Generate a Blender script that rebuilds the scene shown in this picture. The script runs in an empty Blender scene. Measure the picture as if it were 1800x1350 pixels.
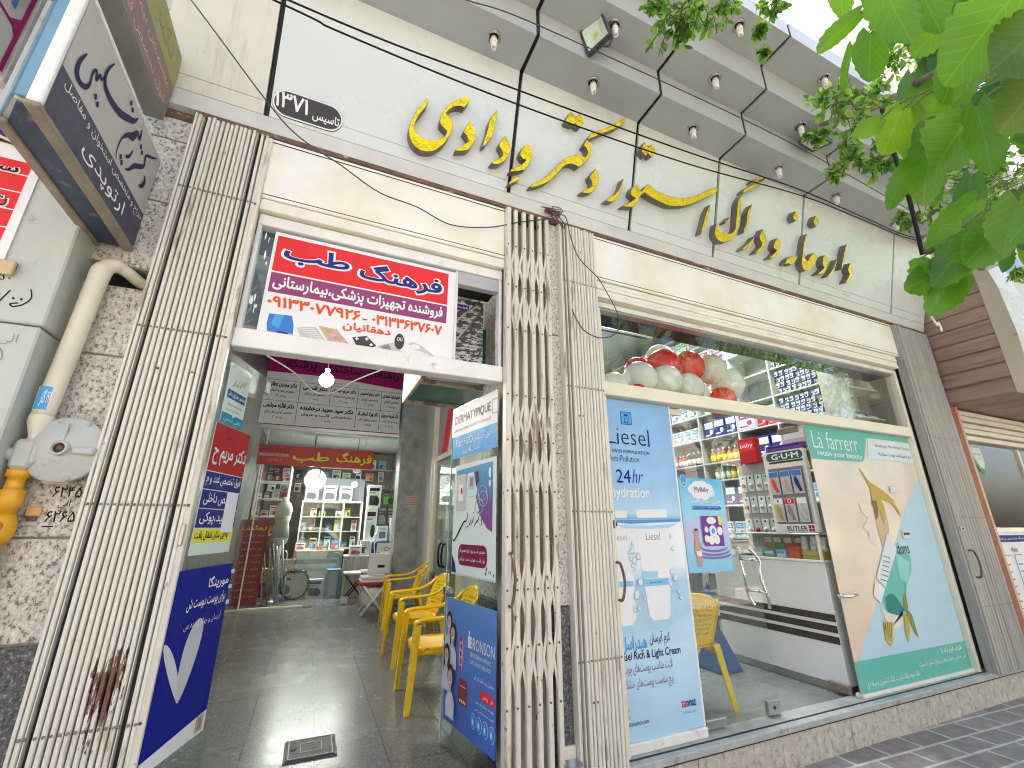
import bpy, bmesh, math, random, unicodedata
from mathutils import Vector, Matrix, noise
R = math.radians
random.seed(7)
sc = bpy.context.scene
col = sc.collection

# ---------------------------------------------------------------- camera, sky, sun, exposure
cam = bpy.data.cameras.new('camera'); camo = bpy.data.objects.new('camera', cam); col.objects.link(camo)
camo.location = (0, 0, 1.35); camo.rotation_euler = (R(108.05), 0, R(-23.69))
cam.sensor_width = 36; cam.lens = 15.367; cam.clip_start = .02; cam.clip_end = 2000
sc.camera = camo
w = bpy.data.worlds.new('World'); sc.world = w; w.use_nodes = True
nt = w.node_tree; bg = nt.nodes['Background']
sky = nt.nodes.new('ShaderNodeTexSky'); sky.sky_type = 'NISHITA'; sky.sun_disc = False
SUN_E, SUN_A = 62, 18
sky.sun_elevation = R(SUN_E); sky.sun_rotation = R(SUN_A); sky.air_density = .8; sky.dust_density = 6.0; sky.ozone_density = .0
nt.links.new(sky.outputs[0], bg.inputs[0]); bg.inputs[1].default_value = .15
sl = bpy.data.lights.new('sun', 'SUN'); sl.energy = 4.6; sl.angle = R(.5); sl.color = (1, .93, .80)
so = bpy.data.objects.new('sun', sl); col.objects.link(so)
so.rotation_euler = (-R(90 - SUN_E), 0, -R(SUN_A))
sc.view_settings.view_transform = 'Standard'; sc.view_settings.look = 'None'
sc.view_settings.exposure = 2.15; sc.view_settings.gamma = 1
sc.cycles.use_denoising = True; sc.cycles.filter_width = 1.05
sc.cycles.max_bounces = 14; sc.cycles.transparent_max_bounces = 24; sc.cycles.diffuse_bounces = 5
sc.cycles.caustics_reflective = False; sc.cycles.caustics_refractive = False; sc.cycles.sample_clamp_indirect = 6

# ---------------------------------------------------------------- materials
MATS = {}
def _new(name):
    m = bpy.data.materials.new(name); m.use_nodes = True; MATS[name] = m
    return m, m.node_tree.nodes, m.node_tree.links, m.node_tree.nodes['Principled BSDF']
def c4(c): return (c[0], c[1], c[2], 1)
def ramp(N, stops):
    r = N.new('ShaderNodeValToRGB'); e = r.color_ramp.elements
    while len(e) < len(stops): e.new(.5)
    for k, (p, c) in enumerate(stops): e[k].position = p; e[k].color = c4(c) if len(c) == 3 else c
    return r
def tex(N, L, kind, scale, detail=4, rough=.6, stretch=None, coord='Object', seed=None):
    tc = N.new('ShaderNodeTexCoord'); src = tc.outputs[coord]
    if stretch or seed:
        mp = N.new('ShaderNodeMapping'); L.new(src, mp.inputs[0]); src = mp.outputs[0]
        if stretch: mp.inputs[3].default_value = stretch
        if seed: mp.inputs[1].default_value = (seed, seed * 1.7, seed * .6)
    t = N.new('ShaderNodeTexNoise' if kind == 'noise' else 'ShaderNodeTexVoronoi')
    L.new(src, t.inputs['Vector']); t.inputs['Scale'].default_value = scale
    if kind == 'noise': t.inputs['Detail'].default_value = detail; t.inputs['Roughness'].default_value = rough
    return t
def mixc(N, L, fac, a, b):
    m = N.new('ShaderNodeMix'); m.data_type = 'RGBA'
    if isinstance(fac, float): m.inputs[0].default_value = fac
    else: L.new(fac, m.inputs[0])
    for s, x in ((6, a), (7, b)):
        if isinstance(x, tuple): m.inputs[s].default_value = c4(x)
        else: L.new(x, m.inputs[s])
    return m.outputs[2]
def bump(N, L, P, h, strength, dist=.01):
    b = N.new('ShaderNodeBump'); b.inputs['Strength'].default_value = strength; b.inputs['Distance'].default_value = dist
    L.new(h, b.inputs['Height']); L.new(b.outputs[0], P.inputs['Normal'])
def mat(name, c, rough=.5, metal=0, var=.1, scale=5, bmp=0, bscale=60, stains=None, spec=.5, stretch=None, coat=0, stains2=None):
    """paint, plastic, metal, plaster: base colour with slow tonal drift, optional stains with a shape of their own"""
    if name in MATS: return MATS[name]
    m, N, L, P = _new(name)
    P.inputs['Roughness'].default_value = rough; P.inputs['Metallic'].default_value = metal
    P.inputs['Specular IOR Level'].default_value = spec; P.inputs['Coat Weight'].default_value = coat; P.inputs['Coat Roughness'].default_value = .22 if coat < .5 else .03
    out = None
    if var:
        t = tex(N, L, 'noise', scale, 5, .6, stretch)
        r = ramp(N, [(.3, tuple(x * (1 - var) for x in c)), (.7, tuple(min(1, x * (1 + var)) for x in c))]); L.new(t.outputs[0], r.inputs[0])
        out = r.outputs[0]
    for k, st in enumerate((stains, stains2)):
        if st:
            sc_, lo, hi, s_scale, s_str = st
            t = tex(N, L, 'noise', s_scale, 8, .68, s_str, seed=3.1 + k * 5)
            r = ramp(N, [(lo, (0, 0, 0)), (hi, (1, 1, 1))]); L.new(t.outputs[0], r.inputs[0])
            out = mixc(N, L, r.outputs[0], out if out else c, sc_)
    if out: L.new(out, P.inputs['Base Color'])
    else: P.inputs['Base Color'].default_value = c4(c)
    if rough > .12:
        t = tex(N, L, 'noise', scale * 3, 4, .6)
        r = ramp(N, [(.3, (rough * .8,) * 3), (.7, (min(1, rough * 1.2),) * 3)]); L.new(t.outputs[0], r.inputs[0]); L.new(r.outputs[0], P.inputs['Roughness'])
    if bmp: bump(N, L, P, tex(N, L, 'noise', bscale, 6, .7).outputs[0], bmp)
    return m
def granite(name, base, dark, light, scale=70):
    m, N, L, P = _new(name)
    a = tex(N, L, 'noise', scale, 3, .75, (1, 1, .75)); b = tex(N, L, 'voronoi', scale * .9); c = tex(N, L, 'noise', 1.3, 6, .6)
    r = ramp(N, [(.405, dark), (.45, base), (.55, base), (.60, light)]); L.new(a.outputs[0], r.inputs[0])
    r2 = ramp(N, [(.0, tuple(x * .72 for x in base)), (.5, base), (1, light)]); L.new(b.outputs['Color'], r2.inputs[0])
    x = mixc(N, L, .22, r.outputs[0], r2.outputs[0])
    r3 = ramp(N, [(.33, (.84, .79, .72)), (.55, (1, 1, 1))]); L.new(c.outputs[0], r3.inputs[0])
    mm = N.new('ShaderNodeMix'); mm.data_type = 'RGBA'; mm.blend_type = 'MULTIPLY'; mm.inputs[0].default_value = .7
    L.new(x, mm.inputs[6]); L.new(r3.outputs[0], mm.inputs[7]); L.new(mm.outputs[2], P.inputs['Base Color'])
    P.inputs['Roughness'].default_value = .55
    bump(N, L, P, a.outputs[0], .35, .004)
    return m
def glass(name, tint=(.955, .985, .97), base=.04, gain=.75):
    m = bpy.data.materials.new(name); m.use_nodes = True; MATS[name] = m; N, L = m.node_tree.nodes, m.node_tree.links
    N.remove(N['Principled BSDF']); out = N['Material Output']
    tr = N.new('ShaderNodeBsdfTransparent'); tr.inputs[0].default_value = c4(tint)
    gl = N.new('ShaderNodeBsdfGlossy'); gl.inputs['Roughness'].default_value = .012
    lw = N.new('ShaderNodeLayerWeight'); lw.inputs[0].default_value = .5
    pw = N.new('ShaderNodeMath'); pw.operation = 'POWER'; pw.inputs[1].default_value = 4; L.new(lw.outputs['Facing'], pw.inputs[0])
    ma = N.new('ShaderNodeMath'); ma.operation = 'MULTIPLY_ADD'; ma.inputs[1].default_value = gain; ma.inputs[2].default_value = base; L.new(pw.outputs[0], ma.inputs[0])
    mx = N.new('ShaderNodeMixShader'); L.new(ma.outputs[0], mx.inputs[0]); L.new(tr.outputs[0], mx.inputs[1]); L.new(gl.outputs[0], mx.inputs[2]); L.new(mx.outputs[0], out.inputs[0])
    return m
def emit(name, c, s):
    m, N, L, P = _new(name); P.inputs['Base Color'].default_value = c4(c)
    P.inputs['Emission Color'].default_value = c4(c); P.inputs['Emission Strength'].default_value = s
    return m
def leafmat(name, c, vein, trans):
    m, N, L, P = _new(name); out = N['Material Output']
    uv = N.new('ShaderNodeUVMap'); sp = N.new('ShaderNodeSeparateXYZ'); L.new(uv.outputs[0], sp.inputs[0])
    def ma(op, a, b=None):
        q = N.new('ShaderNodeMath'); q.operation = op
        for k, x in enumerate((a, b)):
            if x is None: continue
            if isinstance(x, (int, float)): q.inputs[k].default_value = x
            else: L.new(x, q.inputs[k])
        return q.outputs[0]
    av = ma('ABSOLUTE', ma('SUBTRACT', sp.outputs[1], .5))
    mid = ma('LESS_THAN', av, .016)
    fr = ma('FRACT', ma('MULTIPLY', ma('SUBTRACT', sp.outputs[0], ma('MULTIPLY', av, .9)), 6.5))
    side = ma('LESS_THAN', ma('ABSOLUTE', ma('SUBTRACT', fr, .5)), .045)
    vf = ma('MAXIMUM', mid, side)
    t = tex(N, L, 'noise', 9, 4, .6); r = ramp(N, [(.3, tuple(x * .7 for x in c)), (.7, tuple(x * 1.3 for x in c))]); L.new(t.outputs[0], r.inputs[0])
    vm = ma('MULTIPLY', vf, .42)
    x = mixc(N, L, vm, r.outputs[0], vein)
    L.new(x, P.inputs['Base Color']); P.inputs['Roughness'].default_value = .42
    b = N.new('ShaderNodeBump'); b.inputs['Strength'].default_value = .25; b.inputs['Distance'].default_value = .004
    nb = tex(N, L, 'noise', 45, 4, .6); L.new(ma('ADD', ma('SUBTRACT', 1, vf), ma('MULTIPLY', nb.outputs[0], 1.6)), b.inputs['Height']); L.new(b.outputs[0], P.inputs['Normal'])
    tl = N.new('ShaderNodeBsdfTranslucent'); tc = mixc(N, L, vm, trans, tuple(x * 1.3 for x in trans)); L.new(tc, tl.inputs[0])
    mx = N.new('ShaderNodeMixShader'); mx.inputs[0].default_value = .52; L.new(P.outputs[0], mx.inputs[1]); L.new(tl.outputs[0], mx.inputs[2]); L.new(mx.outputs[0], out.inputs[0])
    return m

# ---------------------------------------------------------------- mesh helpers
BASE = {}
class Fr:
    """a flat frame: origin, right, up, outward normal"""
    def __init__(s, o, u, v, n): s.o, s.u, s.v, s.n = Vector(o), Vector(u).normalized(), Vector(v).normalized(), Vector(n).normalized()
    def p(s, x, y, z=0): return s.o + s.u * x + s.v * y + s.n * z
def fy(y, dx=0, dz=0): return Fr((dx, y, dz), (1, 0, 0), (0, 0, 1), (0, -1, 0))       # faces the street
def fxp(x): return Fr((x, 0, 0), (0, 1, 0), (0, 0, 1), (1, 0, 0))                       # faces +x: local x = world y
def fxm(x): return Fr((x, 0, 0), (0, -1, 0), (0, 0, 1), (-1, 0, 0))                     # faces -x: local x = -world y
class MB:
    def __init__(s): s.v, s.f, s.m, s.mats, s.sm, s.uv = [], [], [], [], [], {}
    def mi(s, m):
        if m not in s.mats: s.mats.append(m)
        return s.mats.index(m)
    def add(s, vs, fs, m, smooth=False):
        b = len(s.v); k = s.mi(m); s.v += [Vector(x) for x in vs]
        for f in fs: s.f.append([b + i for i in f]); s.m.append(k); s.sm.append(smooth)
        return b
    def box(s, x0, x1, y0, y1, z0, z1, m, M=None):
        vs = [(x, y, z) for x in (x0, x1) for y in (y0, y1) for z in (z0, z1)]
        if M: vs = [M @ Vector(q) for q in vs]
        s.add(vs, [(0, 1, 3, 2), (4, 6, 7, 5), (0, 4, 5, 1), (2, 3, 7, 6), (0, 2, 6, 4), (1, 5, 7, 3)], m); return s
    def rbox(s, x0, x1, y0, y1, z0, z1, m, r=.004, M=None):
        """box with chamfered edges"""
        r = min(r, abs(x1 - x0) * .45, abs(y1 - y0) * .45, abs(z1 - z0) * .45)
        bm = bmesh.new(); bmesh.ops.create_cube(bm, size=1)
        for q in bm.verts: q.co = Vector(((x0 + x1) / 2 + q.co.x * (x1 - x0), (y0 + y1) / 2 + q.co.y * (y1 - y0), (z0 + z1) / 2 + q.co.z * (z1 - z0)))
        bmesh.ops.bevel(bm, geom=bm.edges[:], offset=r, segments=1, affect='EDGES')
        if M: bm.transform(M)
        s.bm(bm, m); return s
    def bm(s, bm, m, smooth=False):
        bm.verts.index_update()
        s.add([q.co.copy() for q in bm.verts], [[q.index for q in f.verts] for f in bm.faces], m, smooth); bm.free(); return s
    def poly(s, fr, pts, m, z=0):
        z += (len(s.f) % 40) * 2e-5          # printed areas lie one over the other, never in one plane
        s.add([fr.p(x, y, z) for x, y in pts], [list(range(len(pts)))], m)
        return s
    def rect(s, fr, x0, y0, x1, y1, m, z=0): return s.poly(fr, [(x0, y0), (x1, y0), (x1, y1), (x0, y1)], m, z)
    def spoly(s, fr, pts, m, z=0): return s.poly(fr, smooth_closed(pts, 1, 75), m, z)
    def ell(s, fr, cx, cy, rx, ry, m, z=0, n=20): return s.poly(fr, [(cx + rx * math.cos(6.2832 * k / n), cy + ry * math.sin(6.2832 * k / n)) for k in range(n)], m, z)
    def rrect(s, fr, x0, y0, x1, y1, r, m, z=0):
        pts = []
        for cx, cy, a in ((x1 - r, y1 - r, 0), (x0 + r, y1 - r, 90), (x0 + r, y0 + r, 180), (x1 - r, y0 + r, 270)):
            pts += [(cx + r * math.cos(R(a + t)), cy + r * math.sin(R(a + t))) for t in range(0, 91, 15)]
        return s.poly(fr, pts, m, z)
    def prism(s, fr, pts, z0, z1, m, mside=None):
        """outline extruded along the frame normal, tessellated caps"""
        n = len(pts); a = sum(pts[i][0] * pts[(i + 1) % n][1] - pts[(i + 1) % n][0] * pts[i][1] for i in range(n))
        if a < 0: pts = pts[::-1]
        from mathutils.geometry import tessellate_polygon
        tri = tessellate_polygon([[Vector((x, y, 0)) for x, y in pts]])
        T = [fr.p(x, y, z1) for x, y in pts]; B = [fr.p(x, y, z0) for x, y in pts]
        s.add(T, [t if (pts[t[1]][0] - pts[t[0]][0]) * (pts[t[2]][1] - pts[t[0]][1]) - (pts[t[2]][0] - pts[t[0]][0]) * (pts[t[1]][1] - pts[t[0]][1]) > 0 else t[::-1] for t in tri], m)
        s.add(T + B, [(i, n + i, n + (i + 1) % n, (i + 1) % n) for i in range(n)], mside or m)
        s.add(B, [t[::-1] for t in tri], mside or m); return s
    def tube(s, pts, r, m, seg=8, smooth=True, cap=True):
        pts = [Vector(p) for p in pts]; n = len(pts); rr = r if isinstance(r, (list, tuple)) else [r] * n
        vs, fs = [], []; up = None
        for i, p in enumerate(pts):
            d = (pts[min(i + 1, n - 1)] - pts[max(i - 1, 0)]).normalized()
            if up is None: up = d.orthogonal().normalized()
            else: up = (up - d * up.dot(d)).normalized() if (up - d * up.dot(d)).length > 1e-6 else d.orthogonal().normalized()
            b = d.cross(up)
            vs += [p + (up * math.cos(6.2832 * k / seg) + b * math.sin(6.2832 * k / seg)) * rr[i] for k in range(seg)]
        for i in range(n - 1):
            for k in range(seg): fs.append((i * seg + k, i * seg + (k + 1) % seg, (i + 1) * seg + (k + 1) % seg, (i + 1) * seg + k))
        if cap: fs += [tuple(range(seg))[::-1], tuple((n - 1) * seg + k for k in range(seg))]
        s.add(vs, fs, m, smooth); return s
    def lathe(s, prof, c, m, axis='z', seg=24, smooth=True):
        """profile of (radius, height)"""
        c = Vector(c); A = {'z': (Vector((1, 0, 0)), Vector((0, 1, 0)), Vector((0, 0, 1))), 'y': (Vector((1, 0, 0)), Vector((0, 0, 1)), Vector((0, -1, 0))), 'x': (Vector((0, 1, 0)), Vector((0, 0, 1)), Vector((1, 0, 0)))}[axis] if isinstance(axis, str) else axis
        vs, fs = [], []; n = len(prof)
        for r, h in prof: vs += [c + (A[0] * math.cos(6.2832 * k / seg) + A[1] * math.sin(6.2832 * k / seg)) * r + A[2] * h for k in range(seg)]
        for i in range(n - 1):
            for k in range(seg): fs.append((i * seg + k, i * seg + (k + 1) % seg, (i + 1) * seg + (k + 1) % seg, (i + 1) * seg + k))
        if prof[0][0] > 1e-5: fs.append(tuple(range(seg))[::-1])
        if prof[-1][0] > 1e-5: fs.append(tuple((n - 1) * seg + k for k in range(seg)))
        s.add(vs, fs, m, smooth); return s
    def text(s, fr, t, x0, y0, x1, y1, m, z=.0015, bold=0, fit=True, align='c', slant=0):
        V, F = glyphs(t, bold, slant)
        if not V: return s
        ax, bx = min(q[0] for q in V), max(q[0] for q in V); ay, by = min(q[1] for q in V), max(q[1] for q in V)
        kx, ky = (x1 - x0) / max(1e-6, bx - ax), (y1 - y0) / max(1e-6, by - ay)
        if not fit: kx = ky = min(kx, ky)
        ox = x0 if align == 'l' else (x1 - (bx - ax) * kx if align == 'r' else (x0 + x1 - (bx - ax) * kx) / 2); oy = (y0 + y1 - (by - ay) * ky) / 2
        s.add([fr.p(ox + (q[0] - ax) * kx, oy + (q[1] - ay) * ky, z) for q in V], F, m); return s
    def join(s, o):
        for f_, k in zip(o.f, o.m): s.add([o.v[i] for i in f_], [list(range(len(f_)))], o.mats[k], True)
        return s
    def build(s, name, parent=None, **kw):
        if not s.f: return None
        if parent and parent.type == 'EMPTY' and name in ('lettering', 'label_lettering') and len(parent.children) > 1:
            for ch in parent.children:          # print belongs to the sheet, panel or carton that carries it
                if ch.name.split('.')[0] in ('sheet', 'panel', 'face', 'carton', 'board', 'label_band', 'sticker', 'card'): parent = ch; break
        me = bpy.data.meshes.new(name); o = bpy.data.objects.new(name, me); col.objects.link(o)
        b = BASE.get(parent, Vector()) if parent else kw.pop('base', Vector())
        kw.pop('base', None)
        me.from_pydata([q - b for q in s.v], [], s.f)
        for q in s.mats: me.materials.append(q)
        me.polygons.foreach_set('material_index', s.m); me.polygons.foreach_set('use_smooth', s.sm)
        if s.uv:
            ul = me.uv_layers.new(name='UVMap')
            for lp in me.loops:
                if lp.vertex_index in s.uv: ul.data[lp.index].uv = s.uv[lp.vertex_index]
        me.update()
        if parent: o.parent = parent; BASE[o] = b
        else: o.location = b; BASE[o] = Vector(b)
        for k, q in kw.items(): o[k] = q
        return o
def thing(name, label, cat, loc=(0, 0, 0), group=None):
    o = bpy.data.objects.new(name, None); col.objects.link(o); o.location = loc; o.empty_display_size = .1
    o['label'] = label; o['category'] = cat
    if group: o['group'] = group
    BASE[o] = Vector(loc); return o
def dup(root, loc, rotz=0, label=None, rot=None):
    def cp(o, par):
        c = o.copy(); col.objects.link(c)
        if par: c.parent = par
        for ch in list(o.children): cp(ch, c)
        return c
    r = cp(root, None); r.location = loc; r.rotation_euler = rot or (0, 0, rotz)
    if label: r['label'] = label
    return r

# ---------------------------------------------------------------- Persian and Latin lettering
FORMS = {}
for cp_ in list(range(0xFB50, 0xFBFF + 1)) + list(range(0xFE80, 0xFEFD)):
    d = unicodedata.decomposition(chr(cp_)).split()
    if len(d) == 2 and d[0][0] == '<': FORMS.setdefault(chr(int(d[1], 16)), {})[d[0][1:-1]] = chr(cp_)
    if len(d) == 3 and d[1:] == ['0644', '0627']: FORMS.setdefault('LA', {})[d[0][1:-1]] = chr(cp_)
def shape(t):
    t = t.replace('ي', 'ی').replace('ك', 'ک').replace('لا', '\ue000')
    out = []; dual = lambda ch: ch in FORMS and 'initial' in FORMS[ch] and ch not in 'ء'
    joins = lambda ch: ch == '\ue000' or ch in FORMS
    for i, ch in enumerate(t):
        if not joins(ch): out.append(ch); continue
        F_ = FORMS['LA'] if ch == '\ue000' else FORMS[ch]
        pv = i > 0 and dual(t[i - 1]); nx = i < len(t) - 1 and dual(ch) and joins(t[i + 1])
        k = 'medial' if pv and nx else 'final' if pv else 'initial' if nx else 'isolated'
        out.append(F_.get(k) or F_.get('isolated') or ch)
    runs, cur = [], ''
    for ch in out:                       # keep digits and Latin left to right
        if ch.isascii() and ch.isalnum() or '\u06f0' <= ch <= '\u06f9' or (ch in '-_.' and cur): cur += ch
        else:
            if cur: runs.append(cur); cur = ''
            runs.append(ch)
    if cur: runs.append(cur)
    return ''.join(reversed(runs))
GC = {}
_fc = bpy.data.curves.new('type', 'FONT'); _fo = bpy.data.objects.new('type', _fc)
_fc.resolution_u = 2; _fc.dimensions = '2D'; _fc.fill_mode = 'NONE'
import numpy as np
from mathutils.geometry import delaunay_2d_cdt
def glyphs(t, bold=0, slant=0):
    """outlines of a line of type, filled by the non-zero winding rule (overlapping strokes merge)"""
    k = (t, bold, slant)
    if k not in GC:
        _fc.body = shape(t) if any('\u0600' <= ch <= '\u06ff' for ch in t) else t
        _fc.shear = slant
        me = bpy.data.meshes.new_from_object(_fo)
        P = [(q.co.x, q.co.y) for q in me.vertices]; E_ = [tuple(e.vertices) for e in me.edges]; bpy.data.meshes.remove(me)
        dirs = [(a, b) if abs(a - b) == 1 and b > a else (b, a) if abs(a - b) == 1 else (max(a, b), min(a, b)) for a, b in E_]
        if not P: GC[k] = ([], []); return GC[k]
        P = np.array(P); a_ = np.array(dirs); area = (P[a_[:, 0], 0] * P[a_[:, 1], 1] - P[a_[:, 1], 0] * P[a_[:, 0], 1]).sum(); sg = 1 if area > 0 else -1
        if bold:                       # heavier or lighter weight: move each outline along its normals
            e = P[a_[:, 1]] - P[a_[:, 0]]; e /= np.maximum(np.hypot(e[:, 0], e[:, 1]), 1e-9)[:, None]; nr = np.stack([e[:, 1], -e[:, 0]], 1) * sg; S_ = np.zeros_like(P); np.add.at(S_, a_[:, 0], nr); np.add.at(S_, a_[:, 1], nr)
            ln = np.maximum(np.hypot(S_[:, 0], S_[:, 1]), .6); P = P + S_ / ln[:, None] * (bold * np.minimum(2 / ln, 1.5))[:, None]
        V, _, F, _, _, _ = delaunay_2d_cdt([Vector(p) for p in P], E_, [], 0, 1e-5)
        A = np.array([P[a] for a, b in dirs]); B = np.array([P[b] for a, b in dirs]); Vn = np.array([(q.x, q.y) for q in V]); keep = []
        C = np.array([Vn[list(f)].mean(0) for f in F])
        up = (A[None, :, 1] <= C[:, None, 1]) & (B[None, :, 1] > C[:, None, 1]); dn = (A[None, :, 1] > C[:, None, 1]) & (B[None, :, 1] <= C[:, None, 1])
        dy = B[:, 1] - A[:, 1]; dy[dy == 0] = 1e-12
        right = (A[None, :, 0] + (C[:, None, 1] - A[None, :, 1]) / dy[None] * (B - A)[None, :, 0]) > C[:, None, 0]
        wn = (up & right).sum(1) - (dn & right).sum(1)
        GC[k] = ([(q.x, q.y) for q in V], [list(f) for f, w_ in zip(F, wn) if w_ * sg > 0])
    return GC[k]
def smooth_closed(pts, it=1, lim=55):
    """Catmull-Rom on an outline, keeping its sharp corners"""
    n = len(pts); P = [Vector(p) for p in pts]; out = []
    def turn(i):
        a, b = P[i] - P[i - 1], P[(i + 1) % n] - P[i]
        return math.degrees(abs(a.angle(b, 0)))
    sharp = [turn(i) > lim for i in range(n)]
    for i in range(n):
        p1, p2 = P[i], P[(i + 1) % n]; p0 = p1 if sharp[i] else P[i - 1]; p3 = p2 if sharp[(i + 1) % n] else P[(i + 2) % n]
        for k in range(3):
            t = k / 3
            out.append(.5 * ((2 * p1) + (p2 - p0) * t + (2 * p0 - 5 * p1 + 4 * p2 - p3) * t * t + (3 * p1 - p0 - 3 * p2 + p3) * t ** 3))
    return [(q.x, q.y) for q in out]
def curve(pts, n=6):
    P = [Vector(p) for p in pts]; out = []
    for i in range(len(P) - 1):
        p0, p1, p2, p3 = P[max(i - 1, 0)], P[i], P[i + 1], P[min(i + 2, len(P) - 1)]
        for k in range(n):
            t = k / n
            out.append(.5 * ((2 * p1) + (p2 - p0) * t + (2 * p0 - 5 * p1 + 4 * p2 - p3) * t * t + (3 * p1 - p0 - 3 * p2 + p3) * t ** 3))
    return out + [P[-1]]
def brush(mb, fr, pts, wd, m, z=.0015):
    """a pen stroke: centre line with a width at each point"""
    C = curve([(x, y, 0) for x, y in pts]); n = len(C); W_ = []
    for i in range(n):
        f = i / (n - 1) * (len(wd) - 1); k = min(int(f), len(wd) - 2); W_.append(wd[k] + (wd[k + 1] - wd[k]) * (f - k))
    L_, R_ = [], []
    for i in range(n):
        d = (C[min(i + 1, n - 1)] - C[max(i - 1, 0)]).normalized(); q = Vector((-d.y, d.x, 0)) * W_[i] / 2
        L_.append(C[i] + q); R_.append(C[i] - q)
    vs = [fr.p(q.x, q.y, z) for q in L_] + [fr.p(q.x, q.y, z) for q in R_]
    mb.add(vs, [(i, n + i, n + i + 1, i + 1) for i in range(n - 1)], m)
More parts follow.
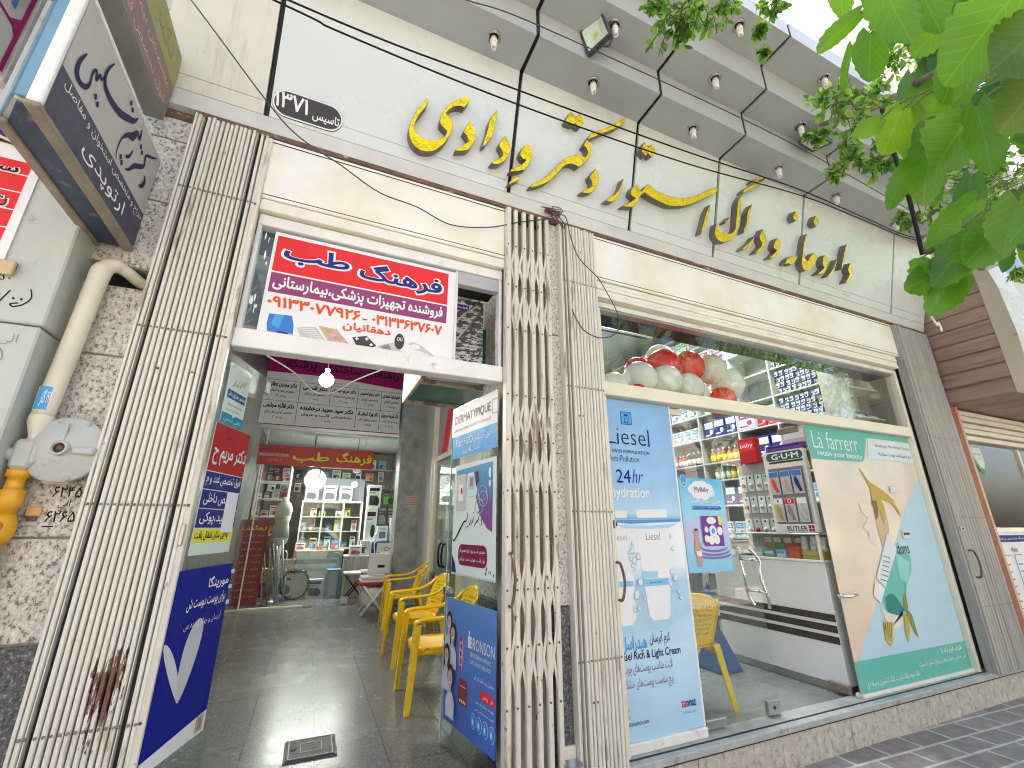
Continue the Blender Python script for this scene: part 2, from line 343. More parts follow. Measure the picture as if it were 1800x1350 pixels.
GOLD=[
[(326,471),(335,465),(332,434),(314,391),(289,341),(277,304),(273,274),(282,245),(309,223),(344,217),(389,226),(430,249),(457,275),(466,297),(464,311),(440,327),(422,342),(417,369),(422,401),(434,435),(460,480),(497,525),(536,557),(570,575),(585,568),(581,542),(556,498),(536,499),(508,490),(484,472),(464,447),(450,422),(459,409),(483,397),(497,378),(499,350),(493,315),(484,282),(466,240),(442,202),(411,168),(380,148),(338,137),(301,143),(271,165),(252,196),(243,231),(244,266),(254,308),(271,366),(295,416),(315,457)],
[(601,425),(623,409),(641,382),(649,351),(647,314),(632,271),(612,241),(582,223),(533,206),(533,217),(554,237),(580,263),(604,288),(606,297),(593,324),(567,344),(580,377)],
[(771,569),(780,565),(774,519),(767,451),(760,394),(738,341),(715,302),(702,299),(705,332),(719,391),(725,453),(732,489),(751,533)],
[(840,416),(866,397),(884,368),(889,336),(881,291),(857,249),(835,224),(809,211),(771,201),(773,213),(805,241),(834,268),(843,285),(832,312),(808,339),(821,377)],
[(1002,413),(1025,411),(1045,385),(1047,347),(1037,301),(1019,260),(1001,237),(958,212),(907,192),(902,200),(931,228),(975,263),(1001,296),(1005,306),(981,307),(963,322),(959,339),(970,374),(985,402)],
[(980,184),(972,158),(927,120),(902,107),(910,127),(943,165)],
[(1302,761),(1323,750),(1344,725),(1340,689),(1332,673),(1276,670),(1267,682),(1285,726)],
[(1368,767),(1390,752),(1406,729),(1406,706),(1393,678),(1373,675),(1338,688),(1340,715),(1354,747)],
[(1755,887),(1764,883),(1750,848),(1705,797),(1638,743),(1571,696),(1512,648),(1460,613),(1454,615),(1469,649),(1493,676),(1543,711),(1599,749),(1659,800),(1721,854)],
[(1445,603),(1470,593),(1488,571),(1495,535),(1486,495),(1459,448),(1408,390),(1398,389),(1362,394),(1332,385),(1299,366),(1273,331),(1235,274),(1192,221),(1148,182),(1108,154),(1056,133),(1053,140),(1065,156),(1113,192),(1161,237),(1203,291),(1246,354),(1289,410),(1335,448),(1379,469),(1420,477),(1446,474),(1462,496),(1462,524),(1449,544),(1424,553)],
[(1541,422),(1560,407),(1576,376),(1578,338),(1564,298),(1535,250),(1521,237),(1489,221),(1448,215),(1445,221),(1472,243),(1508,269),(1525,288),(1520,315),(1500,344),(1501,357),(1520,385)],
[(1777,421),(1785,418),(1783,384),(1775,337),(1755,281),(1732,245),(1699,222),(1651,212),(1650,219),(1676,247),(1713,278),(1746,318),(1762,359)],
[(1899,417),(1922,412),(1940,391),(1945,375),(1963,389),(1982,424),(2002,448),(2019,452),(2054,439),(2113,426),(2184,421),(2255,426),(2332,441),(2415,471),(2493,511),(2577,569),(2651,622),(2705,646),(2708,633),(2693,598),(2656,568),(2594,527),(2522,475),(2439,424),(2368,386),(2285,359),(2215,345),(2133,348),(2063,356),(2010,367),(1984,379),(1966,363),(1941,331),(1923,289),(1900,250),(1882,233),(1848,226),(1797,216),(1794,220),(1840,249),(1875,280),(1904,312),(1876,317),(1855,333),(1858,357),(1874,390)],
[(1945,764),(1966,747),(1978,733),(1978,681),(1958,657),(1929,676),(1916,702),(1928,734)],
[(2008,770),(2033,752),(2051,730),(2046,704),(2018,669),(1984,683),(1980,729),(1994,747)],
[(2638,479),(2642,464),(2633,397),(2618,318),(2592,253),(2562,208),(2557,219),(2571,281),(2586,349),(2595,390),(2613,435)],
[(3240,901),(3244,894),(3211,846),(3157,797),(3097,753),(3037,708),(2984,674),(2980,685),(3001,718),(3047,755),(3100,790),(3148,821),(3203,854)],
[(3175,888),(3182,884),(3152,854),(3098,816),(3078,807),(3097,831),(3137,865)],
[(2975,661),(2982,655),(2974,595),(2974,519),(2970,441),(2962,377),(2941,316),(2905,261),(2861,227),(2810,206),(2758,202),(2724,218),(2704,253),(2706,302),(2715,340),(2730,324),(2755,296),(2803,284),(2849,289),(2894,308),(2921,341),(2928,378),(2929,434),(2930,506),(2931,568),(2947,619)],
[(2872,439),(2866,427),(2845,406),(2840,384),(2815,370),(2804,377),(2810,388),(2835,401),(2843,421),(2855,435)],
[(3098,612),(3103,598),(3089,520),(3080,461),(3064,405),(3034,348),(3021,342),(3025,374),(3045,426),(3048,467),(3053,531),(3071,568)],
[(3148,345),(3152,333),(3139,292),(3110,252),(3074,218),(3015,192),(3015,199),(3047,231),(3089,269),(3125,308)],
[(3244,436),(3273,409),(3294,376),(3293,331),(3274,278),(3244,236),(3219,218),(3174,202),(3173,209),(3210,248),(3240,284),(3241,309),(3210,354),(3218,380)],
[(3432,405),(3461,400),(3479,374),(3477,333),(3460,281),(3436,239),(3410,219),(3346,199),(3345,205),(3387,242),(3419,274),(3435,293),(3403,300),(3394,318),(3402,354),(3416,388)],
[(3644,711),(3671,694),(3687,668),(3680,637),(3652,614),(3620,639),(3616,652),(3628,681)],
[(3924,747),(3952,728),(3970,702),(3966,671),(3937,642),(3904,661),(3893,681),(3904,715)],
[(3702,315),(3701,289),(3672,241),(3631,209),(3601,215),(3560,197),(3549,200),(3564,235),(3597,268),(3638,291),(3675,295)],
[(3812,543),(3817,532),(3804,478),(3797,405),(3798,340),(3813,309),(3849,296),(3888,356),(3930,394),(3985,380),(3978,348),(3938,290),(3890,231),(3856,209),(3813,202),(3776,229),(3763,267),(3768,327),(3778,424),(3789,498)],
[(4078,408),(4110,404),(4129,372),(4126,317),(4103,263),(4069,228),(3990,201),(3989,206),(4040,249),(4082,291),(4058,306),(4052,336),(4057,379)],
[(4259,412),(4261,398),(4238,318),(4205,256),(4179,231),(4135,209),(4134,221),(4177,267),(4219,326),(4247,394)],
[(4395,592),(4401,581),(4383,489),(4362,390),(4337,328),(4327,332),(4341,404),(4362,510),(4382,571)],
[(4462,424),(4493,396),(4508,355),(4500,303),(4470,240),(4409,211),(4408,224),(4439,270),(4460,313),(4433,345),(4440,383)]]
LEAF=[[0.983,0.302,2.442,0.912,0.381,2.369,-0.022,-0.001,0.008,0],
[0.985,0.32,2.57,1.033,0.35,2.521,-0.016,0.018,0.011,0],
[0.937,0.244,2.43,1.008,0.255,2.288,-0.025,0.034,-0.003,0],
[1.033,0.223,2.484,1.102,0.228,2.342,-0.005,0.036,0.012,0],
[1.018,0.309,2.407,1.042,0.347,2.312,-0.018,0.024,0.023,0],
[1.043,0.353,2.441,1.05,0.403,2.342,-0.012,0.003,0.001,0],
[1.164,0.227,2.424,1.101,0.294,2.356,-0.044,-0.003,0.008,0],
[1.409,0.309,2.587,1.399,0.376,2.5,-0.011,0.013,0.033,1],
[1.013,0.123,2.234,1.013,0.239,2.161,-0.062,0.007,0.027,0],
[1.096,0.187,2.281,1.115,0.242,2.195,-0.041,0.014,0.013,0],
[1.017,0.11,2.152,0.996,0.174,2.102,0.011,0.013,0.081,2],
[1.062,0.134,2.088,1.037,0.205,2.017,-0.028,0.007,0.035,2],
[1.122,0.16,2.083,1.062,0.212,2.069,0.0,-0.002,0.037,0],
[1.138,0.225,2.3,1.14,0.28,2.218,-0.025,0.014,0.025,0],
[1.121,0.232,2.155,1.161,0.251,2.012,-0.0,0.032,0.013,0],
[1.144,0.255,2.152,1.11,0.325,2.066,-0.064,0.006,0.026,0],
[1.188,0.301,2.214,1.145,0.351,2.167,-0.015,0.004,0.032,0],
[1.107,0.369,2.26,1.064,0.415,2.227,-0.005,0.003,0.024,3],
[1.136,0.339,2.269,1.123,0.396,2.177,-0.024,0.015,0.027,3],
[1.182,0.338,2.294,1.196,0.376,2.173,-0.008,0.029,0.028,3],
[1.22,0.3,2.341,1.194,0.354,2.29,-0.018,0.008,0.036,0],
[1.163,0.319,2.156,1.163,0.378,2.032,-0.054,0.015,0.009,0],
[1.197,0.387,2.166,1.189,0.437,2.075,-0.006,0.014,0.021,0],
[1.216,0.367,2.147,1.219,0.365,2.046,-0.003,0.026,0.003,0],
[1.239,0.356,2.211,1.213,0.394,2.139,-0.027,0.009,0.017,1],
[1.182,0.243,1.955,1.163,0.297,1.848,-0.044,0.008,0.01,0],
[1.146,0.197,1.931,1.129,0.26,1.847,0.009,0.016,0.043,0],
[1.234,0.278,1.951,1.203,0.356,1.875,-0.023,0.009,0.04,0],
[1.249,0.304,1.953,1.207,0.371,1.906,-0.004,0.005,0.037,0],
[1.267,0.351,1.961,1.231,0.419,1.867,0.004,0.02,0.043,0],
[1.315,0.417,1.94,1.254,0.482,1.895,-0.005,0.004,0.039,0],
[1.301,0.401,1.93,1.274,0.453,1.815,0.009,0.031,0.037,0],
[1.327,0.405,1.92,1.312,0.388,1.859,-0.005,0.016,-0.011,0],
[1.27,0.407,1.945,1.264,0.412,1.849,0.006,0.029,0.009,0],
[1.298,0.361,2.009,1.26,0.406,1.965,-0.017,0.003,0.027,0],
[1.313,0.32,2.0,1.291,0.336,1.943,0.008,0.02,0.025,0],
[1.304,0.473,1.971,1.279,0.418,1.916,0.021,0.019,-0.018,0],
[1.161,0.172,2.438,1.19,0.189,2.341,-0.039,0.023,-0.009,1],
[1.147,0.205,2.518,1.189,0.212,2.399,-0.036,0.029,-0.015,0],
[1.117,0.122,2.343,1.14,0.145,2.25,-0.033,0.02,0.001,1],
[1.249,0.218,2.242,1.224,0.282,2.17,0.002,0.014,0.051,0],
[1.263,0.292,2.45,1.283,0.278,2.366,-0.002,0.021,-0.009,1],
[1.278,0.211,2.107,1.151,0.206,2.119,0.004,-0.019,0.013,0],
[1.513,0.155,2.62,1.551,0.205,2.499,-0.044,0.016,-0.0,0],
[1.686,0.452,2.819,1.691,0.505,2.715,0.007,0.025,0.045,1],
[1.338,0.255,2.402,1.334,0.314,2.324,-0.036,0.006,0.009,0],
[1.466,0.168,2.366,1.406,0.244,2.349,-0.036,-0.006,0.007,0],
[1.288,0.302,2.708,1.344,0.329,2.571,-0.049,0.03,-0.01,0],
[1.599,0.38,2.149,1.586,0.446,2.016,-0.058,0.009,0.007,1],
[1.642,0.392,2.078,1.628,0.405,1.998,0.027,0.022,0.02,1],
[1.413,0.211,2.755,1.459,0.252,2.64,-0.012,0.023,0.025,0],
[1.404,0.35,2.115,1.372,0.463,2.023,-0.019,0.008,0.035,0],
[1.444,0.293,2.434,1.413,0.373,2.348,0.0,0.021,0.072,3],
[1.57,0.303,2.814,1.539,0.392,2.751,0.012,0.012,0.054,1],
[1.566,0.392,2.219,1.542,0.411,2.169,-0.008,0.014,0.026,0],
[1.44,0.227,2.139,1.318,0.212,2.153,0.003,-0.014,0.004,0],
[1.404,0.197,2.371,1.397,0.262,2.278,-0.011,0.012,0.03,3],
[1.249,0.296,2.65,1.309,0.328,2.521,-0.012,0.023,0.013,0],
[1.438,0.345,2.499,1.441,0.341,2.43,-0.004,0.015,-0.001,0],
[1.439,0.263,2.359,1.424,0.341,2.247,-0.073,0.012,0.021,3],
[1.175,0.163,2.472,1.201,0.183,2.38,-0.045,0.018,-0.015,0],
[1.446,0.251,2.795,1.486,0.27,2.69,-0.021,0.029,0.01,0],
[1.426,0.144,2.293,1.346,0.216,2.307,-0.045,-0.01,-0.004,0],
[1.365,0.35,2.047,1.336,0.403,1.958,-0.001,0.018,0.036,0],
[1.486,0.399,2.07,1.452,0.463,2.005,-0.02,0.007,0.032,1],
[1.288,0.195,2.57,1.329,0.193,2.449,-0.015,0.022,-0.009,1],
[1.459,0.33,2.521,1.474,0.38,2.4,-0.032,0.017,0.011,1],
[1.499,0.364,2.147,1.47,0.47,2.054,-0.049,0.001,0.025,1],
[1.242,0.274,2.815,1.336,0.277,2.658,-0.036,0.031,-0.023,0],
[1.537,0.376,2.259,1.55,0.451,2.088,-0.001,0.028,0.031,1],
[1.358,0.314,2.36,1.332,0.371,2.306,-0.047,0.0,0.013,0],
[1.334,0.255,2.036,1.325,0.303,1.913,-0.024,0.014,0.012,1],
[1.476,0.225,2.355,1.401,0.311,2.352,-0.058,-0.013,-0.0,0],
[1.35,0.261,2.633,1.287,0.326,2.566,0.002,0.007,0.046,3],
[1.339,0.09,2.412,1.326,0.178,2.352,-0.066,0.006,0.034,3],
[1.411,0.236,2.155,1.285,0.213,2.174,0.011,-0.019,0.003,0],
[1.396,0.19,2.178,1.256,0.196,2.208,0.02,-0.012,0.024,1],
[1.564,0.349,2.145,1.523,0.44,2.063,-0.001,0.009,0.036,3],
[1.489,0.248,2.716,1.547,0.257,2.585,0.031,0.029,0.036,0],
[1.385,0.213,2.563,1.418,0.24,2.454,-0.03,0.026,0.007,0],
[1.275,0.167,2.14,1.22,0.231,2.116,-0.042,-0.007,0.011,0],
[1.542,0.353,2.38,1.496,0.424,2.329,0.001,0.006,0.034,1],
[1.252,0.199,2.257,1.234,0.296,2.165,0.005,0.016,0.059,1],
[1.307,0.303,2.662,1.253,0.38,2.581,-0.031,0.001,0.013,1],
[1.406,0.35,2.608,1.419,0.334,2.535,0.007,0.018,-0.0,1],
[1.276,0.119,2.382,1.263,0.193,2.322,-0.031,0.006,0.029,0],
[1.372,0.2,2.344,1.355,0.295,2.255,-0.044,0.007,0.029,3],
[1.333,0.218,1.958,1.317,0.298,1.856,-0.006,0.014,0.036,1],
[1.371,0.249,1.977,1.35,0.316,1.892,-0.053,0.003,0.015,3],
[1.433,0.313,2.417,1.383,0.4,2.37,-0.017,0.001,0.026,1],
[1.4,0.293,2.509,1.396,0.337,2.437,0.01,0.018,0.045,1]]
# ---------------------------------------------------------------- palette
BLACK = mat('black_gap', (.012, .012, .013), .6, var=0)
WPAINT = mat('white_paint', (.78, .78, .75), .45, var=.06, stains=((.5, .44, .34), .6, .72, 7, None))
CREAM = mat('cream_paint', (.80, .75, .56), .38, var=.1, scale=2, stains=((.88, .87, .82), .36, .60, 1.6, None), stains2=((.16, .12, .07), .70, .74, 9, (1, 1, 2.2)))
LIPW = mat('lip_paint', (.80, .77, .66), .4, var=.08, stains=((.45, .36, .22), .62, .75, 6, (.4, 1, 3)))
RUSTB = mat('rusty_steel', (.16, .09, .06), .75, var=.35, scale=12, bmp=.4, stains=((.5, .46, .4), .6, .66, 10, (.4, 1, 1)))
TRIM = mat('drip_trim', (.62, .63, .61), .45, var=.1, scale=4, stains=((.4, .36, .28), .62, .78, 8, (.5, 1, 1)))
FASC = mat('fascia_panel', (.64, .685, .665), .26, var=.035, scale=.7, coat=.3)
FASCO = mat('old_fascia_panel', (.68, .67, .58), .34, var=.05, scale=2, stains=((.50, .45, .30), .52, .80, 5, (4, 1, .22)))
SILV = mat('silver_composite', (.45, .48, .48), .36, metal=.15, var=.05, scale=1.5, stains=((.30, .28, .25), .68, .80, 5, None))
GRAN = granite('beige_granite', (.57, .55, .50), (.085, .08, .07), (.78, .77, .74), 74)
GRAND = granite('dark_granite', (.085, .09, .095), (.018, .018, .02), (.30, .32, .34), 80)
MORT = mat('mortar', (.33, .30, .25), .9, var=.2, scale=30)
GATE = mat('gate_paint', (.69, .665, .585), .42, var=.07, scale=3, stretch=(1, 1, .25), stains=((.40, .33, .25), .585, .66, 7, (2, 2, .35)), stains2=((.14, .065, .045), .685, .705, 13, (1.5, 1.5, .7)))
GATED = mat('gate_worn', (.66, .625, .54), .5, var=.12, scale=4, stretch=(1, 1, .3), stains=((.30, .22, .16), .56, .64, 6, (2, 2, .3)), stains2=((.15, .075, .05), .645, .665, 13, (1.5, 1.5, .6)))
GATEG = mat('gate_weathered_grey', (.35, .345, .31), .55, var=.2, scale=5, stretch=(3, 3, .16), stains=((.24, .22, .19), .56, .66, 9, (3, 3, .12)), stains2=((.75, .75, .74), .70, .72, 14, (1, 1, .3)))
RUSTP = mat('bare_rust', (.13, .06, .042), .8, var=.4, scale=30, bmp=.3, stains=((.5, .46, .42), .57, .6, 26, (1, 1, .5)))
STEEL = mat('dull_steel', (.42, .42, .42), .35, metal=.8, var=.1)
CHROME = mat('chrome', (.8, .8, .8), .1, metal=1, var=0)
DGREY = mat('dark_grey_metal', (.05, .052, .056), .45, var=.1)
ALU = mat('cream_aluminium', (.80, .76, .60), .35, var=.05, scale=3, stains=((.45, .38, .26), .66, .78, 6, None))
GLS = glass('shop_glass')
GLSD = glass('door_glass', (.95, .98, .965), .07, .8)
GLSIN = glass('inner_glass', (.93, .97, .95), .03, .6)
FLOORM, N, L, P = _new('polished_floor_slabs')
a = tex(N, L, 'noise', 55, 5, .75); b = tex(N, L, 'noise', 2.2, 6, .65)
br = N.new('ShaderNodeTexBrick'); tc = N.new('ShaderNodeTexCoord'); mp = N.new('ShaderNodeMapping'); mp.inputs[3].default_value = (1, 1, 1); mp.inputs[2].default_value = (0, 0, R(90)); mp.inputs[1].default_value = (.1, .19, 0)
L.new(tc.outputs['Object'], mp.inputs[0]); L.new(mp.outputs[0], br.inputs[0]); br.inputs['Scale'].default_value = 1
br.inputs['Brick Width'].default_value = .8; br.inputs['Row Height'].default_value = .36; br.inputs['Mortar Size'].default_value = .003; br.offset = .35
br.inputs['Color1'].default_value = c4((.9, .9, .9)); br.inputs['Color2'].default_value = c4((1, 1, 1)); br.inputs['Mortar'].default_value = c4((.35, .35, .35))
r = ramp(N, [(.32, (.085, .092, .088)), (.5, (.15, .162, .155)), (.68, (.25, .27, .26))]); L.new(a.outputs[0], r.inputs[0])
mm = N.new('ShaderNodeMix'); mm.data_type = 'RGBA'; mm.blend_type = 'MULTIPLY'; mm.inputs[0].default_value = 1; L.new(r.outputs[0], mm.inputs[6]); L.new(br.outputs[0], mm.inputs[7])
L.new(mm.outputs[2], P.inputs['Base Color']); r = ramp(N, [(.25, (.16,) * 3), (.8, (.36,) * 3)]); L.new(b.outputs[0], r.inputs[0]); L.new(r.outputs[0], P.inputs['Roughness'])
bump(N, L, P, b.outputs[0], .12, .01)
PFLOOR = mat('pharmacy_floor', (.24, .255, .25), .25, var=.1, scale=3)
PAVE, N, L, P = _new('paving_bricks')
br = N.new('ShaderNodeTexBrick'); tc = N.new('ShaderNodeTexCoord'); mp = N.new('ShaderNodeMapping'); mp.inputs[2].default_value = (0, 0, R(3)); L.new(tc.outputs['Object'], mp.inputs[0]); L.new(mp.outputs[0], br.inputs[0])
br.inputs['Scale'].default_value = 1; br.inputs['Brick Width'].default_value = .32; br.inputs['Row Height'].default_value = .16; br.inputs['Mortar Size'].default_value = .010
br.inputs['Color1'].default_value = c4((.235, .215, .215)); br.inputs['Color2'].default_value = c4((.31, .29, .285)); br.inputs['Mortar'].default_value = c4((.55, .53, .50))
t = tex(N, L, 'noise', 9, 6, .7); r = ramp(N, [(.3, (.6, .6, .6)), (.7, (1.15, 1.12, 1.08))]); L.new(t.outputs[0], r.inputs[0])
mm = N.new('ShaderNodeMix'); mm.data_type = 'RGBA'; mm.blend_type = 'MULTIPLY'; mm.inputs[0].default_value = 1; L.new(br.outputs[0], mm.inputs[6]); L.new(r.outputs[0], mm.inputs[7]); L.new(mm.outputs[2], P.inputs['Base Color'])
P.inputs['Roughness'].default_value = .7; bump(N, L, P, tex(N, L, 'noise', 120, 5, .7).outputs[0], .4, .004)
ASPH = mat('asphalt', (.06, .06, .062), .85, var=.2, scale=20, bmp=.5, bscale=150)
SILLM = mat('grey_marble_sill', (.40, .42, .41), .4, var=.18, scale=9, stains=((.2, .2, .2), .58, .7, 14, None))
STEPM = granite('step_stone', (.50, .47, .41), (.30, .27, .22), (.62, .60, .55), 26)
WALLG = mat('grey_green_plaster', (.50, .53, .49), .6, var=.08, scale=2, stains=((.36, .37, .33), .62, .7, 9, None))
INWALL = mat('interior_wall', (.60, .62, .60), .5, var=.06)
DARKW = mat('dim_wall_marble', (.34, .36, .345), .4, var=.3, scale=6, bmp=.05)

# ---------------------------------------------------------------- ground
g = MB(); g.rect(Fr((0, 0, 0), (1, 0, 0), (0, 1, 0), (0, 0, 1)), -60, -3.2, 60, 2.2, PAVE); g.build('pavement', kind='structure')
g = MB(); g.rbox(-60, 60, -3.36, -3.2, -.14, .002, STEPM, .01); g.build('kerb', kind='structure')
g = MB(); g.rect(Fr((0, 0, -.13), (1, 0, 0), (0, 1, 0), (0, 0, 1)), -60, -13, 60, -3.36, ASPH); g.build('road', kind='structure')
g = MB(); g.rect(Fr((0, 0, -.15), (1, 0, 0), (0, 1, 0), (0, 0, 1)), -900, -900, 900, 900, mat('dusty_ground', (.36, .33, .28), .9, var=.2, scale=.3)); g.build('ground', kind='structure')
g = MB(); g.rect(Fr((0, 0, 0), (1, 0, 0), (0, 1, 0), (0, 0, 1)), -60, -15.5, 60, -13, mat('far_paving', (.45, .42, .38), .8, var=.15)); g.build('far_pavement', kind='structure')
g = MB(); g.box(-1.0, 1.64, 2.2, 11, .0, .184, FLOORM); g.build('passage_floor', kind='structure')
g = MB(); g.box(1.7, 5.9, 2.36, 7.2, .0, .19, PFLOOR); g.build('pharmacy_floor', kind='structure')

# ---------------------------------------------------------------- the building
T15 = math.tan(R(15)); ZB = 3.378
yf = lambda z: 2.2 - T15 * (z - ZB)
BL = thing('shop_building', 'two storey shop building with white tilted sign fascia, stepped grey soffit and granite pillar', 'building', (2.4, 2.2, 0))
m = MB()
zs_ = [0, .96, 1.31, 1.66, 2.035, 2.36, 2.46, 2.83, 3.2, 3.7, 4.2, 4.7]
for k in range(len(zs_) - 1):
    if zs_[k] == 2.36: m.box(-1.06, -.78, 2.36, 2.7, 2.36, 2.46, BLACK); continue
    m.rbox(-1.06, -.775, 2.25, 2.7, zs_[k] + .004, zs_[k + 1] - .004, GRAND if k == 0 else GRAN, .004)
m.box(-1.055, -.78, 2.262, 2.7, 0, 2.36, MORT); m.box(-1.055, -.78, 2.262, 2.7, 2.46, 4.9, MORT)
m.build('granite_pillar', BL)
m = MB()
for z0, z1, q in ((.21, .95, GRAND), (.954, 1.75, GRAN), (1.754, 2.5, GRAN), (2.504, 3.34, GRAN)):
    m.rbox(1.0, 1.58, 2.36, 2.8, z0, z1, q, .004); m.rbox(1.228, 1.305, 2.215, 2.36, z0, z1, q, .004)
m.build('granite_pillar', BL)
m = MB(); m.box(5.2, 5.9, 2.3, 2.7, 0, 3.36, MORT); m.build('end_pillar', BL)
JX = [-.97, -.495, .93, 1.915, 2.765, 3.835, 5.28, 5.905]
m = MB()
for p in range(2):     # the dark substructure seen in the open joints
    pts = [(yf(3.40) + .03, 3.40), (yf(4.30) + .03, 4.31), (1.71, 4.31), (1.71, 4.53), (1.485, 4.53), (1.485, 4.77), (1.245, 4.77), (1.245, 4.88), (2.6, 4.88), (2.6, 3.40)]
m.prism(Fr((0, 0, 0), (0, 1, 0), (0, 0, 1), (1, 0, 0)), pts, -.965, 5.895, BLACK); m.build('fascia_frame', BL)
fS = Fr((0, 0, 0), (0, 1, 0), (0, 0, 1), (1, 0, 0))
for k in range(7):
    a, b = JX[k] + (.0135 if k else 0), JX[k + 1] - (.0135 if k < 6 else 0)
    m = MB(); q = FASCO if k == 0 else FASC
    z0 = 3.462
    m.prism(fS, [(yf(z0), z0), (yf(3.535), 3.535), (yf(3.535) + .02, 3.535), (yf(z0) + .02, z0)], a, b, q)
    m.prism(fS, [(yf(3.538), 3.538), (yf(4.29), 4.29), (yf(4.29) + .02, 4.29), (yf(3.538) + .02, 3.538)], a, b, q)
    m.build('fascia_panel', BL)
    m = MB(); t = .018
    st = [(yf(4.285), 4.285), (1.705, 4.285), (1.705, 4.51), (1.48, 4.51), (1.48, 4.75), (1.24, 4.75), (1.24, 4.90)]
    inn = [(1.258, 4.90), (1.258, 4.768), (1.498, 4.768), (1.498, 4.528), (1.723, 4.528), (1.723, 4.303), (yf(4.303), 4.303)]
    m.prism(fS, st + inn, a, b, SILV); m.build('soffit_panel', BL)
m = MB(); m.prism(fS, [(2.2, 3.378), (yf(3.459), 3.459), (2.5, 3.459), (2.5, 3.378)], -.97, 5.905, TRIM); m.build('drip_trim', BL)
m = MB(); m.rbox(-.8, 5.90, 2.195, 2.5, 3.345, 3.376, RUSTB, .003); m.rbox(-.97, -.8, 2.24, 2.5, 3.33, 3.376, RUSTB, .003); m.build('lintel_beam', BL)
m = MB(); m.box(-1.06, 5.95, 2.2, 11.2, 4.9, 7.3, mat('upper_wall', (.55, .50, .42), .8, var=.1)); m.box(-1.06, 5.95, 1.262, 2.2, 4.885, 4.9, SILV); m.build('upper_wall', BL)
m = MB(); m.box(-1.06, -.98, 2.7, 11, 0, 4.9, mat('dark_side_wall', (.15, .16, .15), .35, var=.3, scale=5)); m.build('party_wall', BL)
m = MB(); m.box(5.9, 5.95, 2.7, 11, 0, 4.9, INWALL); m.build('party_wall', BL)
m = MB(); m.box(1.64, 1.7, 2.8, 11, 0, 4.9, INWALL); m.build('partition_wall', BL)
m = MB(); m.box(-.98, 1.64, 11, 11.1, 0, 4.9, INWALL); m.box(1.7, 5.9, 7.2, 7.3, 0, 4.9, INWALL); m.build('back_wall', BL)
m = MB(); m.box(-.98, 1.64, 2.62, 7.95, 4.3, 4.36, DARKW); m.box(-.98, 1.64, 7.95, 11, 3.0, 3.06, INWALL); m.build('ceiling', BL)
m = MB(); m.box(1.7, 5.9, 2.5, 7.2, 4.5, 4.56, INWALL); m.box(1.7, 5.9, 2.5, 2.52, 3.2, 4.5, INWALL)
m.rbox(2.6, 3.9, 4.3, 5.2, 4.42, 4.5, mat('brown_ceiling_slats', (.16, .13, .11), .5, var=.2, scale=10, stretch=(8, .3, 1))); m.build('ceiling', BL)
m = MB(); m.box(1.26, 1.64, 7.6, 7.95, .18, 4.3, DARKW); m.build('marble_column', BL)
# step and sill in front of the shop window
m = MB()
for x0, x1 in ((.96, 2.05), (2.056, 3.35), (3.356, 4.66), (4.666, 5.9)): m.rbox(x0, x1, 2.2, 2.6, -.05, .172, STEPM, .006)
m.build('step', BL)
m = MB(); m.rbox(.96, 5.9, 2.19, 2.36, .176, .212, SILLM, .004); m.box(1.6, 5.25, 2.235, 2.25, .212, .2135, BLACK); m.box(.96, 5.9, 2.194, 2.36, .171, .177, BLACK); m.build('sill', BL)

# ---------------------------------------------------------------- lintel shutter boxes
def lintel(label, x0, x1, z0, z1):
    t = thing('shutter_box', label, 'shutter box', (x0, 2.2, z0))
    m = MB(); m.rbox(x0, x1, 2.2, 2.5, z0, z1, CREAM, .004); m.box(x0, x1, 2.197, 2.2005, z1 - .026, z1 - .022, BLACK); m.box(x0, x1, 2.1985, 2.203, z0 + .018, z0 + .022, BLACK); m.build('face_panel', t)
    return t
t = lintel('cream shutter box with dark flaking paint above the passage doorway', -.455, .915, 2.962, 3.342)
m = MB(); m.rbox(-.455, .915, 2.205, 2.5, 2.895, 2.958, LIPW, .004); m.build('lower_lip', t)
m = MB(); m.box(-.455, .915, 2.3, 2.5, 2.80, 2.893, BLACK); m.build('slot', t)
t = lintel('long cream shutter box over the pharmacy window', 1.6, 5.262, 2.985, 3.342)
m = MB()
for k in range(4): m.rbox(1.6, 5.19, 2.205 + .004 * (k % 2), 2.5, 2.852 + k * .032, 2.882 + k * .032, LIPW, .003)
m.build('rolled_slats', t); m = MB(); m.box(1.6, 5.19, 2.3, 2.5, 2.80, 2.85, BLACK); m.build('slot', t)

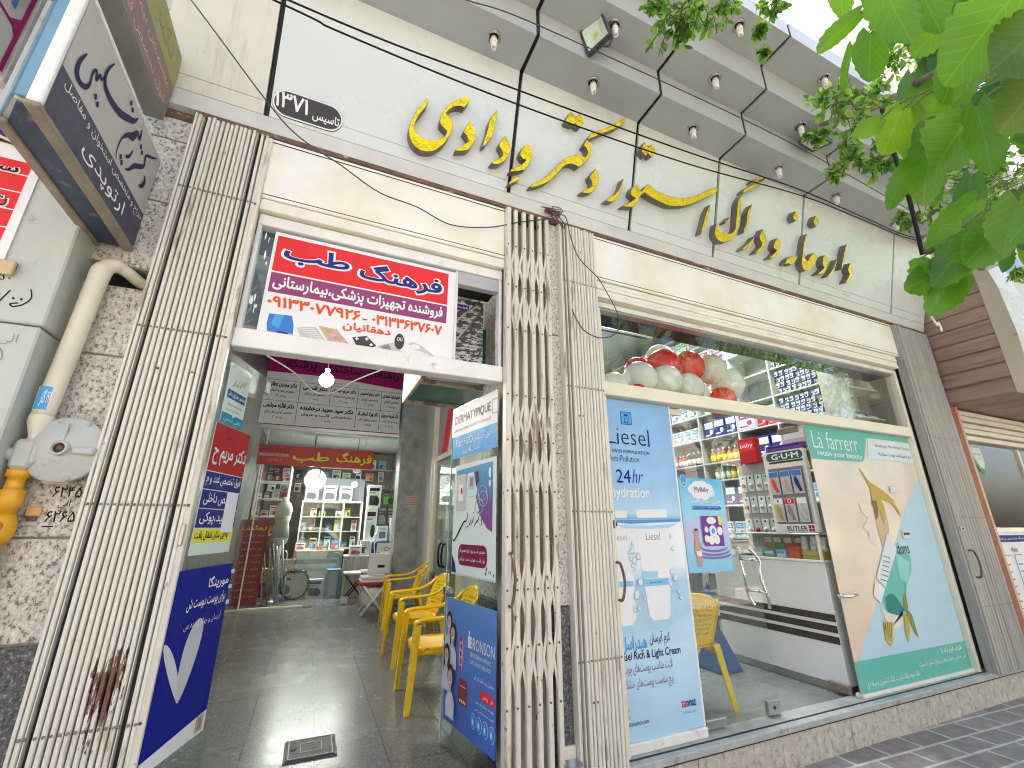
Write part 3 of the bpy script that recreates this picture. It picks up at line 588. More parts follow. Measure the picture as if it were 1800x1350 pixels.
# ---------------------------------------------------------------- folding gates
def slat(m, x, wd, z0, z1, y, q, lean=0, dep=.03):
    """a pressed steel channel with a shallow round front"""
    vs = []; prof = [(0, dep), (0, .006), (wd * .18, 0), (wd * .82, 0), (wd, .006), (wd, dep)]
    for z, dx in ((z0, -lean), (z1, lean)): vs += [(x + px + dx, y + py, z) for px, py in prof]
    m.add(vs, [(i, i + 1, 7 + i, 6 + i) for i in range(5)] + [(0, 5, 4, 3, 2, 1), (6, 7, 8, 9, 10, 11)], q)
RIVM = mat('rivet_head', (.26, .22, .19), .5, metal=.3, var=.3, scale=40)
def chipped(name, like, centre, radii):
    """the gate paint with a worn spot of bare rusty metal of ragged outline"""
    m = like.copy(); m.name = name; N, L = m.node_tree.nodes, m.node_tree.links; P = N['Principled BSDF']; src = P.inputs['Base Color'].links[0].from_socket
    tc = N.new('ShaderNodeTexCoord'); mp = N.new('ShaderNodeMapping'); mp.inputs[1].default_value = [-c / r for c, r in zip(centre, radii)]; mp.inputs[3].default_value = [1 / r for r in radii]; L.new(tc.outputs['Object'], mp.inputs[0])
    ln = N.new('ShaderNodeVectorMath'); ln.operation = 'LENGTH'; L.new(mp.outputs[0], ln.inputs[0]); t = tex(N, L, 'noise', 22, 8, .75, (2.2, 1, .45)); ad = N.new('ShaderNodeMath'); ad.operation = 'MULTIPLY_ADD'; ad.inputs[1].default_value = -2.6; L.new(t.outputs[0], ad.inputs[0]); L.new(ln.outputs['Value'], ad.inputs[2])
    r = ramp(N, [(.0, (1, 1, 1)), (.03, (0, 0, 0))]); sh = N.new('ShaderNodeMath'); sh.operation = 'ADD'; sh.inputs[1].default_value = 1.02; L.new(ad.outputs[0], sh.inputs[0]); L.new(sh.outputs[0], r.inputs[0])
    t2 = tex(N, L, 'noise', 60, 5, .7); r2 = ramp(N, [(.3, (.075, .028, .022)), (.7, (.20, .10, .07))]); L.new(t2.outputs[0], r2.inputs[0]); L.new(mixc(N, L, r.outputs[0], src, r2.outputs[0]), P.inputs['Base Color']); return m
GATEC = chipped('gate_paint_chipped', GATE, (.20, 0, .60), (.13, 4, .27))
def rivets(m, pts, q):
    for x, y, z in pts: m.lathe([(.0058, 0), (.005, .003), (.0025, .0046), (0, .005)], (x, y, z), q, 'y', 8)
def handle(parent, x, y, z, h=.19):
    m = MB(); m.tube(curve([(x, y, z), (x, y - .035, z + .01), (x + .012, y - .045, z + h * .5), (x, y - .035, z + h - .01), (x, y, z + h)], 5), .0075, RUSTB, 8); m.build('handle', parent)
RZ = (2.89, 2.16, 1.43, .70)
def gate(label, x0, x1, n, q, group, gaps=(), z0=.205, z1=3.335):
    t = thing('folding_gate', label, 'folding gate', (x0, 2.2, z0), group); rnd = random.Random(label)
    wd = (x1 - x0) / n
    for k in range(n):
        m = MB(); x = x0 + k * wd; ww = wd - (.0045 if k not in gaps else .016)
        slat(m, x, ww, z0, z1 - rnd.uniform(0, .012), 2.168 + rnd.uniform(-.003, .003), q, rnd.uniform(-.0016, .0016))
        rivets(m, [(x + ww * .5, 2.168, z) for z in RZ], RIVM)
        if rnd.random() < .12: rivets(m, [(x + ww * .5, 2.168, z - .18) for z in (2.16, .70)], RUSTB)
        m.build('slat', t)
    m = MB(); m.box(x0, x1, 2.2, 2.225, z0, z1, BLACK); m.build('folded_lattice', t)
    m = MB(); m.rbox(x0 - .012, x0 - .002, 2.165, 2.235, z0, z1, q, .002); m.build('edge_strip', t)
    return t
GG = 'folding steel gates of the shop front'
t1 = gate('folded cream steel gate with bare rust patch, left of the passage', -.775, -.455, 16, GATEC, GG, (1, 13))
m = MB(); m.rbox(-.475, -.44, 2.172, 2.22, .2, 3.32, GATED, .003); rivets(m, [(-.455, 2.172, z) for z in RZ], RUSTB); m.rbox(-.462, -.447, 2.160, 2.172, 1.28, 1.36, STEEL, .003); m.build('lock_post', t1)
t2 = gate('folded cream steel gate with a small handle, left of the pharmacy window', 1.315, 1.592, 12, GATE, GG, (0, 1))
handle(t2, 1.586, 2.165, .97)
m = MB(); m.rbox(1.592, 1.604, 2.165, 2.22, 1.34, 1.385, STEEL, .002); m.rbox(1.600, 1.606, 2.160, 2.166, 1.352, 1.372, BLACK, .001); m.build('lock_plate', t2)
t3 = gate('folded weathered grey steel gate at the right end of the pharmacy window', 5.315, 5.875, 11, GATEG, GG)
handle(t3, 5.365, 2.165, .93, .22)
m = MB(); m.rbox(5.33, 5.40, 2.158, 2.166, 1.31, 1.35, STEEL, .002); m.lathe([(.008, 0), (.008, .004)], (5.365, 2.158, 1.33), BLACK, 'y', 10); m.build('lock_plate', t3)
m = MB(); m.rbox(5.245, 5.268, 2.16, 2.24, .21, 3.33, GATEG, .003); m.rbox(5.285, 5.303, 2.175, 2.24, .21, 3.33, WPAINT, .003); m.box(5.268, 5.285, 2.225, 2.24, .21, 3.33, BLACK); m.build('guide_rail', t3)
t4 = thing('folding_gate', 'half open lattice gate of crossed steel bars between passage and pharmacy window', 'folding gate', (1.07, 2.2, .2), GG)
bx_ = [.915, .972, 1.030, 1.088, 1.146, 1.2]
for k, x in enumerate(bx_):
    m = MB(); slat(m, x, .034 if k == 0 else .027, .2, 3.335, 2.165 if k == 0 else 2.172, GATED, random.uniform(-.002, .002), .028 if k else .05)
    rivets(m, [(x + .010, 2.172 if k else 2.165, z) for z in (3.05, 2.76, 2.47, 2.06, 1.80, 1.53, 1.30, 1.05, .8, .55)], RUSTB); m.build('upright', t4)
for zc, zh in ((2.76, .31), (1.78, .29), (.90, .31)):
    for k in range(5):
        xa, xb = bx_[k] + .011, bx_[k + 1] + .010
        for yb, (za, zb_) in ((2.182, (zc - zh, zc)), (2.186, (zc, zc - zh)), (2.182, (zc, zc + zh)), (2.186, (zc + zh, zc))):
            m = MB(); d = Vector((xb - xa, 0, zb_ - za)); L_ = d.length; M_ = Matrix.Translation(((xa + xb) / 2, yb, (za + zb_) / 2)) @ Matrix.Rotation(math.atan2(d.x, d.z), 4, 'Y')
            m.rbox(-.0075, .0075, -.0016, .0016, -L_ / 2 - .01, L_ / 2 + .01, GATED, .0012, M_); m.build('lattice_bar', t4)
handle(t4, .935, 2.163, .98, .24)
m = MB(); m.box(.95, 1.225, 2.3, 2.355, .2, 3.33, mat('brown_primer', (.36, .28, .22), .7, var=.3, scale=4, stains=((.48, .45, .39), .46, .56, 5, (2, 1, .4)))); m.build('backing_sheet', t4)
# gate rail stub at the pillar foot
t = thing('downpipe_stub', 'short grey steel pipe end at the foot of the granite pillar between the gates', 'pipe', (1.262, 2.19, 0))
m = MB(); m.lathe([(.045, 0), (.045, .30), (.040, .30), (.040, .06), (0, .06)], (1.262, 2.16, 0), STEEL, 'z', 24); m.build('pipe', t); m = MB(); m.box(1.225, 1.30, 2.2, 2.214, .25, .35, LIPW); m.build('bracket', t)
# ---------------------------------------------------------------- print colours
def ink(n, c, rough=.42): return mat('ink_' + n, c, max(rough, .5), var=.04, scale=3, spec=.1)
RED = ink('red', (.75, .045, .05)); DRED = ink('dark_red', (.45, .03, .035)); NAVY = ink('navy', (.035, .04, .22)); WHT = ink('white', (.82, .82, .82)); BLK = ink('black', (.02, .02, .022))
PURP = ink('purple', (.30, .07, .19)); ORNG = ink('vermilion', (.78, .09, .03)); YEL = ink('yellow', (.80, .74, .08)); TEAL = ink('teal', (.15, .50, .43)); SKY = ink('sky_blue', (.10, .38, .72)); PALE = ink('pale_blue', (.58, .76, .82))
LGREY = ink('light_grey', (.55, .56, .55)); MGREY = ink('mid_grey', (.25, .25, .26)); DGRY = ink('charcoal', (.07, .07, .075)); MAG = ink('magenta', (.34, .015, .16)); BLUE = ink('blue', (.06, .22, .62)); MINT = ink('mint', (.66, .76, .72)); SKIN = ink('skin', (.58, .36, .26)); TAN = ink('tan', (.58, .46, .30))
DBLU = ink('deep_blue', (.012, .02, .26)); PINK = ink('pink', (.72, .40, .42)); GOLDY = ink('golden', (.52, .40, .08)); OLIV = ink('olive', (.27, .29, .08)); GRN = ink('green', (.10, .40, .08)); MAROON = ink('maroon', (.22, .02, .075)); HAIR = ink('hair', (.045, .03, .025))
def zprint(name, stops, rough=.3, coord=2, vscale=None):
    """a printed blend of colours on a sheet, along the object's height"""
    m, N, L, P = _new(name); tc = N.new('ShaderNodeTexCoord'); sp = N.new('ShaderNodeSeparateXYZ'); L.new(tc.outputs['Generated'], sp.inputs[0])
    r = ramp(N, stops); L.new(sp.outputs[coord], r.inputs[0]); t = tex(N, L, 'noise', 2.5, 3, .5)
    r2 = ramp(N, [(.3, (.9, .9, .9)), (.7, (1.08, 1.08, 1.08))]); L.new(t.outputs[0], r2.inputs[0])
    mm = N.new('ShaderNodeMix'); mm.data_type = 'RGBA'; mm.blend_type = 'MULTIPLY'; mm.inputs[0].default_value = 1; L.new(r.outputs[0], mm.inputs[6]); L.new(r2.outputs[0], mm.inputs[7])
    L.new(mm.outputs[2], P.inputs['Base Color']); P.inputs['Roughness'].default_value = rough; P.inputs['Coat Weight'].default_value = .3; P.inputs['Coat Roughness'].default_value = .08
    return m
Z = lambda k: .0012 * k + .0008
# ---------------------------------------------------------------- golden shop name and founding plaque on the fascia
FR15 = Fr((0, 2.2 - .06 * math.cos(R(15)), ZB - .06 * math.sin(R(15))), (1, 0, 0), (0, -math.sin(R(15)), math.cos(R(15))), (0, -math.cos(R(15)), -math.sin(R(15))))
GOLDM, N, L, P = _new('gold_mirror_acrylic')
P.inputs['Base Color'].default_value = c4((.82, .61, .025)); P.inputs['Metallic'].default_value = .85; P.inputs['Roughness'].default_value = .13
bump(N, L, P, tex(N, L, 'noise', 11, 6, .65).outputs[0], .9, .03)
LSIDE = mat('letter_return', (.16, .145, .13), .45, var=.15); LEDGE = mat('letter_edge', (.03, .028, .025), .5, var=0)
t = thing('shop_name_lettering', 'raised golden calligraphic shop name with dark returns across the white fascia', 'sign lettering', (2.4, 2.1, 3.6))
for o_ in GOLD:
    pts = smooth_closed([(x / 1000, y / 1000) for x, y in o_]); m = MB()
    m.prism(FR15, pts, -.0595, -.003, LEDGE, LSIDE)
    n_ = len(pts); cx, cy = sum(p[0] for p in pts) / n_, sum(p[1] for p in pts) / n_; ar = sum(pts[i][0] * pts[(i + 1) % n_][1] - pts[(i + 1) % n_][0] * pts[i][1] for i in range(n_)); s_ = -1 if ar > 0 else 1
    ins = []
    for i in range(n_):            # slim dark rim round the gold face
        d = (Vector(pts[(i + 1) % n_]) - Vector(pts[i - 1])); d = d.normalized() if d.length > 1e-6 else Vector((1, 0)); ins.append((pts[i][0] + s_ * d.y * .002, pts[i][1] - s_ * d.x * .002))
    m.prism(FR15, ins, -.003, .0008, GOLDM, LEDGE); m.build('letter', t)
FRF = Fr((0, 2.2, ZB), (1, 0, 0), FR15.v, FR15.n)
t = thing('founding_plaque', 'small black oval plaque with white founding year on the fascia', 'plaque', (-.3, 2.15, 3.55))
m = MB(); m.prism(FRF, [p for p in [(-.445 + .0 + x, .178 + y) for x, y in [(.0 + .085 * math.cos(R(a)), .085 * math.sin(R(a))) for a in range(90, 271, 15)]]] + [(-.18 + .085 * math.cos(R(a)), .178 + .085 * math.sin(R(a))) for a in range(-90, 91, 15)], .0005, .004, WHT)
t_, pl = t, m
def pill_pts(x0, x1, cy, r): return [(x0 + r * math.cos(R(a)), cy + r * math.sin(R(a))) for a in range(90, 271, 15)] + [(x1 + r * math.cos(R(a)), cy + r * math.sin(R(a))) for a in range(-90, 91, 15)]
m = MB(); m.prism(FRF, pill_pts(-.40, -.195, .185, .078), .0005, .004, BLK); m.poly(FRF, pill_pts(-.40, -.195, .185, .0765), WHT, .0047); m.poly(FRF, pill_pts(-.40, -.195, .185, .068), DGRY, .0056); m.build('panel', t)
m = MB(); m.text(FRF, '۱۳۷۱', -.465, .155, -.30, .245, WHT, .0066, .02); m.text(FRF, 'تاسیس', -.275, .135, -.135, .2, WHT, .0066, .02); m.build('lettering', t)
m = MB(); m.text(FRF, 'Karmania', 4.47, .125, 4.58, .145, MGREY, .0012, 0, False); tk = m.build('maker_mark', t)

# ---------------------------------------------------------------- soffit lamps, floodlights
BULB = mat('bulb_glass', (.85, .85, .82), .3, var=0); SOCK = mat('nickel_ring', (.50, .46, .42), .22, metal=.9, var=.1)
LB = [('spiral bulb above the golden ye letter, at the left end of the lowest soffit', .677, 1.828, 4.285), ('spiral bulb in the lowest soffit above the golden kaf letter', 1.416, 1.828, 4.285), ('spiral bulb in the lowest soffit, left of the bulb above the gaf letter', 2.332, 1.828, 4.285), ('spiral bulb in the lowest soffit above the golden gaf letter', 3.306, 1.828, 4.285), ('spiral bulb in the lowest soffit over the two golden dots', 4.104, 1.838, 4.285), ('spiral bulb just left of the last soffit joint', 5.047, 1.834, 4.285), ('spiral bulb at the far right end of the lowest soffit', 5.608, 1.838, 4.285), ('spiral bulb behind the square floodlight on the middle soffit', 1.436, 1.577, 4.51), ('spiral bulb in the middle soffit midway between the two floodlights', 2.335, 1.577, 4.51), ('spiral bulb beside the flat floodlight on the middle soffit', 3.309, 1.59, 4.51), ('spiral bulb in the top soffit behind hanging leaves', 2.357, 1.342, 4.75), ('spiral bulb in the top soffit at the right, by the leaves', 3.307, 1.344, 4.75), ]
proto = None
for lab, x, y, z in LB:
    if proto is None:
        proto = t = thing('soffit_lamp', lab, 'ceiling lamp', (0, 0, 0), 'spiral bulbs in the stepped soffit')
        m = MB(); m.lathe([(.046, -.001), (.045, -.006), (.036, -.009), (.030, -.006), (.027, -.001)], (0, 0, 0), SOCK, 'z', 20); m.build('socket_ring', t)
        m = MB(); m.lathe([(.020, 0), (.020, -.022), (.0235, -.026), (.0235, -.045), (.019, -.050), (0, -.050)], (0, 0, 0), mat('lamp_base', (.75, .75, .72), .4, var=0), 'z', 14)
        m.tube([(.0135 * math.cos(k * .55), .0135 * math.sin(k * .55), -.050 - k * .0012) for k in range(38)], .0058, BULB, 6); m.build('bulb', t); t.location = (x, y, z); t['label'] = lab
    else: dup(proto, (x, y, z), x * 2, lab)
def flood(label, loc, rot, k):
    t = thing('floodlight', label, 'floodlight', (0, 0, 0), 'floodlights under the soffit')
    m = MB(); w_, h_ = .125 * k, .095 * k
    for x0, x1, z0, z1 in ((-w_, w_, h_ - .014, h_), (-w_, w_, -h_, -h_ + .014), (-w_, -w_ + .014, -h_ + .014, h_ - .014), (w_ - .014, w_, -h_ + .014, h_ - .014)): m.rbox(x0, x1, -.006, .03, z0, z1, DGREY, .003)
    m.box(-w_ + .012, w_ - .012, .024, .034, -h_ + .012, h_ - .012, DGREY)
    for q in range(7): m.rbox(-w_ * .8 + q * w_ * .24, -w_ * .8 + q * w_ * .24 + .006, .034, .052, -h_ * .8, h_ * .8, DGREY, .001)
    m.build('housing', t)
    m = MB(); REF = mat('reflector', (.88, .90, .80), .3, metal=0, var=.1); a, b = w_ - .015, h_ - .015
    m.add([(-a, .002, -b), (a, .002, -b), (a, .002, b), (-a, .002, b), (-a * .45, .022, -b * .45), (a * .45, .022, -b * .45), (a * .45, .022, b * .45), (-a * .45, .022, b * .45)], [(0, 1, 5, 4), (1, 2, 6, 5), (2, 3, 7, 6), (3, 0, 4, 7), (4, 5, 6, 7)], REF)
    m.rbox(-.018, .018, .016, .0215, -.015, .015, mat('led_chip', (.75, .66, .22), .5, var=0), .001); m.build('reflector', t)
    m = MB(); m.box(-a, a, -.002, .001, -b, b, GLSIN); m.build('front_glass', t)
    m = MB(); m.tube([(-w_ - .004, .012, 0), (-w_ - .006, .06, .04), (-w_ * .4, .085, .075), (w_ * .4, .085, .075), (w_ + .006, .06, .04), (w_ + .004, .012, 0)], .007, DGREY, 6); m.build('bracket', t)
    t.location = loc; t.rotation_euler = rot
    return t
flood('square black floodlight aimed down under the soffit at the upper left', (1.30, 1.62, 4.421), (R(30.3), R(78.5), R(-34.3)), .92)
flood('flat black floodlight under the soffit beside hanging leaves', (3.48, 1.597, 4.407), (R(75.2), R(3.8), R(-175.4)), .84)

# ---------------------------------------------------------------- doorway transom and medical equipment sign
t = thing('door_transom', 'white aluminium transom frame with dusty glass above the passage doorway', 'transom window', (.23, 2.27, 2.15))
m = MB(); m.rbox(-.44, .915, 2.235, 2.30, 2.825, 2.888, WPAINT, .004); m.rbox(-.44, .915, 2.215, 2.30, 2.143, 2.238, WPAINT, .005); m.rbox(-.44, -.42, 2.24, 2.30, 2.238, 2.825, WPAINT, .003); m.rbox(.895, .915, 2.24, 2.30, 2.238, 2.825, WPAINT, .003); m.rbox(.63, .895, 2.245, 2.295, 2.738, 2.824, mat('grey_rail', (.42, .43, .43), .4, var=.08), .003); m.build('frame', t)
m = MB(); m.box(-.42, .615, 2.268, 2.274, 2.238, 2.825, GLS); m.build('pane', t); m = MB(); m.rbox(.615, .635, 2.25, 2.29, 2.238, 2.825, WPAINT, .003); m.build('mullion', t)
m = MB(); rn = random.Random(5)
for k in range(9): m.ell(fy(2.266), rn.uniform(-.41, -.37), rn.uniform(2.3, 2.8), rn.uniform(.002, .005), rn.uniform(.008, .03), WHT, 0, 8)
for k in range(7):
    x, z = rn.uniform(-.43, -.37), rn.uniform(2.25, 2.45); m.tube([(x, 2.2665, z), (x + .03, 2.2665, z + rn.uniform(.02, .07))], .0007, LGREY, 4)
m.build('paint_flecks', t)
f = fy(2.25)
t = thing('medical_sign', 'white sign with red and purple bands advertising medical equipment above the passage door', 'sign', (.13, 2.25, 2.2))
m = MB(); m.rbox(-.355, .622, 2.25, 2.262, 2.205, 2.812, WHT, .002); m.build('panel', t)
m = MB(); m.rect(f, -.34, 2.583, .572, 2.79, RED, Z(0)); m.rect(f, -.34, 2.463, .572, 2.574, PURP, Z(0))
m.poly(f, [(-.315, 2.345), (-.215, 2.352), (-.20, 2.30), (-.198, 2.256), (-.31, 2.25), (-.318, 2.29)], BLUE, Z(0)); m.poly(f, [(-.29, 2.345), (-.25, 2.348), (-.262, 2.27), (-.30, 2.29)], SKY, Z(1)); m.ell(f, -.245, 2.252, .028, .008, DGRY, Z(1)); m.poly(f, [(-.318, 2.25), (-.195, 2.256), (-.2, 2.228), (-.31, 2.228)], LGREY, Z(0))
m.poly(f, [(-.185, 2.295), (-.10, 2.312), (-.035, 2.226), (-.14, 2.204)], LGREY, Z(0))
for k in range(7): m.poly(f, [(-.17 + k * .013, 2.29 - k * .009), (-.105 + k * .009, 2.304 - k * .009), (-.106 + k * .009, 2.3 - k * .009), (-.171 + k * .013, 2.286 - k * .009)], WHT, Z(1))
m.poly(f, [(-.09, 2.322), (0, 2.318), (.08, 2.232), (-.012, 2.216)], TAN, Z(0)); m.poly(f, [(-.05, 2.31), (-.01, 2.308), (.06, 2.24), (.0, 2.232)], PINK, Z(1)); m.ell(f, .01, 2.27, .022, .014, SKIN, Z(2)); m.ell(f, -.035, 2.30, .016, .01, SKIN, Z(2))
m.poly(f, [(.078, 2.288), (.148, 2.308), (.202, 2.26), (.122, 2.206)], DGRY, Z(0))
for x, y in ((.10, 2.283), (.15, 2.29), (.13, 2.235), (.175, 2.262)): m.rect(f, x - .009, y - .003, x + .009, y + .003, WHT, Z(1)); m.rect(f, x - .003, y - .009, x + .003, y + .009, WHT, Z(1))
m.poly(f, [(.21, 2.262), (.285, 2.295), (.35, 2.238), (.29, 2.208), (.205, 2.225)], LGREY, Z(0)); m.poly(f, [(.225, 2.262), (.265, 2.28), (.28, 2.25), (.235, 2.235)], MGREY, Z(1)); m.poly(f, [(.30, 2.25), (.345, 2.246), (.33, 2.222), (.295, 2.222)], MGREY, Z(1)); m.ell(f, .318, 2.305, .026, .046, DGRY, Z(1)); m.ell(f, .312, 2.318, .007, .011, WHT, Z(2)); m.ell(f, .327, 2.318, .007, .011, WHT, Z(2)); m.ell(f, .312, 2.318, .004, .008, DGRY, Z(3)); m.ell(f, .327, 2.318, .004, .008, DGRY, Z(3))
m.poly(f, [(.365, 2.30), (.385, 2.315), (.43, 2.305), (.50, 2.262), (.565, 2.212), (.548, 2.216), (.47, 2.26), (.40, 2.272)], LGREY, Z(0)); m.ell(f, .405, 2.288, .028, .014, WHT, Z(1)); m.ell(f, .42, 2.243, .024, .008, LGREY, Z(0)); m.ell(f, .46, 2.232, .022, .008, LGREY, Z(0))
m.build('printed_picture', t)
m = MB()
for zz, q, b in ((Z(1), WHT, .075), (Z(3), NAVY, .028)):
    d = .0 if b < .05 else .014
    m.text(f, 'طب', -.30 - d, 2.64 - d * .8, .02 + d, 2.755 + d * .8, q, zz, b); m.text(f, 'فرهنگ', .075 - d, 2.615 - d * .8, .535 + d, 2.748 + d * .8, q, zz, b)
m.text(f, 'فروشنده تجهیزات پزشکی،بیمارستانی', -.325, 2.472, .548, 2.562, WHT, Z(2), .03)
m.text(f, '۰۹۱۳۳۰۷۷۹۲۶', -.335, 2.385, .105, 2.445, ORNG, Z(1), .03); m.text(f, '۰۳۱۳۳۶۳۷۶۰۷', .165, 2.382, .55, 2.442, ORNG, Z(1), .03); m.rect(f, .115, 2.398, .142, 2.403, DGRY, Z(1)); m.text(f, 'دهقانیان', .025, 2.318, .268, 2.372, ORNG, Z(1), .03)
m.build('lettering', t)
# bits hung on the transom bar
t = thing('bulb_cable', 'thin white cable looped under the transom with a lit round bulb', 'hanging bulb', (0, 2.4, 2.3))
m = MB(); m.tube(curve([(-.30, 2.32, 2.15), (-.18, 2.5, 2.135), (-.08, 2.7, 2.10), (.02, 2.6, 2.075), (.12, 2.4, 2.10), (.25, 2.26, 2.14)], 8), .004, WPAINT, 6)
m.build('cable', t)
t = thing('hanging_bulb', 'glowing white globe bulb hanging inside the passage', 'light bulb', (-.03, 4.0, 2.58))
m = MB(); m.tube([(-.03, 4.0, 4.3), (-.03, 4.0, 2.68)], .003, BLK, 6); m.build('cord', t)
m = MB(); m.lathe([(0, -.062)] + [(.06 * math.sin(R(a)), -.06 * math.cos(R(a))) for a in range(20, 160, 12)] + [(.018, .066), (.018, .1), (0, .1)], (-.03, 4.0, 2.575), emit('lit_bulb', (1, .97, .9), 22), 'z', 20); m.build('bulb', t)
l_ = bpy.data.lights.new('bulb_glow', 'POINT'); l_.energy = 22; l_.color = (1, .95, .88); l_.shadow_soft_size = .25; lo = bpy.data.objects.new('bulb_glow', l_); col.objects.link(lo); lo.location = (-.03, 4.0, 2.45)
t = thing('torn_notice', 'torn black and white notice with navy heading behind the transom glass', 'notice', (.76, 2.4, 2.3))
TORN, N, L, P = _new('torn_print'); br = N.new('ShaderNodeTexBrick'); tc = N.new('ShaderNodeTexCoord'); mp = N.new('ShaderNodeMapping'); mp.inputs[2].default_value = (R(90), 0, 0); L.new(tc.outputs['Object'], mp.inputs[0]); L.new(mp.outputs[0], br.inputs[0]); br.inputs['Scale'].default_value = 1; br.inputs['Brick Width'].default_value = .035; br.inputs['Row Height'].default_value = .021; br.inputs['Mortar Size'].default_value = .0035; br.inputs['Color1'].default_value = c4((.10, .095, .09)); br.inputs['Color2'].default_value = c4((.6, .6, .56)); br.inputs['Mortar'].default_value = c4((.55, .55, .52))
nz = tex(N, L, 'noise', 16, 6, .7, (1, 1, 2.5)); r = ramp(N, [(.46, (0, 0, 0)), (.5, (1, 1, 1))]); L.new(nz.outputs[0], r.inputs[0]); L.new(mixc(N, L, r.outputs[0], br.outputs[0], (.05, .045, .04)), P.inputs['Base Color'])
m = MB(); m.rbox(.63, .86, 2.42, 2.43, 2.24, 2.74, TORN, .002); m.rect(fy(2.4195), .65, 2.66, .76, 2.70, NAVY); m.text(fy(2.4195), 'راهنمای ساختمان', .655, 2.668, .755, 2.692, WHT, .001); m.build('sheet', t); m = MB(); m.tube([(.62, 2.39, 2.36), (.84, 2.39, 2.66)], .007, STEEL, 6); m.tube([(.62, 2.38, 2.50), (.83, 2.38, 2.74)], .006, STEEL, 6); m.build('rod', t)

# ---------------------------------------------------------------- pharmacy shop window
t = thing('shop_window', 'large pharmacy shop window with cream transom bar and glass door leaf', 'shop window', (3.4, 2.3, .21))
m = MB(); m.rbox(1.6, 5.17, 2.255, 2.33, 2.808, 2.848, WPAINT, .004); m.rbox(1.6, 5.17, 2.262, 2.325, 2.79, 2.806, STEEL, .003); m.build('top_rail', t)
m = MB(); m.rbox(1.6, 5.172, 2.24, 2.335, 2.165, 2.255, ALU, .004); m.build('transom_bar', t)
m = MB(); m.rbox(5.172, 5.205, 2.25, 2.335, .212, 2.85, ALU, .003); m.rbox(5.209, 5.243, 2.262, 2.335, .212, 2.85, ALU, .003); m.rbox(1.6, 1.665, 2.26, 2.33, .212, 2.80, ALU, .003); m.build('jamb', t)
m = MB(); m.rbox(3.665, 5.17, 2.27, 2.33, .2125, .235, WPAINT, .003); m.rbox(1.665, 2.22, 2.275, 2.325, .2125, .262, WPAINT, .004); m.build('bottom_rail', t)
m = MB(); m.box(1.665, 2.492, 2.296, 2.302, 2.255, 2.79, GLS); m.box(2.496, 3.30, 2.296, 2.302, 2.255, 2.79, GLS); m.box(3.304, 5.172, 2.296, 2.302, 2.255, 2.79, GLSD); m.build('upper_pane', t)
m = MB(); m.box(1.665, 2.222, 2.298, 2.306, .262, 2.165, GLS); m.box(3.662, 5.172, 2.298, 2.306, .235, 2.165, GLS); m.build('lower_pane', t)
m = MB(); m.box(2.24, 2.895, 2.33, 2.34, .222, 2.16, GLSD); dl = m.build('door_leaf', t)
m = MB(); m.rbox(2.26, 2.42, 2.322, 2.348, .222, .268, STEEL, .004); m.rbox(2.78, 2.885, 2.318, 2.35, .22, .30, STEEL, .004); m.lathe([(.010, 0), (.010, .003)], (2.83, 2.318, .262), BLACK, 'y', 12); m.rbox(2.25, 2.36, 2.322, 2.348, 2.11, 2.155, WPAINT, .004); m.build('patch_fitting', dl)
m = MB()
for y_, s_ in ((2.335, -1), (2.335, 1)): m.tube(curve([(2.79 + s_ * .02, y_ + s_ * .055, 1.21), (2.83, y_ + s_ * .075, 1.13), (2.835, y_ + s_ * .065, 1.02), (2.86, y_ + s_ * .075, .90), (2.885, y_ + s_ * .055, .83)], 8), .011, CHROME, 10)
m.tube([(2.83, 2.25, 1.13), (2.83, 2.42, 1.13)], .009, CHROME, 8); m.tube([(2.85, 2.25, .93), (2.85, 2.42, .93)], .009, CHROME, 8); m.build('door_handle', dl)
d2 = t; m = MB(); m.rbox(3.645, 3.673, 2.35, 2.50, .212, .27, mat('brown_fitting', (.22, .18, .15), .4, var=.1), .004); m.rbox(3.64, 3.675, 2.35, 2.52, 2.11, 2.16, mat('brown_fitting', (.22, .18, .15)), .004); m.build('patch_fitting', d2)
m = MB(); m.tube([(3.65, 2.30, .86), (3.70, 2.25, .86), (3.80, 2.25, .865)], .011, CHROME, 8); m.build('door_handle', d2)

# ---------------------------------------------------------------- pharmacy posters
LSH = zprint('cream_poster_sheet', [(0, (.42, .66, .86)), (.22, (.52, .73, .88)), (.40, (.40, .62, .80)), (.45, (.74, .82, .87)), (.585, (.82, .85, .87)), (.597, (.20, .43, .70)), (.615, (.45, .68, .88)), (.70, (.28, .53, .80)), (1, (.22, .45, .77))])
f = fy(2.292)
t = thing('cream_poster', 'tall blue skin cream poster with white jars on the left pane of the pharmacy window', 'poster', (1.94, 2.29, .27))
m = MB(); m.box(1.668, 2.208, 2.2925, 2.2965, .266, 2.158, LSH); m.build('sheet', t)
m = MB(); m.box(2.2085, 2.221, 2.292, 2.297, .264, 2.16, WHT); m.build('white_edge', t)
m = MB(); JAR = ink('jar', (.80, .82, .84)); m.poly(f, [(1.69, 1.445), (1.785, 1.44), (1.775, 1.40), (1.69, 1.40)], JAR, Z(0)); m.poly(f, [(1.845, 1.45), (2.10, 1.455), (2.095, 1.405), (1.86, 1.40)], JAR, Z(0))
m.poly(f, [(1.668, 1.385), (2.2, 1.395), (2.2, 1.380), (1.95, 1.372), (1.8, 1.365), (1.668, 1.375)], ink('water', (.10, .33, .62)), Z(0)); m.poly(f, [(1.70, 1.36), (1.95, 1.355), (2.18, 1.37), (2.1, 1.34), (1.9, 1.335), (1.75, 1.34)], ink('water_light', (.45, .66, .85)), Z(0))
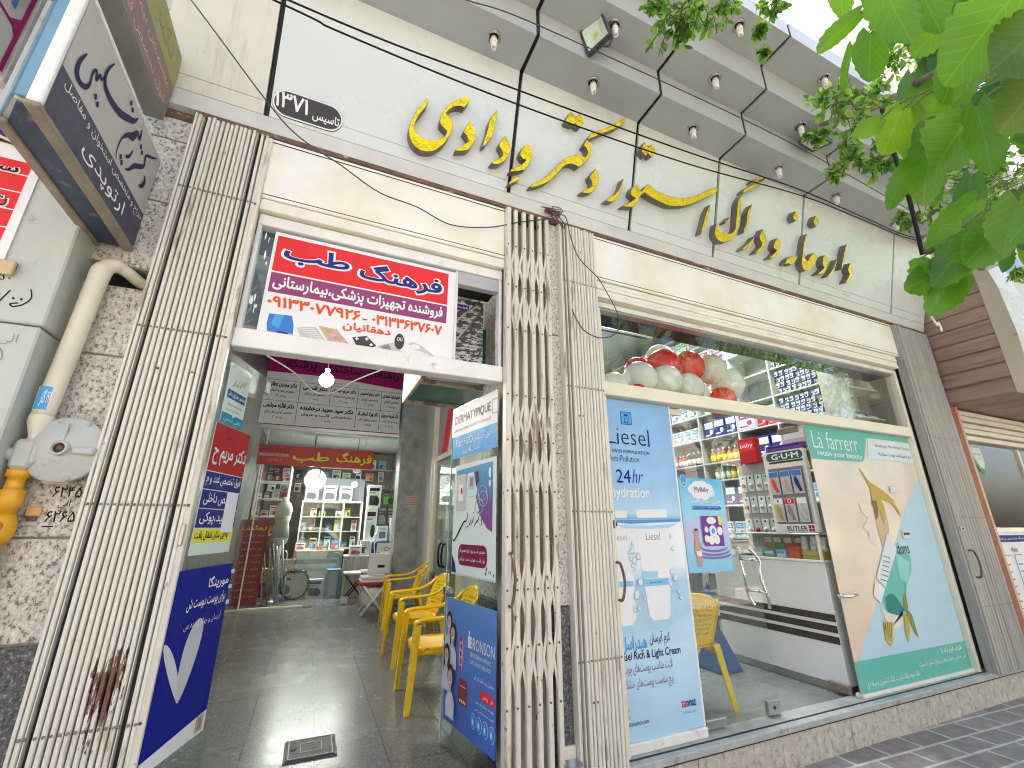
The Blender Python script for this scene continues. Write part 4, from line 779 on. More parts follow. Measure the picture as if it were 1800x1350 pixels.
m.poly(f, [(1.67, 1.33), (1.795, 1.33), (1.79, .845), (1.76, .815), (1.67, .81)], JAR, Z(1)); m.poly(f, [(1.835, 1.33), (2.10, 1.33), (2.045, .85), (2.02, .825), (1.91, .825), (1.885, .85)], JAR, Z(1))
m.rect(f, 1.668, 1.015, 1.785, 1.045, ink('band', (.25, .56, .78)), Z(2)); m.poly(f, [(1.862, 1.05), (2.055, 1.05), (2.052, 1.012), (1.866, 1.01)], ink('band', (.25, .56, .78)), Z(2)); m.poly(f, [(1.86, 1.095), (1.975, 1.09), (1.975, 1.055), (1.862, 1.055)], ink('band2', (.35, .64, .82)), Z(2))
rn = random.Random(4)
for k in range(34):
    x = rn.choice([1.81, 1.81, 2.10, 1.84]) + rn.uniform(-.035, .035); y = rn.uniform(.88, 1.34); r_ = rn.choice([.004, .006, .012, .02]); m.ell(f, x, y, r_, r_ * 1.1, ink('bubble_rim', (.35, .50, .60)), Z(3), 12); m.ell(f, x + r_ * .1, y + r_ * .1, r_ * .78, r_ * .85, ink('bubble', (.72, .80, .85)), Z(4), 12)
m.poly(f, [(1.66, .86), (1.80, .80), (1.95, .80), (2.06, .84), (2.205, .93), (2.205, .86), (2.0, .78), (1.67, .77)], ink('pool', (.42, .66, .80)), Z(0))
m.rect(f, 1.79, 1.99, 1.877, 2.078, SKY, Z(0))
for a, b, c_, d_ in ((1.79, 1.99, 1.877, 1.994), (1.79, 2.074, 1.877, 2.078), (1.79, 1.99, 1.794, 2.078), (1.873, 1.99, 1.877, 2.078)): m.rect(f, a, b, c_, d_, NAVY, Z(1))
m.poly(f, [(1.818, 2.057), (1.824, 2.062), (1.833, 2.058), (1.842, 2.062), (1.848, 2.057), (1.845, 2.048), (1.821, 2.048)], NAVY, Z(1)); m.rect(f, 1.668, 1.795, 1.69, 1.822, RED, Z(0)); m.rect(f, 1.672, 1.805, 1.686, 1.812, WHT, Z(1)); m.rect(f, 1.676, 1.80, 1.682, 1.817, WHT, Z(1))
m.build('printed_picture', t)
INK = ink('blue_black', (.02, .035, .09)); m = MB()
m.text(f, 'LL', 1.81, 2.0, 1.858, 2.042, NAVY, Z(2), -.01, True, 'c', .4); m.text(f, 'Liesel', 1.672, 1.857, 2.01, 1.968, INK, Z(1), -.012)
for x in (1.685, 1.745, 1.998): m.rect(f, x - .012, 1.857, x + .013, 1.861, INK, Z(1))
m.text(f, 'SWISS FORMULATION', 1.70, 1.80, 2.0, 1.822, INK, Z(1)); m.text(f, 'Anti-Pollution', 1.672, 1.745, 1.91, 1.785, INK, Z(1), -.01); m.text(f, '24', 1.72, 1.612, 1.83, 1.695, DBLU, Z(1)); m.text(f, 'hr', 1.84, 1.612, 1.93, 1.70, DBLU, Z(1), -.01, True, 'c', .35); m.text(f, 'hydration', 1.672, 1.50, 1.972, 1.59, WHT, Z(1), .02)
m.text(f, 'esel', 1.69, 1.27, 1.76, 1.305, MGREY, Z(2), -.01); m.text(f, 'Liesel', 1.91, 1.27, 2.02, 1.315, MGREY, Z(2), -.01); m.text(f, 'HYDRASEL CREAM', 1.90, 1.025, 2.0, 1.033, NAVY, Z(3)); m.text(f, 'کرم آبرسان', 1.87, .69, 2.02, .77, INK, Z(1), .004); m.text(f, 'هیدراسل', 1.672, .67, 1.85, .76, SKY, Z(1), .03)
m.text(f, 'asel Rich & Light Cream', 1.674, .628, 2.09, .682, INK, Z(1), .012); m.text(f, 'لایت مناسب پوست‌های چرب', 1.674, .56, 2.02, .625, MGREY, Z(1), .004); m.text(f, 'ریچ مناسب پوست‌های خشک', 1.674, .485, 2.02, .55, MGREY, Z(1), .004); m.text(f, 'ta', 2.055, .372, 2.092, .408, RED, Z(1), .02); m.text(f, 'nnaz', 2.094, .372, 2.165, .402, NAVY, Z(1), .02); m.text(f, 'شرکت هنگستر آسیا', 2.06, .338, 2.16, .358, MGREY, Z(1)); m.text(f, 'am', 1.672, .40, 1.69, .415, INK, Z(1)); m.text(f, 'ran', 1.672, .368, 1.695, .382, INK, Z(1)); m.text(f, 'ostarasiaco.com', 1.672, .335, 1.82, .356, INK, Z(1))
m.build('lettering', t)
f = fy(2.326); f.u *= .969; f.v *= .969; f.o = Vector((0, 2.326, 1.35 * .031))
t = thing('diaper_poster', 'small turquoise baby diaper poster with a standing baby on the glass door', 'poster', (2.46, 2.326, 1.06))
m = MB(); m.prism(f, [(2.332, 1.055), (2.748, 1.055), (2.748, 1.68), (2.332, 1.68)], -.003, 0, zprint('diaper_sheet', [(0, (.20, .58, .82)), (.22, (.30, .62, .84)), (.42, (.52, .50, .76)), (.62, (.28, .64, .84)), (1, (.10, .52, .78))])); m.build('sheet', t)
m = MB()
for a, b in ((2.46, 1.60), (2.50, 1.625), (2.55, 1.63), (2.60, 1.61), (2.61, 1.585), (2.56, 1.565), (2.49, 1.57)): m.ell(f, a, b, .05, .035, WHT, Z(0))
m.ell(f, 2.375, 1.66, .03, .045, WHT, Z(0)); m.ell(f, 2.375, 1.662, .026, .041, SKY, Z(1)); m.rrect(f, 2.42, 1.455, 2.71, 1.495, .018, WHT, Z(0)); m.rrect(f, 2.423, 1.458, 2.707, 1.492, .016, SKY, Z(1))
for k, (y, r_) in enumerate(((1.165, .155), (1.185, .14), (1.21, .125))): m.ell(f, 2.58, y, r_, .03, ink('stand_dark', (.20, .22, .50)), Z(1 + 2 * k)); m.ell(f, 2.58, y + .012, r_ * .98, .026, ink('stand_light', (.52, .56, .78)), Z(2 + 2 * k))
m.rect(f, 2.49, 1.22, 2.68, 1.42, ink('violet', (.20, .07, .33)), Z(7)); m.poly(f, [(2.645, 1.42), (2.68, 1.42), (2.68, 1.36), (2.65, 1.36)], YEL, Z(8)); m.ell(f, 2.58, 1.39, .045, .025, WHT, Z(8))
for a, b, r_ in ((2.52, 1.27, .022), (2.56, 1.26, .028), (2.61, 1.265, .03), (2.65, 1.32, .026), (2.525, 1.33, .018), (2.585, 1.32, .035)): m.ell(f, a, b, r_, r_ * 1.1, WHT, Z(8), 14)
m.ell(f, 2.585, 1.32, .016, .018, SKY, Z(9)); m.ell(f, 2.437, 1.305, .022, .026, SKIN, Z(2)); m.poly(f, [(2.415, 1.318), (2.425, 1.336), (2.447, 1.336), (2.46, 1.318), (2.452, 1.325), (2.425, 1.322)], HAIR, Z(3)); m.poly(f, [(2.418, 1.28), (2.456, 1.28), (2.462, 1.22), (2.468, 1.19), (2.462, 1.13), (2.452, 1.09), (2.44, 1.09), (2.438, 1.13), (2.432, 1.09), (2.418, 1.09), (2.416, 1.15), (2.41, 1.20), (2.405, 1.16), (2.40, 1.17), (2.406, 1.24)], SKIN, Z(2)); m.poly(f, [(2.412, 1.19), (2.466, 1.19), (2.46, 1.165), (2.438, 1.155), (2.416, 1.165)], WHT, Z(3))
m.build('printed_picture', t); m = MB(); m.text(f, 'MyBaby', 2.465, 1.575, 2.605, 1.62, ink('slate_blue', (.12, .22, .42)), Z(2), .01); m.text(f, 'new', 2.36, 1.635, 2.39, 1.647, WHT, Z(2)); m.text(f, 'مای بیبی اختصاصی اقتصادی', 2.42, 1.505, 2.70, 1.54, WHT, Z(1), .03); m.text(f, 'تامین ایمنی، سلامت و آرامش', 2.44, 1.463, 2.69, 1.49, INK, Z(2), .01); m.build('lettering', t)
f = fy(2.292)
t = thing('repair_cream_poster', 'large peach and blue cream poster with flowers on the right pharmacy pane', 'poster', (4.4, 2.29, .24))
PCH = zprint('peach_sheet', [(0, (.76, .60, .46)), (.5, (.76, .66, .52)), (1, (.72, .66, .56))]); AQ = ink('aqua', (.48, .68, .78), .25)
m = MB(); m.box(3.668, 5.168, 2.2925, 2.2965, .238, 2.162, PCH); m.build('sheet', t)
m = MB(); m.poly(f, [(3.72, .43), (5.168, .43), (5.168, 1.78), (4.9, 1.57)], AQ, Z(0)); m.rect(f, 3.668, .238, 5.168, .432, TEAL, Z(1)); m.poly(f, [(3.668, 2.162), (5.168, 2.162), (5.168, 2.112), (4.50, 2.112), (4.42, 1.96), (4.38, 1.90), (4.33, 1.885), (3.668, 1.875)], TEAL, Z(1)); m.poly(f, [(4.52, 2.108), (5.168, 2.108), (5.168, 1.92), (4.44, 1.92), (4.46, 1.96)], ink('pill', (.66, .75, .78)), Z(1))
m.spoly(f, [(4.37, 1.53), (4.50, 1.55), (4.50, 1.34), (4.41, 1.22), (4.36, 1.1), (4.33, 1.28)], TAN, Z(1)); m.spoly(f, [(4.16, 1.54), (4.36, 1.51), (4.30, 1.30), (4.26, 1.20), (4.16, 1.24), (4.20, 1.3), (4.13, 1.34), (4.24, 1.42), (4.17, 1.46)], ink('petal', (.78, .71, .61)), Z(2)); m.spoly(f, [(4.27, 1.83), (4.30, 1.81), (4.38, 1.72), (4.54, 1.65), (4.68, 1.56), (4.58, 1.55), (4.48, 1.58), (4.50, 1.48), (4.44, 1.36), (4.42, 1.50), (4.37, 1.50), (4.35, 1.60), (4.36, 1.67)], GOLDY, Z(3)); m.spoly(f, [(4.34, 1.56), (4.41, 1.56), (4.39, 1.45), (4.33, 1.40)], ink('brown', (.25, .15, .06)), Z(4)); m.spoly(f, [(4.55, 1.60), (4.62, 1.58), (4.70, 1.50), (4.71, 1.43), (4.66, 1.50)], GOLDY, Z(3))
m.spoly(f, [(4.46, 1.25), (4.52, 1.16), (4.70, 1.12), (4.66, 1.0), (4.53, .88), (4.42, .70), (4.30, .66), (4.20, .70), (4.17, .82), (4.24, .92)], ink('tube_teal', (.16, .52, .46)), Z(2)); m.spoly(f, [(4.50, 1.14), (4.66, 1.06), (4.56, .92), (4.46, .95)], ink('tube_light', (.30, .64, .58)), Z(3)); m.spoly(f, [(4.20, .82), (4.32, .84), (4.42, .72), (4.30, .665), (4.20, .70)], ink('tube_dark', (.05, .24, .22)), Z(3)); m.spoly(f, [(4.44, 1.29), (4.53, 1.17), (4.24, .89), (4.15, .965)], ink('label', (.70, .78, .80)), Z(4)); m.spoly(f, [(4.12, .94), (4.23, .885), (4.13, .785), (4.06, .84)], WHT, Z(5))
for k in range(6): m.spoly(f, [(4.20 + k * .022, .955 + k * .034), (4.285 + k * .022, .935 + k * .034), (4.285 + k * .022, .929 + k * .034), (4.20 + k * .022, .949 + k * .034)], DGRY, Z(5))
m.spoly(f, [(4.515, .94), (4.49, .82), (4.475, .72), (4.41, .715), (4.44, .80), (4.495, .85)], OLIV, Z(4)); m.spoly(f, [(4.43, .73), (4.50, .68), (4.515, .51), (4.47, .58)], OLIV, Z(4)); m.spoly(f, [(4.40, .70), (4.45, .64), (4.37, .49), (4.36, .57)], GOLDY, Z(4)); m.spoly(f, [(4.10, .81), (4.15, .73), (4.37, .68), (4.40, .72), (4.34, .62), (4.22, .60), (4.15, .66)], ink('petal', (.78, .71, .61)), Z(3)); m.spoly(f, [(4.11, .66), (4.23, .64), (4.14, .49), (4.085, .54)], ink('stamen', (.62, .46, .10)), Z(4))
for k in range(9): m.poly(f, [(4.10 + .012 * k, .65 - .016 * k * (k % 2)), (4.106 + .012 * k, .65 - .016 * k * (k % 2)), (4.09 + .006 * k, .57 - .01 * k)], HAIR, Z(5))
for x, y, s_ in ((4.70, 1.66, .05), (4.72, 1.285, .06)):
    m.rect(f, x - s_, y - s_ * .6, x + s_, y + s_ * .6, LGREY, Z(3)); m.rect(f, x - s_ + .006, y - s_ * .6 + .006, x + s_ - .006, y + s_ * .6 - .006, ink('pale_box', (.68, .72, .70)), Z(4))
m.rect(f, 4.68, 1.28, 4.77, 1.30, DGRY, Z(5)); m.build('printed_picture', t)
m = MB(); m.text(f, 'Lá farrerr', 3.725, 1.97, 4.34, 2.115, WHT, Z(2), -.012); m.text(f, 'retain your beauty', 3.76, 1.895, 4.36, 1.955, WHT, Z(2), .004); m.text(f, 'Seconeica : Skin Repair Cream', 4.60, 2.03, 5.14, 2.065, DGRY, Z(2), -.008); m.text(f, 'کرم ترمیم کننده پوست سکونیکا', 4.62, 1.945, 5.14, 1.995, DGRY, Z(2)); m.text(f, 'dons', 4.52, 1.13, 4.70, 1.22, DGRY, Z(6)); m.text(f, 'طرف قرارداد با', 4.78, .37, 5.10, .42, WHT, Z(2), .004); m.text(f, 'تامین اجتماعی، خدمات درمانی، نیروهای مسلح، بانک ملت', 4.44, .305, 5.13, .35, WHT, Z(2)); m.text(f, 'بانک سپه، بانک تجارت، بانک کشاورزی و بیمه دی', 3.75, .255, 4.42, .305, WHT, Z(2)); m.build('lettering', t)

# ---------------------------------------------------------------- projecting signs at the left
t = thing('orthopaedic_sign', 'grey and navy lightbox sign with blue end panel projecting from the granite pillar', 'lightbox sign', (-.96, 1.84, 2.55))
GALV = mat('galvanised_edge', (.52, .54, .53), .4, metal=.3, var=.1, stains=((.30, .22, .12), .55, .7, 8, None)); BLUEP = mat('blue_end_panel', (.16, .30, .42), .4, var=.15, scale=3); NAVP = mat('scuffed_navy_panel', (.035, .055, .10), .45, var=.3, scale=4, stains=((.28, .24, .17), .60, .68, 5, (1, 1, 2))); BRN = mat('brown_stained_edge', (.27, .235, .165), .5, var=.25, scale=8)
fT = Fr((0, 0, 0), (1, 0, 0), (0, 1, 0), (0, 0, 1)); m = MB(); m.prism(fT, [(-.893, 1.47), (-.952, 1.462), (-1.02, 1.56), (-1.03, 2.235), (-.893, 2.235)], 2.545, 3.04, GALV); m.build('case', t)
m = MB(); m.rbox(-.948, -.922, 1.450, 1.4605, 2.552, 3.035, BLUEP, .002); m.prism(fT, [(-.951, 1.461), (-.957, 1.455), (-1.026, 1.556), (-1.02, 1.562)], 2.552, 3.035, BLUEP); m.build('end_panel', t)
m = MB(); m.prism(fT, [(-.93, 1.475), (-.95, 1.472), (-1.005, 1.56), (-1.005, 2.22), (-.93, 2.22)], 2.536, 2.5445, NAVP); m.build('underside_panel', t)
m = MB(); m.rbox(-.928, -.888, 1.45, 2.24, 2.528, 2.546, BRN, .004); m.rbox(-1.042, -1.007, 1.56, 2.24, 2.528, 2.546, BRN, .004); m.rbox(-.924, -.888, 1.45, 1.4695, 2.546, 3.05, WPAINT, .004); m.rbox(-1.04, -1.022, 1.552, 1.57, 2.546, 3.05, GALV, .004); m.rbox(-.924, -.888, 1.47, 2.24, 3.041, 3.053, WPAINT, .003); m.build('frame', t)
f = fxp(-.8925); m = MB(); m.rect(f, 1.475, 2.548, 2.234, 3.04, mat('sign_face', (.47, .47, .44), .4, var=.08, scale=3), Z(0)); m.rect(f, 1.475, 2.55, 2.234, 2.727, mat('sign_navy', (.04, .043, .08), .4, var=.25, scale=5, stains=((.16, .13, .10), .55, .7, 4, None)), Z(1)); m.build('face', t)
m = MB(); SINK = ink('sign_ink', (.03, .03, .085))
for pts, wd in (([(1.547, 2.87), (1.531, 2.815), (1.538, 2.772), (1.567, 2.762), (1.597, 2.778), (1.610, 2.808), (1.605, 2.845), (1.61, 2.872), (1.624, 2.876), (1.632, 2.85), (1.642, 2.888), (1.655, 2.88), (1.664, 2.907)], (.006, .018, .026, .02, .018, .012, .01, .012, .012, .01, .012, .01, .006)), ([(1.69, 3.005), (1.672, 2.96), (1.668, 2.915), (1.69, 2.885), (1.75, 2.882), (1.82, 2.902), (1.89, 2.945), (1.925, 2.972), (1.945, 3.008)], (.004, .012, .018, .024, .028, .03, .028, .02, .005)), ([(2.0, 3.0), (2.004, 2.955), (1.975, 2.958), (1.963, 2.935), (1.948, 2.91), (1.91, 2.88), (1.883, 2.832), (1.879, 2.77), (1.893, 2.742)], (.008, .018, .018, .03, .034, .018, .008, .006, .003)), ([(1.986, 2.873), (1.974, 2.83), (1.949, 2.806)], (.005, .014, .014)), ([(2.195, 3.02), (2.15, 2.985), (2.096, 2.945), (2.105, 2.90), (2.08, 2.87), (2.034, 2.832), (2.0, 2.784), (1.972, 2.76)], (.004, .012, .012, .016, .022, .022, .014, .004)), ([(2.134, 2.868), (2.152, 2.848), (2.138, 2.812), (2.112, 2.797)], (.006, .022, .02, .004))): brush(m, f, pts, wd, SINK, Z(2))
for y, z in ((1.66, 2.805), (1.682, 2.793), (1.865, 3.005), (1.889, 2.993), (2.034, 2.938), (2.056, 2.926), (1.917, 2.775), (1.936, 2.762)): m.poly(f, [(y - .012, z), (y, z + .014), (y + .012, z), (y, z - .014)], SINK, Z(2))
m.text(f, 'ارتوپدی', 1.69, 2.57, 2.06, 2.655, WHT, Z(2), .005); m.text(f, 'جراح و متخصص استخوان و مفاصل', 1.51, 2.668, 2.22, 2.718, WHT, Z(2)); m.build('lettering', t)
t = thing('olive_sign', 'faded olive and mauve box sign projecting above the granite pillar', 'lightbox sign', (-.93, 1.8, 3.22))
m = MB(); m.rbox(-.972, -.895, 1.2, 2.16, 3.215, 3.62, mat('grey_green_case', (.20, .21, .18), .55, var=.15), .004); m.build('case', t)
f = fxp(-.8945); m = MB(); m.rect(f, 1.21, 3.225, 2.15, 3.42, ink('mauve', (.25, .205, .185)), Z(0)); m.rect(f, 1.21, 3.421, 2.15, 3.61, ink('olive_face', (.36, .35, .16)), Z(0)); m.build('face', t)
m = MB(); m.text(f, 'متخصص بیماریهای داخلی', 1.3, 3.34, 2.1, 3.40, PINK, Z(1)); m.text(f, 'فوق تخصص قلب و عروق', 1.3, 3.25, 2.1, 3.31, PINK, Z(1)); m.text(f, 'دکتر احمدی', 1.4, 3.45, 2.05, 3.58, OLIV, Z(1)); m.build('lettering', t)
t = thing('clinic_sign', 'white box sign with magenta borders and blue word at the top left corner', 'lightbox sign', (-1.3, 1.5, 2.95))
m = MB(); m.rbox(-1.36, -1.255, .9, 1.885, 2.93, 3.7, WPAINT, .004); m.rbox(-1.37, -1.245, 1.842, 1.90, 2.92, 3.71, GALV, .004); m.build('case', t)
f = fxp(-1.2545); m = MB(); m.rect(f, .92, 2.945, 1.84, 3.69, LGREY, Z(0)); m.rect(f, 1.815, 2.945, 1.836, 3.69, MAG, Z(1)); m.rect(f, .92, 3.128, 1.815, 3.142, MAG, Z(1)); m.poly(f, [(1.77, 3.142), (1.815, 3.19), (1.815, 3.142)], MAG, Z(2)); m.poly(f, [(1.79, 3.128), (1.815, 3.10), (1.815, 3.128)], MAG, Z(2)); m.build('face', t)
m = MB(); m.text(f, 'اکو', 1.58, 3.165, 1.775, 3.27, BLUE, Z(1), .03); m.build('lettering', t)

# ---------------------------------------------------------------- neighbour's panel wall with posters and handwriting
t = thing('panel_wall', 'pale grey green panel wall with handwritten notes at the far left', 'wall', (-2, 2.15, 0))
m = MB(); m.rbox(-3.2, -1.025, 2.1, 2.32, 2.075, 3.05, WALLG, .006); m.rbox(-3.2, -1.03, 2.1, 2.32, 0, 2.068, WALLG, .006); m.box(-3.2, -1.06, 2.3, 2.6, 3.0, 7.0, WALLG); m.build('panel', t)
m = MB(); m.rbox(-1.06, -1.033, 2.325, 2.36, 0, 3.05, RUSTB, .004); m.rbox(-1.033, -1.018, 2.33, 2.345, 0, 2.6, WALLG, .003); m.build('edge_strip', t)
f = fy(2.0985); m = MB()
m.text(f, '۲۷۰۰', -1.22, 2.145, -1.105, 2.20, BLK, 0, -.01); brush(m, f, [(-1.095, 2.215), (-1.085, 2.18), (-1.10, 2.15), (-1.125, 2.135), (-1.135, 2.145), (-1.115, 2.152)], (.004, .005, .005), BLK, 0); m.rect(f, -1.175, 2.285, -1.170, 2.31, BLK, 0); m.rect(f, -1.16, 2.285, -1.155, 2.31, BLK, 0); m.text(f, '۵۰', -1.20, 2.235, -1.16, 2.262, BLK, 0); m.text(f, 'الی', -1.13, 1.985, -1.08, 2.03, MGREY, 0, -.015); m.text(f, '۱۵', -1.15, 1.92, -1.10, 1.97, MGREY, 0, -.015); m.text(f, 'وقت', -1.20, 1.815, -1.095, 1.87, BLK, 0, .01); m.text(f, '۲۷', -1.145, 1.745, -1.105, 1.785, BLK, 0); m.build('handwriting', t)
m = MB(); m.rect(f, -1.25, 1.655, -1.065, 1.735, WHT, Z(0)); m.rect(f, -1.25, 1.66, -1.068, 1.71, DGRY, Z(1)); m.text(f, '۰۹۱۳۳۶۹۱', -1.24, 1.688, -1.072, 1.706, WHT, Z(2)); m.text(f, '۳۲۲۶۸۱۷', -1.24, 1.664, -1.072, 1.682, WHT, Z(2)); m.build('sticker', t)
t = thing('red_price_poster', 'red poster with white rows and Persian words on the panel wall at the far left', 'poster', (-1.6, 2.09, 2.3)); f = fy(2.092)
m = MB(); m.box(-2.2, -1.195, 2.0925, 2.0985, 2.25, 2.83, WHT); m.build('sheet', t)
m = MB()
for k in range(6): m.rect(f, -2.18, 2.292 + k * .082, -1.225, 2.368 + k * .082 if k < 5 else 2.76, RED, Z(0))
m.build('printed_rows', t); m = MB(); m.text(f, 'سا', -1.345, 2.695, -1.25, 2.75, WHT, Z(1), .06); m.text(f, 'سا', -1.34, 2.70, -1.255, 2.745, BLK, Z(3), .015); m.text(f, 'تـ', -1.31, 2.535, -1.245, 2.59, WHT, Z(1), .06); m.text(f, 'تـ', -1.305, 2.54, -1.25, 2.585, BLK, Z(3), .015); m.build('lettering', t)
t = thing('scalloped_sign', 'navy sign with scalloped yellow edge behind the orthopaedic lightbox', 'sign', (-1.4, 2.08, 2.85)); f = fy(2.075)
pts = [(-1.9, 3.0), (-1.9, 2.84)] + [(-1.9 + k * .02, 2.845 - .012 * abs(math.sin(k * .42))) for k in range(1, 28)] + [(-1.33, 2.835), (-1.28, 2.82), (-1.24, 2.822), (-1.26, 2.85), (-1.30, 2.89), (-1.32, 2.93), (-1.31, 3.0)]
m = MB(); m.prism(f, pts, -.02, 0, ink('sign_yellow', (.80, .74, .40)), DGRY); m.build('rim', t); m = MB(); m.prism(f, [(x - .02 if x > -1.8 else x, z + .018) for x, z in pts], 0, .006, NAVY); m.build('face', t)
t = thing('paper_bracket', 'small curled brown tag stuck on the panel wall', 'tag', (-1.19, 2.09, 2.29)); m = MB(); m.rbox(-1.23, -1.155, 2.083, 2.0985, 2.255, 2.315, TAN, .004); m.rbox(-1.165, -1.15, 2.07, 2.083, 2.25, 2.312, TAN, .003); m.build('tag', t)
# ---------------------------------------------------------------- passage: glass leaves with posters
def wing(o, az, side):
    s_, c_ = math.sin(R(az)), math.cos(R(az))
    n = (c_, -s_, 0) if side < 0 else (-c_, s_, 0); u = (s_, c_, 0) if side < 0 else (-s_, -c_, 0)
    return Fr(o, u, (0, 0, 1), n)
WL = wing((-.43, 2.25, 0), 18, -1); WR = wing((.905, 2.26, 0), -9, 1)
def slab(m, fr, x0, y0, x1, y1, z0, z1, q): m.prism(fr, [(x0, y0), (x1, y0), (x1, y1), (x0, y1)], z0, z1, q)
t = thing('glass_door_leaf', 'open glass door leaf on the left of the passage carrying doctors notices', 'glass door', (-.43, 2.25, .2), 'open glass leaves of the passage')
m = MB(); slab(m, WL, .0, .2, .42, 2.12, -.008, 0, GLSIN); m.build('pane', t); m = MB(); slab(m, WL, .365, 2.04, .42, 2.10, -.012, .004, STEEL); slab(m, WL, .365, .21, .42, .27, -.012, .004, STEEL); m.build('patch_fitting', t)
t = thing('glass_door_leaf', 'open glass door leaf on the right of the passage carrying cosmetic and clinic posters', 'glass door', (.9, 2.26, .2), 'open glass leaves of the passage')
m = MB(); slab(m, WR, -.605, .2, 0, 2.12, -.008, 0, GLSIN); m.build('pane', t); m = MB(); slab(m, WR, -.609, .2, -.605, 2.12, -.009, .001, MINT); slab(m, WR, -.60, .96, -.57, 1.0, -.01, .02, CHROME); m.build('edge_rail', t)
f = WL
t = thing('internist_notice', 'pale teal doctor notice in a clear holder, topmost on the left glass leaf', 'notice', (-.38, 2.35, 1.8))
m = MB(); slab(m, f, .0, 1.795, .192, 2.055, .003, .006, MINT); slab(m, f, -.005, 1.785, .20, 2.08, .001, .003, GLSIN); m.build('sheet', t)
m = MB(); m.rect(f, .012, 1.91, .178, 1.95, ink('teal_blue', (.02, .12, .28)), .0072); m.rect(f, .0, 1.795, .192, 1.84, ink('teal_band', (.03, .27, .42)), .0072); m.poly(f, [(.08, 1.84), (.11, 1.84), (.095, 1.828)], MINT, .0084); m.build('printed_bands', t)
m = MB(); m.text(f, 'متخصص بیماریهای داخلی', .018, 1.918, .172, 1.942, WHT, .0084, .01); m.text(f, 'مشاوره و درمان', .03, 1.875, .165, 1.895, MGREY, .0074); m.text(f, 'طبقه دوم واحد سه', .03, 1.85, .15, 1.867, MGREY, .0074); m.text(f, 'تلفن تماس', .02, 1.803, .17, 1.822, MINT, .0084)
for k, (a, b) in enumerate(((.16, 2.0), (.13, 1.985), (.10, 1.98), (.07, 1.975))): brush(m, f, [(a, b + .03), (a - .012, b + .01), (a - .02, b - .006), (a - .03, b + .004)], (.002, .004, .004, .002), MGREY, .0074)
m.build('lettering', t)
t = thing('specialist_poster', 'red, navy and yellow doctor relocation poster on the left glass leaf', 'poster', (-.38, 2.4, 1.24))
m = MB(); slab(m, f, -.02, 1.238, .292, 1.785, .003, .006, MINT); m.build('sheet', t)
m = MB(); m.rect(f, -.02, 1.578, .292, 1.785, DRED, .0068)
for z0, z1 in ((1.502, 1.574), (1.424, 1.498), (1.345, 1.420)): m.rect(f, -.02, z0, .292, z1, NAVY, .0068)
m.rect(f, -.02, 1.285, .292, 1.341, YEL, .0068); m.build('printed_bands', t)
m = MB(); m.text(f, 'دکتر مریم ح', .0, 1.605, .285, 1.705, MINT, .008, .02); m.text(f, 'مطب', .08, 1.725, .13, 1.75, NAVY, .008, .02); m.text(f, 'فوق تخصص غدد و م', -.01, 1.512, .278, 1.568, WHT, .008, .01); m.text(f, 'متخصص داخلی', .0, 1.436, .278, 1.49, WHT, .008, .01); m.text(f, 'تیروئید،پوکی', .0, 1.355, .278, 1.412, WHT, .008, .01); m.text(f, 'به این مکان انتقال یافت', -.01, 1.294, .25, 1.332, BLK, .008, .02); m.build('lettering', t)
t = thing('blank_paper', 'blank white paper taped over the doctor relocation poster', 'paper', (-.3, 2.45, 1.33)); m = MB(); slab(m, f, .175, 1.325, .275, 1.498, .0095, .0112, WHT); m.build('sheet', t)
t = thing('face_cream_board', 'deep blue board with white petal shapes at the foot of the left leaf', 'poster', (-.3, 2.4, .52))
m = MB(); slab(m, f, -.06, .525, .345, 1.185, .004, .012, DBLU); m.build('sheet', t)
m = MB(); pet = lambda cx, cz, a, L_, W_: [(cx + (W_ * math.sin(q) * (1 - .35 * math.cos(q)) * math.cos(R(a)) - L_ * (1 - math.cos(q)) / 2 * -math.sin(R(a))), cz + (W_ * math.sin(q) * (1 - .35 * math.cos(q)) * math.sin(R(a)) + L_ * (1 - math.cos(q)) / 2 * math.cos(R(a)))) for q in [2 * math.pi * k / 22 for k in range(22)]]
PET = ink('petal_white', (.66, .68, .69)); m.poly(f, pet(.10, .70, -32, .27, .055), PET, .0128); m.poly(f, pet(.10, .70, 8, .29, .055), ink('petal_shade', (.58, .60, .62)), .0132)
m.poly(f, [(-.06, .525), (.345, .525), (.345, .60), (.30, .597), (-.06, .57)], WHT, .0128); m.rect(f, .27, .535, .325, .595, TAN, .014); m.rect(f, .283, .545, .312, .585, ink('photo', (.30, .26, .24)), .015); m.build('printed_picture', t)
m = MB(); m.text(f, 'مورینگا', .16, 1.09, .325, 1.145, WHT, .0135, .015); m.text(f, 'برای پوست دوست ش', .03, 1.02, .32, 1.075, WHT, .0135, .01); m.text(f, 'آبرسان و جوان کننده ص', .04, .955, .31, .99, WHT, .0135, -.005); m.build('lettering', t)
m = MB()
for z in (1.15, 1.085, 1.02): slab(m, f, .338, z - .008, .352, z + .008, .0125, .02, PALE)
m.build('plastic_clip', t)
f = WR
t = thing('dermatology_poster', 'white and blue moisturiser poster, upper one on the right glass leaf', 'poster', (.86, 2.5, 1.78))
m = MB(); slab(m, f, -.58, 1.772, .0, 2.112, .002, .005, WHT); m.build('sheet', t); m = MB(); m.rect(f, -.58, 1.772, 0, 1.915, SKY, .006)
for a, b, c_, d_ in ((-.055, 1.975, -.051, 2.06), (-.055, 2.056, 0, 2.06), (-.055, 1.975, 0, 1.979)): m.rect(f, a, b, c_, d_, DGRY, .006)
m.build('printed_bands', t)
